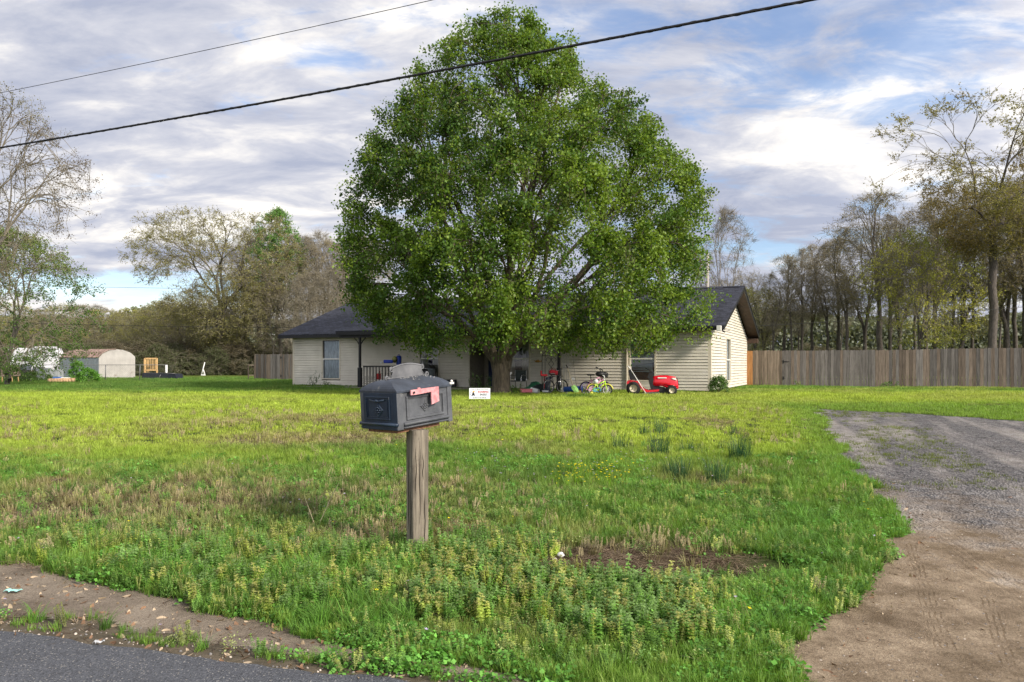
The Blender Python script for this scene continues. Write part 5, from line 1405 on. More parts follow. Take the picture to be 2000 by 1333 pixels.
def rosette(q, axis, pos, sg, ca, cz, r):
    def P(a, z, o): return (a, pos+sg*o, z) if axis == 'y' else (pos+sg*o, a, z)
    v = [P(ca-r, cz, -.002), P(ca, cz-r, -.002), P(ca+r, cz, -.002), P(ca, cz+r, -.002)]; k = r*.86
    w = [P(ca-k, cz, .007), P(ca, cz-k, .007), P(ca+k, cz, .007), P(ca, cz+k, .007)]
    q.add(v+w, [(4, 5, 6, 7)]+[(i, (i+1) % 4, (i+1) % 4+4, i+4) for i in range(4)])
    for i in range(8):
        a = i*PI/4; rr = r*.38
        c = P(ca+rr*math.cos(a), cz+rr*math.sin(a), .010); q.ell(c, (r*.13,)*3, 8, 5)
    q.ell(P(ca, cz, .011), (r*.16,)*3, 8, 5)
    for i in range(4):
        a = i*PI/2; c = P(ca+r*.68*math.cos(a), cz+r*.68*math.sin(a), .009); q.ell(c, (r*.09,)*3, 8, 5)
q = B_(); rosette(q, 'y', 0, -1, BL*.49, .175, .058); q.build('side_ornament', BOXM, body)
q = B_(); q.bbox(-.014, -.002, .030, BW-.030, .055, BH-.004, .004)
framed(q, 'x', -.014, -1, .07, BW-.06, .085, BH-.035, .013, .008); framed(q, 'x', -.014, -1, .095, BW-.085, .105, BH-.055, .006, .005)
q.tube([(-.016, -.012, .048), (-.016, BW+.012, .048)], .015, 10)
dr = q.build('door', BOXD, mbx)
q = B_(); q.bbox(-.014, -.004, -.0, BW, .0, .04, .003); q.bbox(-.0145, -.0118, -.0115, .03, .04, BH, .0008); q.build('base_plate', BOXD, dr)
q = B_(); rosette(q, 'x', -.016, -1, BW*.49, .165, .062)
q.tube([(-.020, .13, .252), (-.027, .20, .240), (-.027, .24, .240), (-.020, .31, .252)], .007, 8); q.ell((-.028, .22, .243), (.008, .02, .012), 10, 6); q.build('door_ornament', BOXD, dr)
# curved hipped roof
V = []; Fq = []; K = 9; nr = 0
ring = []
for k in range(K):
    t = k/(K-1); h = .088*math.sin(t*PI/2)**.95
    ix = -.014+.17*t**1.7+.0; iy = -.016+(BW/2+.006)*(t**1.05)
    ring.append((ix, iy, BH+.012+h))
base = 0
ov = [(-.014, -.016, BH-.004)]+ring
for (ix, iy, z) in ov:
    V += [(ix, iy, z), (BL-ix, iy, z), (BL-ix, BW-iy, z), (ix, BW-iy, z)]
for k in range(len(ov)-1):
    for i in range(4): j = (i+1) % 4; Fq.append((4*k+i, 4*k+j, 4*k+4+j, 4*k+4+i))
Fq.append(tuple(4*(len(ov)-1)+i for i in range(4))); Fq.append((3, 2, 1, 0))
q = B_(); q.add(V, Fq); rf = q.build('roof', BOXR, mbx)
q = B_(); q.bbox(BL-.02, BL+.03, -.03, -.01, BH+.012, BH+.03, .003); q.ell((BL+.005, -.022, BH+.04), (.012, .012, .012), 8, 6); q.build('latch', WHT, rf)
# bird droppings and petals on the roof
q = B_(); rr = random.Random(4)
for i in range(34):
    x = rr.uniform(.22, .60); y = BW/2-rr.uniform(.01, .12); t = (y+.026)/(BW/2+.016)
    t = min(1, t)**(1/1.05); z = BH+.012+.088*math.sin(t*PI/2)**.95
    q.ell((x, y, z), (rr.uniform(.002, .006), rr.uniform(.002, .005), .0015), 6, 4, .3)
q.build('droppings', mat('droppings', (.72, .70, .64), .8), rf)
# rust drips and stains on the lit side are part of the paint; scrolled nameplate on top
q = B_(); zt = BH+.090; xA, xB = .105, BL-.065
pl_ = []
n = 16
for i in range(n+1):
    t = i/n; x = xA+.06+(xB-xA-.12)*t; pl_.append((x, zt+.100+.026*math.sin(PI*t)))
ins = [(xB-.075, zt+.07), (xB-.065, zt+.045), (xB-.04, zt+.02), (xB-.0, zt+.012)]
ins2 = [(xA-.0, zt+.012), (xA+.04, zt+.02), (xA+.065, zt+.045), (xA+.075, zt+.07)]
poly = pl_+ins+ins2
q.prism(poly, BW/2-.006, BW/2+.006, 'y')
q.tube([(x, BW/2, z) for x, z in pl_], .009, 8); q.tube([(xA, BW/2, zt+.014), (xB, BW/2, zt+.014)], .008, 8)
def scroll(cx_, cz_, r, s_, a0=0., turns=1.25):
    p = []
    for i in range(26):
        t = i/25; a = a0+s_*turns*2*PI*t; p.append((cx_+r*(1-.72*t)*math.cos(a), BW/2, cz_+r*(1-.72*t)*math.sin(a)))
    q.tube(p, .007, 6)
scroll(xA+.056, zt+.086, .022, 1, PI/2); scroll(xB-.056, zt+.086, .022, -1, PI/2)
q.tube([(x, BW/2-.003, z) for x, z in [(xA+.075, zt+.075), (xA+.066, zt+.05), (xA+.04, zt+.022)]], .006, 6)
q.tube([(x, BW/2-.003, z) for x, z in [(xB-.075, zt+.075), (xB-.066, zt+.05), (xB-.04, zt+.022)]], .006, 6)
scroll(xA+.0, zt+.020, .026, -1, 0.); scroll(xB-.0, zt+.020, .026, 1, PI)
q.tube([(xA-.005, BW/2, zt+.0), (xA, BW/2, zt-.014)], .007, 6); q.tube([(xB+.005, BW/2, zt+.0), (xB, BW/2, zt-.014)], .007, 6)
PLM = mat('plate_paint', (.10, .104, .112), .6, var=.12, scale=6, c2=(.15, .152, .158), dirt=((.30, .30, .28), 12., .68))
q.build('nameplate', PLM, mbx)
# flag
q = B_()
q.prism([(.115, BH-.030), (.115, BH+.008), (.125, BH+.012), (.20, BH+.012), (.20, BH+.024), (.225, BH+.024), (.235, BH+.012), (.455, BH+.012), (.455, BH-.115), (.36, BH-.135), (.36, BH-.025), (.18, BH-.032)][::1], -.052, -.042, 'y')
fg = q.build('flag', FLG, mbx)
q = B_(); q.lathe([(.010, 0), (.010, .006), (.004, .012)], (.145, -.064, BH-.010), 'y', 10); q.tube([(.145, -.05, BH-.010), (.145, -.0, BH-.010)], .007, 8); q.build('pivot', BLK, fg)
# wooden mounting board under the box
q = B_(); q.bbox(.02, BL-.12, .03, BW-.04, -.028, .010, .003); q.build('mounting_board', mat('mounting_board', (.20, .10, .055), .8, var=.3, scale=4, stretch=(1, 8, 8), bump=.4), mbx)

# ------------------------------------------------------------------ yard sign
sx_, sy_ = -.0437*21.9, 21.9
sg = empty('yard_sign', (sx_, sy_, G(sx_, sy_)), 0, 'small white rectangular yard sign with an eagle and red and black lettering by the tree', 'sign')
wS, hS = 41/F*21.9, 21/F*21.9; zb = EYE+(HZ-779.5)/F*21.9-G(sx_, sy_)
MB().bbox(-wS/2, wS/2, -.003, .003, zb, zb+hS, .001).build('panel', mat('sign_white', (.80, .83, .85), .4, var=.01), sg)
for k in (-.18, .18):
    MB().tube([(k, .005, -.2), (k, .005, zb+.2)], .004, 6).build('stake', mat('wire', (.3, .3, .3), .4, .8), sg)
def text(s_, x, z, size, m, par, bold=0., y=-.0045, name='lettering', sx=1.):
    cu = bpy.data.curves.new(name, 'FONT'); cu.body = s_; cu.size = size; cu.align_x = 'CENTER'; cu.extrude = .0006; cu.offset = bold; cu.resolution_u = 2
    o = bpy.data.objects.new('tmp', cu); COL.objects.link(o); dg = bpy.context.evaluated_depsgraph_get()
    me = bpy.data.meshes.new_from_object(o.evaluated_get(dg)); bpy.data.objects.remove(o)
    me.materials.clear(); o = link(name, me, m, par, (x, y, z)); o.rotation_euler = (PI/2, 0, 0); o.scale = (sx, 1, 1); return o
RED = mat('sign_red', (.45, .02, .03), .5, var=.01); BKK = mat('sign_black', (.02, .02, .03), .5, var=.01); BLU = mat('sign_blue', (.05, .08, .30), .5, var=.01); ORG = mat('sign_orange', (.75, .35, .05), .5, var=.01)
text('Home of a Marion Primary School', 0, zb+hS-.045, .034, BKK, sg, .0004, sx=1.05)
text('SOARING', .105, zb+hS-.135, .078, RED, sg, .003, sx=.95); text('EAGLE', .105, zb+hS-.215, .074, BKK, sg, .003, sx=.95)
text('Student of the Month', 0, zb+.022, .044, BKK, sg, .0008, sx=1.05)
cxE, czE = -.19, zb+hS*.50
q = MB(); q.prism([(cxE-.045, czE-.075), (cxE+.0, czE-.055), (cxE+.055, czE-.075), (cxE+.04, czE-.02), (cxE+.02, czE+.03), (cxE+.0, czE+.045), (cxE-.02, czE+.025), (cxE-.035, czE-.02)], -.0048, -.0034, 'y'); q.build('eagle_body', BKK, sg)
q = MB(); q.prism([(cxE-.02, czE+.03), (cxE+.0, czE+.048), (cxE+.025, czE+.035), (cxE+.05, czE+.055), (cxE+.03, czE+.075), (cxE-.0, czE+.08), (cxE-.025, czE+.06)], -.0050, -.0034, 'y'); q.build('eagle_head', ORG, sg)
q = MB(); q.torus((cxE-.005, -.0042, czE), .085, .005, 'y', 14, 5, PI*.62, PI*1.42); q.build('ring', BLU, sg)
# ------------------------------------------------------------------ things in front of the house
def P2(u, v, Y): return at(u, v, Y)
TYR = mat('rubber', (.012, .012, .012), .8, var=.2, bump=.3, bscale=60)
RIMC = mat('cream_rim', (.62, .56, .42), .4); REDP = mat('red_paint', (.62, .010, .025), .22, var=.06, spec=.6); BLP = mat('black_plastic', (.014, .014, .015), .5)
GRP = mat('grey_metal', (.10, .10, .11), .45, .4); CHR = mat('chrome', (.6, .6, .62), .2, 1.)
def wheel(par, x, y, r, w, rim_r, rimm=RIMC, name='wheel', hub=True):
    e = bpy.data.objects.new(name, None); 
    q = MB(); q.lathe([(rim_r, -w/2), (r*.9, -w/2), (r, -w*.3), (r*1.005, 0), (r, w*.3), (r*.9, w/2), (rim_r, w/2)], (x, y, r), 'y', 28, False)
    # lugs
    for i in range(26):
        a = i*2*PI/26; c = Vector((x+math.cos(a)*r*1.0, y, r+math.sin(a)*r*1.0)); M0 = q.M
        q.M = Matrix.Translation(c) @ Matrix.Rotation(-a, 4, 'Y'); q.box(-.008, .008, -w*.42, w*.42, -.012, .012); q.M = M0
    t = q.build(name, TYR, par)
    q = MB(); sgn = -1
    q.lathe([(.001, w*.10), (rim_r*.35, w*.10), (rim_r*.38, -w*.15), (rim_r*.8, -w*.05), (rim_r*.95, -w*.42), (rim_r*1.02, -w*.50), (rim_r*1.02, w*.5), (.001, w*.5)], (x, y, r), 'y', 24)
    q.lathe([(.001, -w*.45), (rim_r*.16, -w*.42), (rim_r*.2, w*.1)], (x, y, r), 'y', 12)
    q.build('rim', rimm, t); return t
# ride-on mower, faces right, roughly parallel to the wall
mx_, my_ = tp(1237, 27.3); mw = empty('riding_mower', (mx_, my_, G(mx_, my_)), math.radians(-9), 'red ride-on lawn mower parked facing right in front of the wall', 'mower')
k = 27.3/F
def m2(px, v): return ((px-1237)*k, (770-v)*k)
wheel(mw, 0, -.42, .255, .20, .135); wheel(mw, 0, .42, .255, .20, .135)
fxw = m2(1309.5, 0)[0]
wheel(mw, fxw, -.36, .185, .13, .095); wheel(mw, fxw, .36, .185, .13, .095)
# hood: lofted cross-sections
secs = []
for (px, vt, vb, hw, belly) in ((1272, 740, 749, .15, .6), (1274.5, 734.5, 750, .20, .8), (1279, 732.5, 752, .23, .9), (1290, 731.5, 752.5, .25, 1), (1302, 731.8, 755, .26, 1), (1311, 733, 757.5, .27, 1), (1317, 734.5, 757.5, .265, 1), (1320.5, 738, 757.5, .24, .95), (1322.5, 748, 757, .20, .9)):
    x, zt = m2(px, vt); _, zb = m2(px, vb); secs.append((x, zt, zb, hw))
V = []; Fq = []; nn = 18
for (x, zt, zb, hw) in secs:
    for i in range(nn):
        a = PI*(i/(nn-1)); c = math.cos(a); s_ = math.sin(a)
        y = -hw*(abs(c)**.45)*(1 if c > 0 else -1); z = zb+(zt-zb)*(s_**.55)
        V.append((x+.0*s_, y, z))
for j in range(len(secs)-1):
    for i in range(nn-1): Fq.append((j*nn+i, j*nn+i+1, (j+1)*nn+i+1, (j+1)*nn+i))
    Fq.append((j*nn+nn-1, j*nn, (j+1)*nn, (j+1)*nn+nn-1))
Fq += [tuple(range(nn)), tuple(range((len(secs)-1)*nn+nn-1, (len(secs)-1)*nn-1, -1))]
q = MB(); q.smooth = True; q.add(V, Fq); hood = q.build('hood', REDP, mw)
q = MB(); x0_, z0_ = m2(1283, 736.5); x1_, z1_ = m2(1300, 737.5); q.bbox(x0_, x1_, -.262, -.235, z0_-.02, z0_+.02, .008); q.build('hood_stripe', mat('silver_decal', (.75, .72, .68), .3), hood)
q = MB(); x0_, z0_ = m2(1309, 736.5); q.prism([(x0_, z0_), (x0_+.16, z0_+.005), (x0_+.19, z0_-.085), (x0_+.05, z0_-.05)], -.275, -.235, 'y'); q.build('headlight', mat('headlight', (.8, .78, .7), .15), hood)
q = MB()
x0_, z0_ = m2(1296, 749); x1_, z1_ = m2(1321, 751.5); q.tube([(x0_, -.255, z0_), ((x0_+x1_)/2, -.285, z0_-.015), (x1_, -.25, z1_-.01)], [.012, .03, .014], 8)
x0_, z0_ = m2(1298, 754); q.tube([(x0_-.05, -.25, z0_+.05), (x0_+.12, -.285, z0_-.03), (x0_+.42, -.27, z0_-.03)], [.01, .03, .02], 8); q.build('side_rib', REDP, hood)
q = MB(); x1_, z1_ = m2(1318.5, 736); x2_, z2_ = m2(1322, 750); q.prism([(x1_, z1_), (x1_+.03, z1_), (x2_+.03, z2_), (x2_, z2_)], -.2, .2, 'y'); q.build('grille', BLP, hood)
# chassis
q = MB(); a_, b_ = m2(1262, 748); q.prism([m2(1266, 741), m2(1274, 736), m2(1284, 752), m2(1300, 757), m2(1318, 757), m2(1318, 764), m2(1300, 766), m2(1272, 765), m2(1270, 757)], -.20, .20, 'y'); q.build('engine_bay', BLP, mw)
q = MB(); q.prism([m2(1270, 741), m2(1277, 731), m2(1276, 726), m2(1270, 724), m2(1267, 728), m2(1264, 736)], -.14, .14, 'y'); dash = q.build('dashboard', BLP, mw)
q = MB(); x, z = m2(1269, 722.5); q.M = Matrix.Translation((x, 0, z)) @ Matrix.Rotation(math.radians(28), 4, 'Y'); q.torus((0, 0, 0), .17, .014, 'z', 24, 8); q.tube([(-.16, 0, 0), (.16, 0, 0)], .012, 6); q.tube([(0, 0, 0), (.03, 0, -.14)], .02, 8); q.build('steering_wheel', BLP, mw)
q = MB(); zz = .0
pf = [m2(1224, 748), m2(1225, 743.5), m2(1229, 741.5), m2(1243, 743), m2(1250, 746), m2(1254, 753), m2(1259, 758), m2(1266, 760), m2(1285, 758.5), m2(1285, 762), m2(1264, 764), m2(1256, 761.5), m2(1251, 756), m2(1247, 751), m2(1240, 748.5)]
q.prism(pf, -.50, -.30, 'y'); q.prism(pf, .30, .50, 'y'); q.prism([m2(1225, 743), m2(1229, 741), m2(1246, 743), m2(1246, 746), m2(1225, 747)], -.30, .30, 'y'); q.build('fender', REDP, mw)
q = MB(); q.prism([m2(1255, 761), m2(1286, 758), m2(1286, 760.5), m2(1258, 763.5)], -.45, .45, 'y')
for i in range(6): x, z = m2(1264+i*3.5, 758.6-i*.3); q.tube([(x, -.46, z+.01), (x, -.25, z+.01)], .008, 5)
q.build('footrest', mat('rubber_mat', (.20, .02, .03), .5), mw)
q = MB(); q.prism([m2(1248, 768.5), m2(1256, 764.5), m2(1272, 763), m2(1285, 764), m2(1291, 769), m2(1288, 771), m2(1250, 771)], -.52, .45, 'y'); q.build('mowing_deck', GRP, mw)
q = MB(); sb_ = [m2(1227, 722), m2(1231, 720), m2(1234, 722), m2(1236, 733), m2(1247, 737.5), m2(1247, 740.5), m2(1230, 739.5)]
q.prism(sb_, -.22, .22, 'y'); seat = q.build('seat', mat('seat_vinyl', (.015, .015, .016), .35), mw)
q = MB(); x, z = m2(1231, 740); q.tube([(x, -.1, z), (x, -.1, z-.06)], .02, 6); q.tube([(x+.03, .1, z), (x+.03, .1, z-.06)], .02, 6); q.tube([(x+.2, .1, z), (x+.2, .1, z-.06)], .02, 6); q.build('seat_spring', CHR, mw)
# long pole leaning over the mower
a = P2(1231, 720.5, 26.75); b = P2(1262, 769.5, 26.5)
pl0 = MB().tube([b, a], .016, 8).tube([a, a+Vector((-.09, 0, .10))], .022, 8); o = pl0.build('leaning_pole', mat('pale_pole', (.70, .68, .66), .4)); tag(o, 'long pale metal pole leaning against the mower seat', 'pole')
# children's bicycles
def bike(u, Y, rz, sc, frame, tyre, rimm, seatm, gripm, label, trainers, fender, basket=None, lean=0., accent=None):
    x, y = tp(u, Y); e = empty('child_bicycle', (x, y, G(x, y)), rz, label, 'bicycle', "children's bicycles by the wall"); e.rotation_euler = (lean, 0, rz)
    R = .20*sc; wb = .56*sc
    for xx in (0, wb):
        q = MB(); q.torus((xx, 0, R), R*.90, R*.11, 'y', 28, 8); w_ = q.build('wheel', tyre, e)
        q = MB(); q.torus((xx, 0, R), R*.78, R*.045, 'y', 24, 6)
        for i in range(10): a = i*PI/5; q.tube([(xx, 0, R), (xx+R*.76*math.cos(a), 0, R+R*.76*math.sin(a))], .004, 4)
        q.tube([(xx, -.03, R), (xx, .03, R)], .016, 8); q.build('rim', rimm, w_)
    bb = (wb*.42, 0, R*.95); st = (wb*.26, 0, R*2.35); hd = (wb*.83, 0, R*2.75); hd2 = (wb*.87, 0, R*2.35)
    q = MB(); rr = .017*sc
    q.tube([bb, st], rr, 8); q.tube([hd2, bb], rr*1.25, 8); q.tube([(hd[0], 0, hd[2]-.02), (st[0]+.01, 0, st[2]-.08)], rr*1.1, 8); q.tube([hd, hd2], rr*1.3, 8)
    for s_ in (-.045, .045): q.tube([(bb[0], s_*.5, bb[2]), (0, s_, R)], rr*.8, 6); q.tube([(st[0], s_*.3, st[2]-.06), (0, s_, R)], rr*.8, 6); q.tube([(hd2[0], s_*.6, hd2[2]), (wb, s_, R)], rr*.9, 6)
    q.build('frame', frame, e)
    q = MB(); q.tube([hd, (hd[0]-.02, 0, hd[2]+.10*sc)], rr, 8)
    hb = [(hd[0]-.12*sc, -.20*sc, hd[2]+.24*sc), (hd[0]-.03, -.14*sc, hd[2]+.20*sc), (hd[0], -.03, hd[2]+.10*sc), (hd[0], .03, hd[2]+.10*sc), (hd[0]-.03, .14*sc, hd[2]+.20*sc), (hd[0]-.12*sc, .20*sc, hd[2]+.24*sc)]
    q.tube(hb, .011*sc, 8); h_ = q.build('handlebar', gripm, e)
    for s_ in (0, -1): MB().tube([hb[s_], tuple(Vector(hb[s_])*.45+Vector(hb[1 if s_ == 0 else -2])*.55)], .018*sc, 8).build('grip', BLP, h_)
    q = MB(); q.tube([st, (st[0]-.02, 0, st[2]+.10*sc)], rr*.8, 6); q.prism([(st[0]-.12*sc, -.07*sc), (st[0]-.10*sc, .07*sc), (st[0]+.02*sc, .035*sc), (st[0]+.11*sc, .015*sc), (st[0]+.11*sc, -.015*sc), (st[0]+.02*sc, -.035*sc)], st[2]+.10*sc, st[2]+.14*sc, 'z'); q.build('saddle', seatm, e)
    q = MB(); q.torus((bb[0], -.03, bb[2]), R*.42, .012, 'y', 18, 6); q.prism([(bb[0]-.1, bb[2]+R*.42), (0, R*1.25), (0, R*.75), (bb[0]-.1, bb[2]-R*.42)], -.04, -.03, 'y'); q.build('chain_guard', accent or frame, e)
    q = MB(); q.tube([(bb[0], -.05, bb[2]), (bb[0]+.09*sc, -.06, bb[2]-.07*sc)], .009, 6); q.box(bb[0]+.05*sc, bb[0]+.13*sc, -.13, -.06, bb[2]-.085*sc, bb[2]-.06*sc); q.build('pedal', BLP, e)
    if fender:
        for xx, a0, a1 in ((0, .25*PI, .95*PI), (wb, .05*PI, .8*PI)): MB().torus((xx, 0, R), R*1.12, .022*sc, 'y', 14, 6, a0, a1).build('mudguard', fender, e)
    if trainers:
        for s_ in (-.16, .16):
            q = MB(); q.lathe([(.001, -.015), (.05, -.015), (.055, 0), (.05, .015), (.001, .015)], (-.02, s_, .055), 'y', 16); q.tube([(0, s_*.3, R), (-.01, s_*.8, .09)], .007, 5); q.build('training_wheel', trainers, e)
    if basket:
        q = MB(); q.bbox(hd[0]+.02, hd[0]+.17*sc, -.11*sc, .11*sc, hd[2]-.05, hd[2]+.11*sc, .03); q.build('basket', basket, e)
    return e
PNK = mat('pink_paint', (.62, .30, .42), .3); LIM = mat('lime_paint', (.50, .85, .05), .3); PUR = mat('purple_plastic', (.28, .22, .48), .4); WHP = mat('white_plastic', (.75, .75, .75), .4); YLP = mat('yellow_plastic', (.78, .74, .10), .4); TEA = mat('teal_plastic', (.08, .42, .55), .4); ORP = mat('orange_plastic', (.75, .42, .12), .4)
bike(1144, 27.0, math.radians(12), 1.25, PNK, TYR, PUR, BLP, BLP, 'pink child bicycle with lilac wheels leaning behind the lime green one', None, None, BLP, .10)
bike(1157.5, 26.5, math.radians(-14), .92, LIM, TYR, WHP, BLP, WHP, 'lime green child bicycle with yellow mudguards and training wheels', YLP, YLP, None, -.06, TEA)
q = MB(); a = P2(1172, 731, 26.7); q.ell(a, (.17, .12, .10), 16, 10); o = q.build('bicycle_helmet', BLP); tag(o, 'black helmet hanging over the handlebars between the two bicycles', 'helmet')
q = MB(); a = P2(1164, 745, 26.5); q.ell(a, (.09, .08, .09), 14, 8); o = q.build('toy_ball', WHP); tag(o, 'white rounded toy wedged between the two bicycles', 'toy')
# shovel with pale handle and green blade
q = empty('snow_shovel', P2(1125, 770, 26.9), 0, 'shovel with pale wooden handle and bright green blade leaning left of the bicycles', 'shovel')
def rel(e, p): return Vector(p)-e.location
MB().tube([rel(q, P2(1108.5, 719, 27.2)), rel(q, P2(1119, 754, 26.95))], .018, 8).build('handle', mat('pale_wood', (.62, .52, .36), .6), q)
MB().tube([rel(q, P2(1106, 713, 27.25)), rel(q, P2(1109, 720, 27.2))], .022, 8).build('grip', BLP, q)
w = MB(); n = 6; V = []; Fq = []
for i in range(n):
    t = i/(n-1); c = rel(q, P2(1119+8*t, 753+13.5*t, 26.95-.1*t)); hw = .03+.045*math.sin(min(1, t*1.6+.2)*PI/2)*(1-.4*t**3)
    for s_ in (-1, -.5, 0, .5, 1): V.append((c.x+s_*hw*1.4, c.y+.03*abs(s_), c.z+.02*s_))
for i in range(n-1):
    for j in range(4): a = i*5+j; Fq.append((a, a+1, a+6, a+5))
w.add(V, Fq); w.add([(x, y+.008, z) for x, y, z in V], Fq); w.build('blade', mat('green_plastic', (.30, .62, .16), .4), q)
# blue rolled mat, yellow block
a = P2(1112, 761, 27.6); q = MB().tube([P2(1102, 761, 27.7), P2(1137, 760, 27.4)], .10, 16); o = q.build('rolled_mat', mat('blue_foam', (.02, .09, .36), .6)); tag(o, 'blue rolled mat lying on the ground behind the green shovel blade', 'mat')
q = MB(); a = P2(1132, 768, 26.9); q.bbox(a.x-.08, a.x+.06, a.y, a.y+.15, a.z-.02, a.z+.09, .01); o = q.build('toy_block', mat('mustard_plastic', (.60, .50, .08), .5)); tag(o, 'mustard yellow block between the shovel blade and the pink bicycle wheel', 'toy')
# garden arch trellis (black iron)
IR = mat('black_iron', (.012, .011, .010), .5)
Yt = 29.6; t0 = P2(1075, 765, Yt); e = empty('trellis', (t0.x, t0.y, G(t0.x, t0.y)), -HA*.6, 'black iron arched trellis with a diamond and scrolls left of the right porch post', 'trellis')
kk = Yt/F; zT = EYE-G(t0.x, t0.y)
def tr(u, v): return ((u-1075)*kk, 0, zT+(HZ-v)*kk)
q = MB()
q.tube([tr(1058.5, 762), tr(1058.5, 697)]+[tr(1076-17.5*math.cos(a), 697-12.5*math.sin(a)) for a in np.linspace(.0, PI, 15)]+[tr(1093, 762)], .014, 6)
q.tube([tr(1064.5, 762), tr(1064.5, 696)]+[tr(1070.5-6*math.cos(a), 696-8*math.sin(a)) for a in np.linspace(0, PI, 9)], .010, 6)
q.tube([tr(1076.5, 696)]+[tr(1082.5-6*math.cos(a), 696-8*math.sin(a)) for a in np.linspace(0, PI, 9)]+[tr(1088.5, 762)], .010, 6)
q.tube([tr(1058.5, 695), tr(1093, 695)], .010, 6)
q.tube([tr(1076.5, 704), tr(1071, 711), tr(1076.5, 717.5), tr(1082, 711), tr(1076.5, 704)], .012, 6); q.tube([tr(1076.5, 704), tr(1076.5, 694)], .009, 6); q.tube([tr(1076.5, 717.5), tr(1076.5, 745)], .009, 6)
for s_ in (-1, 1): q.tube([tr(1076.5+s_*(1+4.5-4.5*math.cos(a)), 703-3.8*math.sin(a)+(.0)) for a in np.linspace(0, PI*1.3, 12)], .010, 6); q.tube([tr(1076.5, 717.5), tr(1076.5+s_*5, 724), tr(1076.5+s_*6, 735)], .010, 6)
q.build('ironwork', IR, e)
# wire shelving rack right of the post
e = empty('wire_rack', P2(1104, 764, 30.2), -HA, 'tall grey wire rack standing against the wall right of the porch post', 'rack')
gz_ = mat('galvanised_wire', (.25, .25, .25), .5, .5); kk = 30.2/F
q = MB()
for du in (-4, -1, 3, 6): q.tube([(du*kk, 0, 0), (du*kk, 0, 75*kk)], .008, 5)
for dv_ in (0, 12, 18, 22, 46, 75): q.tube([(-4*kk, 0, dv_*kk), (6*kk, 0, dv_*kk)], .007, 5); q.tube([(-4*kk, .25, dv_*kk), (6*kk, .25, dv_*kk)], .007, 5)
q.build('wires', gz_, e)
q = MB(); a = P2(1120, 742, 29.8); q.tube([P2(1118, 688, 29.9), P2(1124, 742, 29.8), P2(1127, 760, 29.6)], .006, 5); o = q.build('black_cord', BLP); tag(o, 'thin black cord hanging down the siding right of the wire rack', 'cord')
q = MB(); a = P2(1119.5, 741, 29.7); q.bbox(a.x-.07, a.x+.06, a.y-.05, a.y+.05, a.z-.04, a.z+.05, .02); o = q.build('spray_head', WHP); tag(o, 'small white plastic piece hooked on the wire rack', 'plastic piece')
# adult bicycle, red tote, bags, clutter
def clutter(name, label, cat, m, fn):
    q = MB(); fn(q); o = q.build(name, m); return tag(o, label, cat)
GTY = mat('green_tarp', (.012, .10, .045), .45, var=.3, bump=.8, bscale=8); DGR = mat('dark_bag', (.018, .028, .028), .5, var=.3, bump=.8, bscale=8)
def lump(q, u, v, Y, rx, ry, rz, j=.12):
    a = P2(u, v, Y); z = G(a.x, a.y)+rz*.75; q.ell((a.x, a.y, z), (rx, ry, rz), 18, 10, j)
clutter('tarp', 'crumpled bright green tarp behind the pink toy', 'tarp', GTY, lambda q: (lump(q, 1046, 755, 29.4, .28, .2, .24), lump(q, 1034, 757, 29.3, .22, .2, .13)))
clutter('sack', 'dark green-black sack between the green tarp and the bicycle', 'sack', DGR, lambda q: (lump(q, 1056, 757, 29.2, .34, .22, .19), lump(q, 1043, 760, 29.1, .2, .2, .12)))
clutter('toy_wagon', 'pink toy wagon lying low right of the tree trunk', 'toy', mat('pink_plastic', (.75, .20, .24), .4), lambda q: (lambda a: (q.bbox(a.x-.24, a.x+.20, a.y-.12, a.y+.12, a.z+.0, a.z+.12, .02), q.bbox(a.x-.26, a.x+.22, a.y-.14, a.y+.14, a.z+.11, a.z+.135, .01), q.bbox(a.x-.05, a.x+.05, a.y-.135, a.y-.115, a.z+.03, a.z+.075, .005)))(P2(1029, 767, 27.6)))
clutter('bucket', 'white bucket tipped over beside the pink toy wagon', 'bucket', WHP, lambda q: (q.tube([P2(1038, 763.5, 27.7), P2(1052, 765, 27.5)], [.12, .08], 18, False), q.tube([P2(1037.6, 763.5, 27.7), P2(1038.6, 763.6, 27.69)], [.13, .13], 18)))
clutter('plastic_tray', 'flat white plastic tray on the ground left of the porch post', 'tray', WHP, lambda q: (lambda a: (q.bbox(a.x-.11, a.x+.11, a.y-.1, a.y+.1, a.z, a.z+.05, .01), q.bbox(a.x-.13, a.x+.13, a.y-.12, a.y+.12, a.z+.045, a.z+.055, .004)))(P2(1065, 766, 27.6)))
clutter('plastic_bottle', 'small upright white bottle right of the porch post', 'bottle', WHP, lambda q: (lambda a: q.lathe([(.001, 0), (.05, .0), (.055, .02), (.055, .13), (.02, .17), (.02, .2), (.001, .2)], (a.x, a.y, G(a.x, a.y)), 'z', 14))(P2(1107.5, 762, 27.8)))
clutter('plastic_crate', 'broken white crate on the ground just right of the porch post', 'crate', WHP, lambda q: [(lambda a: q.box(a.x-.012, a.x+.012, a.y-.02, a.y+.02, a.z, a.z+.15))(P2(1096+i*2.2, 766, 27.9)) for i in range(4)]+[(lambda a: q.box(a.x-.0, a.x+.17, a.y-.02, a.y+.02, a.z+.06, a.z+.085))(P2(1095, 766, 27.9))])
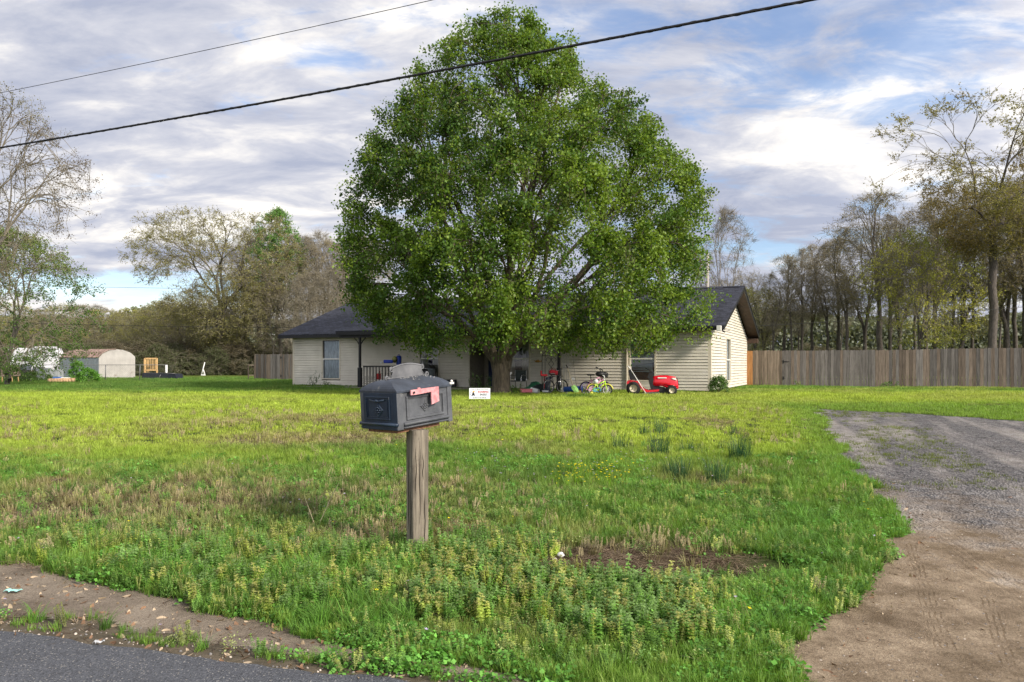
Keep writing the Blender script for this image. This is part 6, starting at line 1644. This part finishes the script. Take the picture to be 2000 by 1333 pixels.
# red and dark scooter-like bicycle by the post
def adult_bike():
    x, y = tp(1071, 28.6); e = empty('bicycle', (x, y, G(x, y)), math.radians(28), 'dark bicycle with red bag standing in front of the iron trellis', 'bicycle')
    for xx in (0, .62):
        q = MB(); q.torus((xx, 0, .27), .25, .025, 'y', 26, 8)
        w_ = q.build('wheel', TYR, e); q = MB(); q.torus((xx, 0, .27), .225, .008, 'y', 24, 6)
        for i in range(12): a = i*PI/6; q.tube([(xx, 0, .27), (xx+.22*math.cos(a), 0, .27+.22*math.sin(a))], .0025, 4)
        q.build('rim', CHR, w_)
    q = MB()
    for a, b in (((.25, 0, .27), (.17, 0, .68)), ((.25, 0, .27), (.52, 0, .62)), ((.17, 0, .64), (.50, 0, .70)), ((0, .03, .27), (.25, 0, .27)), ((0, .03, .27), (.17, 0, .64)), ((.62, .03, .27), (.50, 0, .74)), ((.50, 0, .74), (.48, 0, .86))): q.tube([a, b], .016, 8)
    q.build('frame', mat('dark_frame', (.02, .02, .025), .3), e)
    MB().tube([(.42, -.25, .88), (.48, -.1, .88), (.48, .1, .88), (.42, .25, .88)], .013, 8).build('handlebar', CHR, e)
    MB().bbox(.05, .28, -.07, .07, .72, .78, .025).tube([(.17, 0, .64), (.165, 0, .74)], .014, 6).build('saddle', BLP, e)
adult_bike()
clutter('storage_tote', 'red and green storage bag hanging beside the porch post in front of the trellis', 'bag', mat('red_fabric', (.42, .015, .03), .6, var=.2), lambda q: (lambda a: (q.bbox(a.x-.17, a.x+.17, a.y-.12, a.y+.12, a.z-.10, a.z+.10, .05), q.torus((a.x, a.y, a.z+.10), .08, .01, 'y', 12, 6, 0, PI)))(P2(1081, 728, 29.2)))
clutter('red_seat', 'small red plastic seat left of the red bag', 'seat', mat('red_plastic', (.50, .02, .03), .4), lambda q: (lambda a: (q.bbox(a.x-.15, a.x+.12, a.y-.12, a.y+.12, a.z-.04, a.z+.03, .02), q.bbox(a.x-.15, a.x-.10, a.y-.12, a.y+.12, a.z-.04, a.z+.18, .02), q.tube([(a.x, a.y, a.z-.04), (a.x, a.y, G(a.x, a.y))], .02, 8)))(P2(1063, 733, 29.0)))
clutter('folded_pushchair', 'folded dark pushchair between the trellis and the green sack', 'pushchair', mat('navy_fabric', (.012, .02, .035), .7), lambda q: (q.tube([P2(1066, 765, 28.7), P2(1070, 738, 28.8)], .07, 10), q.tube([P2(1071, 765, 28.7), P2(1074, 736, 28.8)], .06, 10), q.tube([P2(1063, 763, 28.6), P2(1077, 733, 28.8)], .014, 8), q.tube([P2(1075, 763, 28.6), P2(1062, 737, 28.8)], .014, 8), [q.torus(P2(u, 764, 28.6), .06, .018, 'y', 14, 6) for u in (1063, 1073)]))
clutter('walking_frame', 'grey metal walking frame standing right of the porch post', 'frame', CHR, lambda q: (q.tube([P2(1094, 765, 28.6), P2(1094.5, 738, 28.7), P2(1099, 734, 28.8), P2(1101, 746, 28.8), P2(1102, 765, 28.8)], .014, 8), q.tube([P2(1094.3, 748, 28.65), P2(1101, 748, 28.8)], .012, 8)))
clutter('wall_ornament', 'small orange and black fish-shaped ornament fixed to the siding beside the window', 'ornament', mat('ornament', (.45, .24, .05), .5, var=.4), lambda q: (lambda a: (q.ell(a, (.12, .02, .05), 14, 8), q.prism([(a.x+.09, a.z), (a.x+.17, a.z+.06), (a.x+.17, a.z-.05)], a.y-.01, a.y+.01, 'y'), q.prism([(a.x-.2, a.z+.06), (a.x-.08, a.z+.01), (a.x-.1, a.z-.02)], a.y-.01, a.y+.01, 'y'), q.prism([(a.x-.02, a.z+.04), (a.x+.03, a.z+.09), (a.x+.06, a.z+.03)], a.y-.01, a.y+.01, 'y')))(P2(1050, 706, 31.9)))
def chair():
    x, y = tp(1012, 30.2); e = empty('garden_chair', (x, y, G(x, y)), math.radians(-30), 'dark garden chair with curved metal arms under the window right of the trunk', 'chair')
    MB().bbox(-.24, .24, -.22, .22, .40, .44, .015).build('seat', DGR, e)
    MB().bbox(-.24, .24, .20, .24, .44, .86, .015).build('backrest', DGR, e)
    for s_ in (-.26, .26):
        MB().tube([(s_, -.24, 0), (s_, -.22, .42), (s_, -.24, .60), (s_, -.10, .68), (s_, .22, .62)], .013, 8).build('armrest', CHR, e)
        MB().tube([(s_, .24, 0), (s_, .22, .86)], .013, 8).build('leg', CHR, e)
chair()
clutter('power_meter', 'small white electric box on the wall between the trunk and the window', 'electric box', WHP, lambda q: (lambda a: (q.bbox(a.x-.05, a.x+.05, a.y-.05, a.y, a.z-.06, a.z+.06, .01), q.tube([(a.x, a.y-.02, a.z-.06), (a.x, a.y-.02, a.z-.25)], .01, 6)))(P2(997.5, 730, 31.8)))
# --- left porch clutter
PYL = 34.2
pe = P2(722, 757, PYL); e = empty('porch_railing', (pe.x, pe.y, G(pe.x, pe.y)), -HA, 'black slatted railing with pale boards at its foot, beside the left porch post', 'railing')
kk = PYL/F
q = MB(); q.bbox(-.36, 1.4, -.03, .03, 1.00, 1.06, .005); q.bbox(-.36, 1.4, -.02, .02, .08, .13, .004)
for i in range(11): q.bbox(-.34+i*.17, -.30+i*.17, -.018, .018, .13, 1.0, .004)
q.build('balusters', BLK, e)
q = MB()
for i in range(5): q.bbox(-.26, .36, -.10, -.08, .14+i*.095, .185+i*.095, .003)
q.build('pallet_slats', mat('grey_slats', (.22, .20, .17), .8, var=.2), e)
clutter('cooler', 'blue plastic tub resting on the railing left of the mailbox plate', 'tub', mat('blue_plastic', (.01, .035, .32), .4), lambda q: (lambda a: (q.bbox(a.x-.22, a.x+.20, a.y-.14, a.y+.14, a.z-.08, a.z+.08, .04)))(P2(759, 706.5, PYL)))
clutter('water_can', 'upright blue canister on the porch above the mailbox plate', 'canister', mat('blue_plastic2', (.01, .04, .30), .4), lambda q: (lambda a: (q.lathe([(.001, -.22), (.12, -.22), (.125, -.2), (.125, .15), (.10, .2), (.05, .22), (.001, .22)], a, 'z', 18), q.torus((a.x, a.y, a.z+.22), .05, .012, 'y', 12, 6, 0, PI)))(P2(779, 704, PYL+.4)))
clutter('garden_globe', 'round dark helmet with yellow marks beside the blue canister', 'helmet', mat('dark_globe', (.03, .028, .01), .4, var=.3, c2=(.2, .2, .05)), lambda q: (lambda a: (q.ell(a, (.13, .13, .16), 16, 10), q.box(a.x-.08, a.x+.08, a.y-.14, a.y-.1, a.z-.02, a.z+.03)))(P2(771, 702.5, PYL+.3)))
clutter('fuel_can', 'red fuel can behind the black railing', 'fuel can', mat('red_can', (.40, .015, .015), .4), lambda q: (lambda a: (q.bbox(a.x-.10, a.x+.10, a.y-.12, a.y+.12, a.z-.16, a.z+.12, .03), q.tube([(a.x, a.y, a.z+.12), (a.x+.08, a.y, a.z+.22)], .025, 8)))(P2(739.5, 735, PYL+.4)))
clutter('white_cups', 'small white containers on the railing top left of the blue tub', 'containers', WHP, lambda q: [q.lathe([(.001, 0), (.035, 0), (.045, .08), (.001, .08)], tuple(P2(u, 710.5, PYL)), 'z', 12) for u in (744.5, 751.5)])
def grill():
    a = P2(835, 756, PYL+.6); e = empty('barbecue_grill', (a.x, a.y, G(a.x, a.y)), -HA, 'dark barbecue grill with open shelf in front of the second window', 'grill')
    MB().bbox(-.4, .35, -.25, .25, .75, .80, .01).build('shelf', BLP, e)
    q = MB(); q.prism([(-.3, .80), (.3, .80), (.3, 1.0), (.18, 1.12), (-.18, 1.12), (-.3, 1.0)], -.22, .22, 'y'); q.build('lid', BLP, e)
    for x in (-.36, .32):
        for y in (-.2, .2): MB().bbox(x-.02, x+.02, y-.02, y+.02, .0, .75, .003).build('leg', GRP, e)
    MB().bbox(-.36, .32, -.2, .2, .2, .24, .006).build('lower_shelf', GRP, e)
    MB().tube([(-.2, -.26, .95), (.2, -.26, .95)], .015, 8).build('handle', CHR, e)
grill()
clutter('storage_table', 'dark table with odds and ends behind the mailbox plate', 'table', mat('dark_wood_table', (.045, .035, .028), .7), lambda q: (lambda a: (q.bbox(a.x-.8, a.x+.5, a.y-.25, a.y+.25, G(a.x, a.y)+.92, G(a.x, a.y)+.97, .005), [q.box(a.x+dx-.03, a.x+dx+.03, a.y-.2, a.y-.14, G(a.x, a.y), G(a.x, a.y)+.92) for dx in (-.75, .45)], q.bbox(a.x-.3, a.x+.2, a.y-.1, a.y+.2, G(a.x, a.y)+.97, G(a.x, a.y)+1.08, .02)))(P2(800, 756, PYL+.5)))
clutter('plastic_planter', 'translucent grey tapered bin right of the mailbox plate', 'bin', mat('grey_bin', (.20, .24, .28), .4), lambda q: (lambda a: (q.lathe([(.001, -.2), (.11, -.2), (.17, .12), (.185, .12), (.185, .15), (.001, .15)], a, 'z', 20)))(P2(843, 727, PYL)))
def broom():
    a = P2(861, 712, 35.9)
    e = empty('hanging_fishing_rod', a, 0, 'wind chime with yellowed pieces hanging beside the second window', 'wind chime')
    q = MB()
    for i in range(6):
        b = P2(861+random.uniform(-2, 2), 690+i*8, 35.8)-a; q.ell(b, (.05, .04, .07), 10, 6, .2)
    q.tube([P2(861, 688, 35.8)-a, P2(860, 738, 35.8)-a], .008, 5); q.build('pieces', mat('yellowed', (.22, .15, .04), .6, var=.4), e)
broom(); 
clutter('broom', 'long dark broom handle leaning on the siding left of the front door', 'broom', BLP, lambda q: (q.tube([P2(866, 710, 35.6), P2(882, 738, 35.0)], .013, 6), q.bbox(*(lambda a: (a.x-.1, a.x+.1, a.y-.03, a.y+.03, a.z-.12, a.z))(P2(883, 740, 34.9)), .01)))
clutter('crate', 'black open crate on the ground left of the front door', 'crate', BLP, lambda q: (lambda a: (q.bbox(a.x-.33, a.x+.30, a.y-.2, a.y+.2, G(a.x, a.y)+.02, G(a.x, a.y)+.05, .01), q.bbox(a.x-.33, a.x-.30, a.y-.2, a.y+.2, G(a.x, a.y), G(a.x, a.y)+.42, .005), q.bbox(a.x+.27, a.x+.30, a.y-.2, a.y+.2, G(a.x, a.y), G(a.x, a.y)+.42, .005), q.bbox(a.x-.33, a.x+.3, a.y-.2, a.y-.17, G(a.x, a.y), G(a.x, a.y)+.42, .005), q.bbox(a.x-.33, a.x+.3, a.y+.17, a.y+.2, G(a.x, a.y), G(a.x, a.y)+.42, .005)))(P2(879, 753, 34.6)))
# --- shrubs and weeds at the walls
def bush(u, Y, r, h, n, c, label, name='shrub', size=.05, seed=1, wide=1.):
    x, y = tp(u, Y); e = empty(name, (x, y, G(x, y)), 0, label, 'shrub'); rng = np.random.default_rng(seed)
    pts = env_points(rng, n, h, .08, r, 'dome', .7)
    s_, en = grow(rng, np.array([0, 0, 0.]), np.array([0, 0, 1.]), pts, .018, rmin=.003, first=5, curve=.3); V, Fq = tubes(s_, 4)
    link('stem', np_mesh('stem', V, Fq), BARK_G, e)
    C = np.repeat(pts, 16, 0)+rng.normal(0, .055, (n*16, 3)); C[:, 2] = np.maximum(C[:, 2], .02)
    V, Fq, cl = leaves(rng, C, size, np.array(c)*np.ones((len(C), 1)), .45); link('foliage', np_mesh('shrub_foliage', V, Fq, {'tint': cl}), LEAF, e); return e
bush(1404, 28.9, .40, .62, 160, (.10, .19, .045), 'round leafy shrub at the right front corner of the house', seed=5)
bush(150, 47, .55, 1.35, 90, (.11, .26, .04), 'bright green bush beside the metal shed', seed=6, size=.09)
bush(173, 46, .7, .85, 110, (.13, .30, .045), 'lower bright green bush in front of the shed', seed=7, size=.09)
bush(60, 47, 1.6, .55, 160, (.07, .13, .03), 'low green brambles in front of the camper', seed=8, size=.08)
def tallweed(u, Y, h, n, label, c=(.05, .10, .03), seed=3, lw=.07):
    x, y = tp(u, Y); e = empty('tall_weed', (x, y, G(x, y)), 0, label, 'weed'); rng = np.random.default_rng(seed); q = MB(); C = []
    for i in range(n):
        d = Vector((rng.normal(0, .22), rng.normal(0, .12), 1)); b = Vector((rng.uniform(-.15, .15)*n*.4, 0, 0)); hh = h*rng.uniform(.6, 1); q.tube([b, b+d*hh*.5, b+d*hh], [.009, .007, .003], 5)
        for k_ in range(12): C.append(b+d*hh*(.1+.85*k_/11)+Vector((rng.normal(0, .05), rng.normal(0, .05), 0)))
    q.build('stem', mat('weed_stem%d' % seed, (.06, .09, .03), .7), e)
    V, Fq, cl = leaves(rng, np.array(C), lw*1.6, np.array(c)*np.ones((len(C), 1)), .4, down=.2, wide=.4); link('foliage', np_mesh('weed_foliage', V, Fq, {'tint': cl}), LEAF, e)
tallweed(608, 36.6, .85, 5, 'tall dark weed growing against the wall below the curtained window')
tallweed(636, 36.2, .35, 3, 'short leafy weed under the right side of the curtained window', seed=4)
tallweed(925, 31.2, .75, 4, 'thin tall weed behind the left side of the yard sign', (.10, .17, .04), 5, .05)
tallweed(952, 30.9, .85, 6, 'bushy tall grass between the yard sign and the tree trunk', (.09, .20, .04), 6, .07)
tallweed(1001, 26.6, .5, 4, 'leafy weed at the right foot of the big tree trunk', (.10, .20, .04), 7, .06)
tallweed(1560, 37.0, .45, 3, 'small weed in front of the right fence', (.16, .24, .05), 8, .06)
tallweed(1735, 36.0, .35, 6, 'low clump of weeds along the foot of the right fence', (.10, .19, .04), 9, .08)
# --- far left: shed, camper, fence, frame, tarp, boxes
def shed():
    Y = 60.; x, y = tp(193, Y); e = empty('metal_shed', (x, y, G(x, y)), 0, 'old pale metal shed with a rusty gambrel roof at the left', 'shed')
    k_ = Y/F; aw = math.radians(0)
    # local: gable face in the plane y=0 from x=0..W; long side runs to the left and back
    Wd = 71*k_; dv = Vector((-1.0, .42, 0)).normalized(); Ln = 80*k_/abs(dv.x)*1.3
    zs = 2.0; zp = 2.42+.0
    gp_ = [(0, 0), (Wd, 0), (Wd, 1.75), (Wd*.86, 2.10), (Wd*.66, 2.30), (Wd*.48, 2.36), (Wd*.30, 2.30), (Wd*.12, 2.06), (0, 1.70)]
    zb_ = EYE+(HZ-737)/F*Y-G(x, y)
    A = [(px_, 0, pz2) for px_, pz2 in gp_]; B = [(px_+dv.x*Ln, dv.y*Ln, pz2) for px_, pz2 in gp_]; n = len(gp_)
    ME = mat('shed_wall', (.52, .49, .46), .55, var=.08, scale=1.5, dirt=((.30, .24, .20), 1.2, .60)); RU = mat('shed_roof', (.26, .15, .115), .6, var=.25, scale=2.5, c2=(.38, .28, .24)); GR = mat('shed_side', (.22, .25, .27), .5, var=.1)
    q = MB(); q.add(A, [tuple(range(n))]); q.add([(a, b+.02, c) for a, b, c in B], [tuple(range(n-1, -1, -1))]); q.add([A[1], A[2], B[2], B[1]], [(0, 1, 2, 3)])
    for i in range(14): xx = Wd*(i+.5)/14; q.box(xx-.012, xx+.012, -.012, .0, .03, 1.72)
    q.build('gable_wall', ME, e)
    q = MB(); q.add([A[0], A[8], B[8], B[0]], [(0, 1, 2, 3)]); nrm = Vector((dv.y, -dv.x, 0))*-1
    for i in range(13):
        t = (i+.5)/13; c = Vector((dv.x*Ln*t, dv.y*Ln*t, 0)); o_ = Vector((-.0, -.03, 0)); w_ = dv*.05
        q.add([c-w_+o_, c+w_+o_, c+w_+o_+Vector((0, 0, 1.68)), c-w_+o_+Vector((0, 0, 1.68))], [(0, 1, 2, 3)])
    q.build('side_wall', GR, e)
    q = MB()
    for i in range(2, 8):
        q.add([A[i], A[i+1], B[i+1], B[i]] if i < 8 else [], [(0, 1, 2, 3)])
    q.M = Matrix.Translation((0, -.04, .02)); 
    rr = [A[7], A[6], A[5], A[4]]
    for i in range(12):
        t = i/12; c = Vector((dv.x*Ln*t, dv.y*Ln*t, 0))
        q.tube([Vector(A[8])+c+Vector((-.05, 0, 0)), Vector(A[7])+c, Vector(A[6])+c, Vector(A[5])+c], .018, 4)
    q.tube([A[8], B[8]], .035, 5); q.tube([A[8], A[7], A[6], A[5]], .03, 5)
    q.build('roof', RU, e)
shed()
def camper():
    Y = 66.; x, y = tp(88, Y); e = empty('travel_trailer', (x, y, G(x, y)), 0, 'white fifth-wheel camper trailer half hidden by the green tree at the left', 'camper')
    k_ = Y/F; WC = mat('camper_white', (.62, .62, .66), .4, var=.04); GC = mat('camper_grey', (.10, .11, .14), .5)
    # nose cap: rounded front
    prof = [(-24, 63), (-22, 50), (-22, 30), (-19, 14), (25, 14), (27, 22), (24, 42), (21, 52), (14, 57), (-8, 60)]
    zz0 = EYE-G(x, y)
    pp = [(a*k_, zz0+(HZ-(738-b))*k_) for a, b in prof]
    pp = [(-24*k_, .9+0), (26.5*k_, .95), (27*k_, 1.5), (24*k_, 2.15), (20*k_, 2.55), (13*k_, 2.72), (-10*k_, 2.75), (-24*k_, 2.7)]
    q = MB(); q.prism(pp, 0, .9, 'y'); nose = q.build('nose_cap', WC, e)
    q = MB(); q.prism([(-10*k_, 1.55), (0, 1.38), (10*k_, 1.55), (0, 1.46)], -.012, -.002, 'y'); q.build('chevron', mat('camper_stripe', (.8, .8, .82), .3), nose)
    q = MB(); q.prism([(-9*k_, 1.78), (12*k_, 1.84), (12*k_, 1.92), (-9*k_, 1.88)], -.012, -.002, 'y'); q.build('stripe', mat('camper_stripe2', (.28, .28, .32), .4), nose)
    q = MB(); q.bbox(-75*k_, -24*k_, .15, 1.1, .62, 2.6, .08); q.build('body', WC, e)
    q = MB(); q.box(-75*k_, -24*k_, .10, .149, .62, 1.1); q.box(-24*k_, 26*k_, .25, .9, .45, .9); q.build('lower_skirt', GC, e)
    q = MB(); q.bbox(0, 16*k_, -.1, .2, .4, .93, .03); q.build('battery_box', WC, e)
    for u_ in (10, ): MB().tube([(u_*k_, -.15, 0), (u_*k_, -.15, .8)], .05, 8).build('jack', GC, e)
    for xx in (-52, -42): MB().lathe([(.001, -.12), (.2, -.12), (.36, -.1), (.36, .1), (.001, .1)], (xx*k_, .2, .36), 'y', 18).build('wheel', TYR, e)
    q = MB(); q.tube([(-24*k_, -.05, 1.0), (-25*k_, -.1, .55)], .03, 6); q.tube([(26*k_, -.05, .95), (24*k_, -.1, .6)], .03, 6); q.build('strut', WC, e)
camper()
def chainlink():
    Y0 = 52.; a = at(-60, 714, Y0); b = at(322, 714, 50.0); zz0 = G(a.x, a.y)
    e = empty('chain_link_fence', (a.x, a.y, zz0), math.atan2(b.y-a.y, b.x-a.x), 'low chain-link fence in front of the shed and camper', 'fence')
    Ln = math.hypot(b.x-a.x, b.y-a.y); MT = mat('galvanised', (.16, .16, .16), .5, .3)
    MB().tube([(0, 0, 1.10), (Ln, 0, 1.10)], .022, 6).build('top_rail', MT, e)
    n = int(Ln/2.6)
    for i in range(n+1): MB().tube([(i*2.6+random.uniform(-.2, .2), 0, 0), (i*2.6+random.uniform(-.1, .1), 0, 1.12)], .028, 6).build('post', MT, e)
    V = []; Fq = []; s_ = .14; w_ = .0028
    for i in range(int((Ln+1.1)/s_)):
        for sg_ in (1, -1):
            x0 = i*s_ if sg_ == 1 else i*s_; p = Vector((x0-(1.05 if sg_ == 1 else 0), 0, .05)); p2 = p+Vector((1.05*sg_, 0, 1.05)) if sg_ == 1 else Vector((x0-1.05, 0, 1.10))
            if sg_ == -1: p = Vector((x0, 0, .05))
            b_ = len(V); V += [p+Vector((-w_, 0, w_)), p+Vector((w_, 0, -w_)), p2+Vector((w_, 0, -w_)), p2+Vector((-w_, 0, w_))]; Fq.append((b_, b_+1, b_+2, b_+3))
    link('mesh', np_mesh('chain_mesh', np.array(V), np.array(Fq)), MT, e)
chainlink()
def far_bits():
    PN = mat('new_pine', (.62, .40, .18), .6, var=.12)
    Y = 62.; a = at(283, 736, Y); k_ = Y/F; e = empty('timber_frame', (a.x, a.y, G(a.x, a.y)), 0, 'new orange pine timber frame right of the metal shed', 'frame')
    q = MB()
    for u_ in (0, 23): q.bbox(u_*k_-.05, u_*k_+.05, 0, .1, 0, 1.65, .005)
    q.bbox(0, 23*k_, 0, .1, 1.58, 1.68, .005); q.bbox(0, 23*k_, 0, .1, .60, .70, .005)
    for u_ in (11, 14, 17, 20): q.bbox(u_*k_-.02, u_*k_+.02, .02, .06, .7, 1.58, .003)
    for u_ in (-12, -9, -6, -3): q.bbox(u_*k_-.03, u_*k_+.03, .9, .96, 0, 1.62, .003)
    q.bbox(-12*k_, 0, .9, .98, 1.55, 1.65, .004); q.build('studs', PN, e)
    a = at(312, 738, 56); e = empty('utility_trailer', (a.x, a.y, G(a.x, a.y)), 0, 'low black trailer bed lying in the grass in front of the pine frame', 'trailer'); k_ = 56/F
    q = MB(); q.prism([(-36*k_, .05), (33*k_, .05), (30*k_, .42), (-33*k_, .50)], 0, 1.2, 'y'); q.build('bed', mat('black_tarp', (.012, .015, .025), .5, bump=.5, bscale=5), e)
    q = MB(); q.tube([(-2*k_, -.1, 0), (3*k_, -.1, .36)], .04, 6); q.tube([(-2*k_, -.02, .50), (31*k_, -.02, .44)], .03, 6); q.build('strut', GRP, e)
    a = at(397, 733, 75); e = empty('swing_frame', (a.x, a.y, G(a.x, a.y)), 0, 'white A-shaped metal frame standing alone on the far lawn', 'frame'); k_ = 75/F
    MB().tube([(-4*k_, 0, 0), (3*k_, 0, 26*k_)], .05, 6).tube([(0, 0, 12*k_), (4*k_, 0, 0)], .05, 6).tube([(-2*k_, .3, 0), (0, 0, 12*k_)], .04, 6).bbox(-4*k_, 4*k_, -.05, .05, .02, .14, .01).build('poles', WHP, e)
    a = at(325, 722, 60); q = MB(); z = G(a.x, a.y); q.tube([(a.x, a.y, z), (a.x, a.y, z+1.1)], .09, 8); o = q.build('white_post', WHP); tag(o, 'short white post right of the pine frame', 'post')
    # hutch on legs at the left edge
    a = at(13, 742, 44); e = empty('rabbit_hutch', (a.x, a.y, G(a.x, a.y)), 0, 'weathered wooden hutch on legs at the far left edge', 'hutch'); k_ = 44/F
    q = MB(); q.prism([(-12*k_, .38), (12*k_, .42), (11.5*k_, .78), (9.5*k_, .95), (-11*k_, .90)], 0, .7, 'y'); q.build('box', mat('hutch_wood', (.30, .22, .18), .8, var=.25, scale=3, stretch=(1, 1, 8)), e)
    for u_, y_ in ((-9, .05), (9, .05), (-9, .6), (9, .6)): MB().tube([(u_*k_, y_, .40), (u_*1.15*k_, y_, -.02)], .03, 6).build('leg', PN, e)
    # grey cabinets and firewood
    a = at(92, 741, 50); e = empty('metal_cabinet', (a.x, a.y, G(a.x, a.y)), 0, 'low grey metal cabinets in front of the camper', 'cabinet'); k_ = 50/F
    MB().bbox(-20*k_, -3*k_, 0, .6, 0, .86, .01).build('body', mat('cab_a', (.17, .19, .22), .5), e); MB().bbox(-3*k_+.01, 22*k_, .05, .6, 0, .80, .01).build('body', mat('cab_b', (.30, .32, .33), .5), e)
    MB().bbox(-24*k_, -2*k_, -.05, .65, .861, .90, .005).build('lid', mat('cab_c', (.40, .41, .42), .4), e)
    rr = random.Random(5)
    LG = mat('cut_wood', (.48, .32, .19), .8, var=.2); 
    for i, (u_, v_) in enumerate(((102, 741), (108, 742), (113, 741), (119, 742), (124, 742), (130, 741), (136, 741), (141, 741.5), (147, 741))):
        a = at(u_, v_, 46); z = G(a.x, a.y); q = MB(); r_ = rr.uniform(.10, .15); q.tube([(a.x-.06, a.y-.25, z+r_), (a.x+.06, a.y+.25, z+r_*1.1)], r_, 12)
        o = q.build('log', LG); tag(o, 'cut log end in the firewood row in front of the grey cabinets', 'log', 'firewood logs by the cabinets')
    a = at(110, 736, 46.2); q = MB(); q.bbox(a.x-.25, a.x+.2, a.y, a.y+.3, G(a.x, a.y)+.24, G(a.x, a.y)+.36, .03); o = q.build('tarp_bundle', mat('blue_tarp', (.04, .14, .45), .5)); tag(o, 'blue folded tarp lying on the logs', 'tarp')
    a = at(125, 736, 46.2); q = MB(); q.bbox(a.x-.22, a.x+.25, a.y, a.y+.3, G(a.x, a.y)+.24, G(a.x, a.y)+.33, .03); o = q.build('white_sack', WHP); tag(o, 'white sack lying on the logs right of the blue tarp', 'sack')
far_bits()
# --- utility pole and wires
a = at(1382, 713, 62); e = empty('utility_pole', (a.x, a.y, LAWN), 0, 'pale utility pole rising behind the roof at the right of the big tree', 'pole')
PT = (HZ-495)/F*62+EYE-LAWN
MB().tube([(0, 0, 0), (0, 0, PT)], [.16, .12], 12).build('post', mat('pole_wood', (.34, .31, .28), .8, var=.1, stretch=(3, 3, .4), scale=3), e)
MB().bbox(-.6, 1.4, -.06, .06, PT-2.9, PT-2.75, .01).lathe([(.001, 0), (.05, 0), (.05, .15), (.001, .18)], (1.2, 0, PT-2.74), 'z', 8).lathe([(.001, 0), (.05, 0), (.05, .15), (.001, .18)], (-.5, 0, PT-2.74), 'z', 8).build('crossarm', GRP, e)
WIR = mat('cable_black', (.012, .012, .013), .55)
def cable(p0, p1, sag, r, label, name='power_cable', n=40, wrap=False):
    p0 = Vector(p0); p1 = Vector(p1); d = p1-p0; pts = []
    for i in range(n+1):
        t = -.45+1.9*i/n; p = p0+d*t; p.z -= sag*4*t*(1-t) if 0 <= t <= 1 else -sag*4*abs(t*(1-t)); pts.append(p)
    q = MB(); q.tube(pts, r, 8)
    if wrap:
        w = []; m = 900
        for i in range(m):
            t = -.45+1.9*i/(m-1); p = p0+d*t; p.z -= sag*4*t*(1-t); a_ = i*.55; w.append(p+Vector((0, math.cos(a_), math.sin(a_)))*r*.9)
        q.tube(w, r*.35, 4)
    o = q.build(name, WIR); return tag(o, label, 'cable')
cable(at(0, 289, 14.8), at(1580, 1, 8.8), .05, .0185, 'thick black twisted overhead cable crossing the whole sky from left to upper right', wrap=True)
cable(at(0, 182, 17.3), at(842, 1, 12.86), .03, .0062, 'thin overhead wire crossing the upper left sky')
cable(at(-40, 556, 90), at(600, 566, 90), .1, .018, 'faint distant wire low in the sky at the left')
cable(at(0, 630, 70), at(560, 640, 70), .1, .02, 'faint dark wire in front of the left wood')
cable(at(1400, 641, 44), at(2000, 600, 44), .1, .012, 'faint wire between the trunks behind the right fence')
# --- litter near the road
PAP = mat('teal_paper', (.35, .70, .62), .6, var=.05)
def scrap(u, v, w_, h_, m, label, name, seed=0):
    x, y = gp(u, v); rng = random.Random(seed); q = MB(); n = 7; V = []; Fq = []
    for i in range(n+1):
        for j in range(3): V.append((w_*(i/n-.5), h_*(j/2-.5)+.008*math.sin(i*1.3), .008+.012*abs(math.sin(i*1.1+j*.6))+rng.uniform(0, .004)))
    for i in range(n):
        for j in range(2): a_ = i*3+j; Fq.append((a_, a_+3, a_+4, a_+1))
    q.add(V, Fq); q.add([(a_, b_, c-.002) for a_, b_, c in V], Fq); o = q.build(name, m, None, (x, y, G(x, y)+.008), rng.uniform(-.4, .4)); tag(o, label, 'litter')
scrap(25, 1160, .115, .045, PAP, 'pale turquoise scrap of paper on the dirt at the left edge', 'paper_scrap', 2)
scrap(192, 1262, .06, .03, mat('clear_wrap', (.45, .46, .47), .3), 'crumpled clear wrapper at the road edge', 'wrapper', 3)
def rock(u, v, r, c, label, seed):
    x, y = gp(u, v); q = MB(); random.seed(seed); q.ell((0, 0, r*.5), (r, r*.8, r*.7), 10, 7, .12); o = q.build('stone', mat('stone%d' % seed, c, .7, var=.1, bump=.4), None, (x, y, G(x, y)+.035)); tag(o, label, 'stone')
rock(1095, 1096, .032, (.60, .60, .60), 'small pale stone at the edge of the bare hollow', 1)
rock(1083, 1104, .022, (.45, .38, .36), 'smaller pinkish stone touching the left of the pale one', 2)
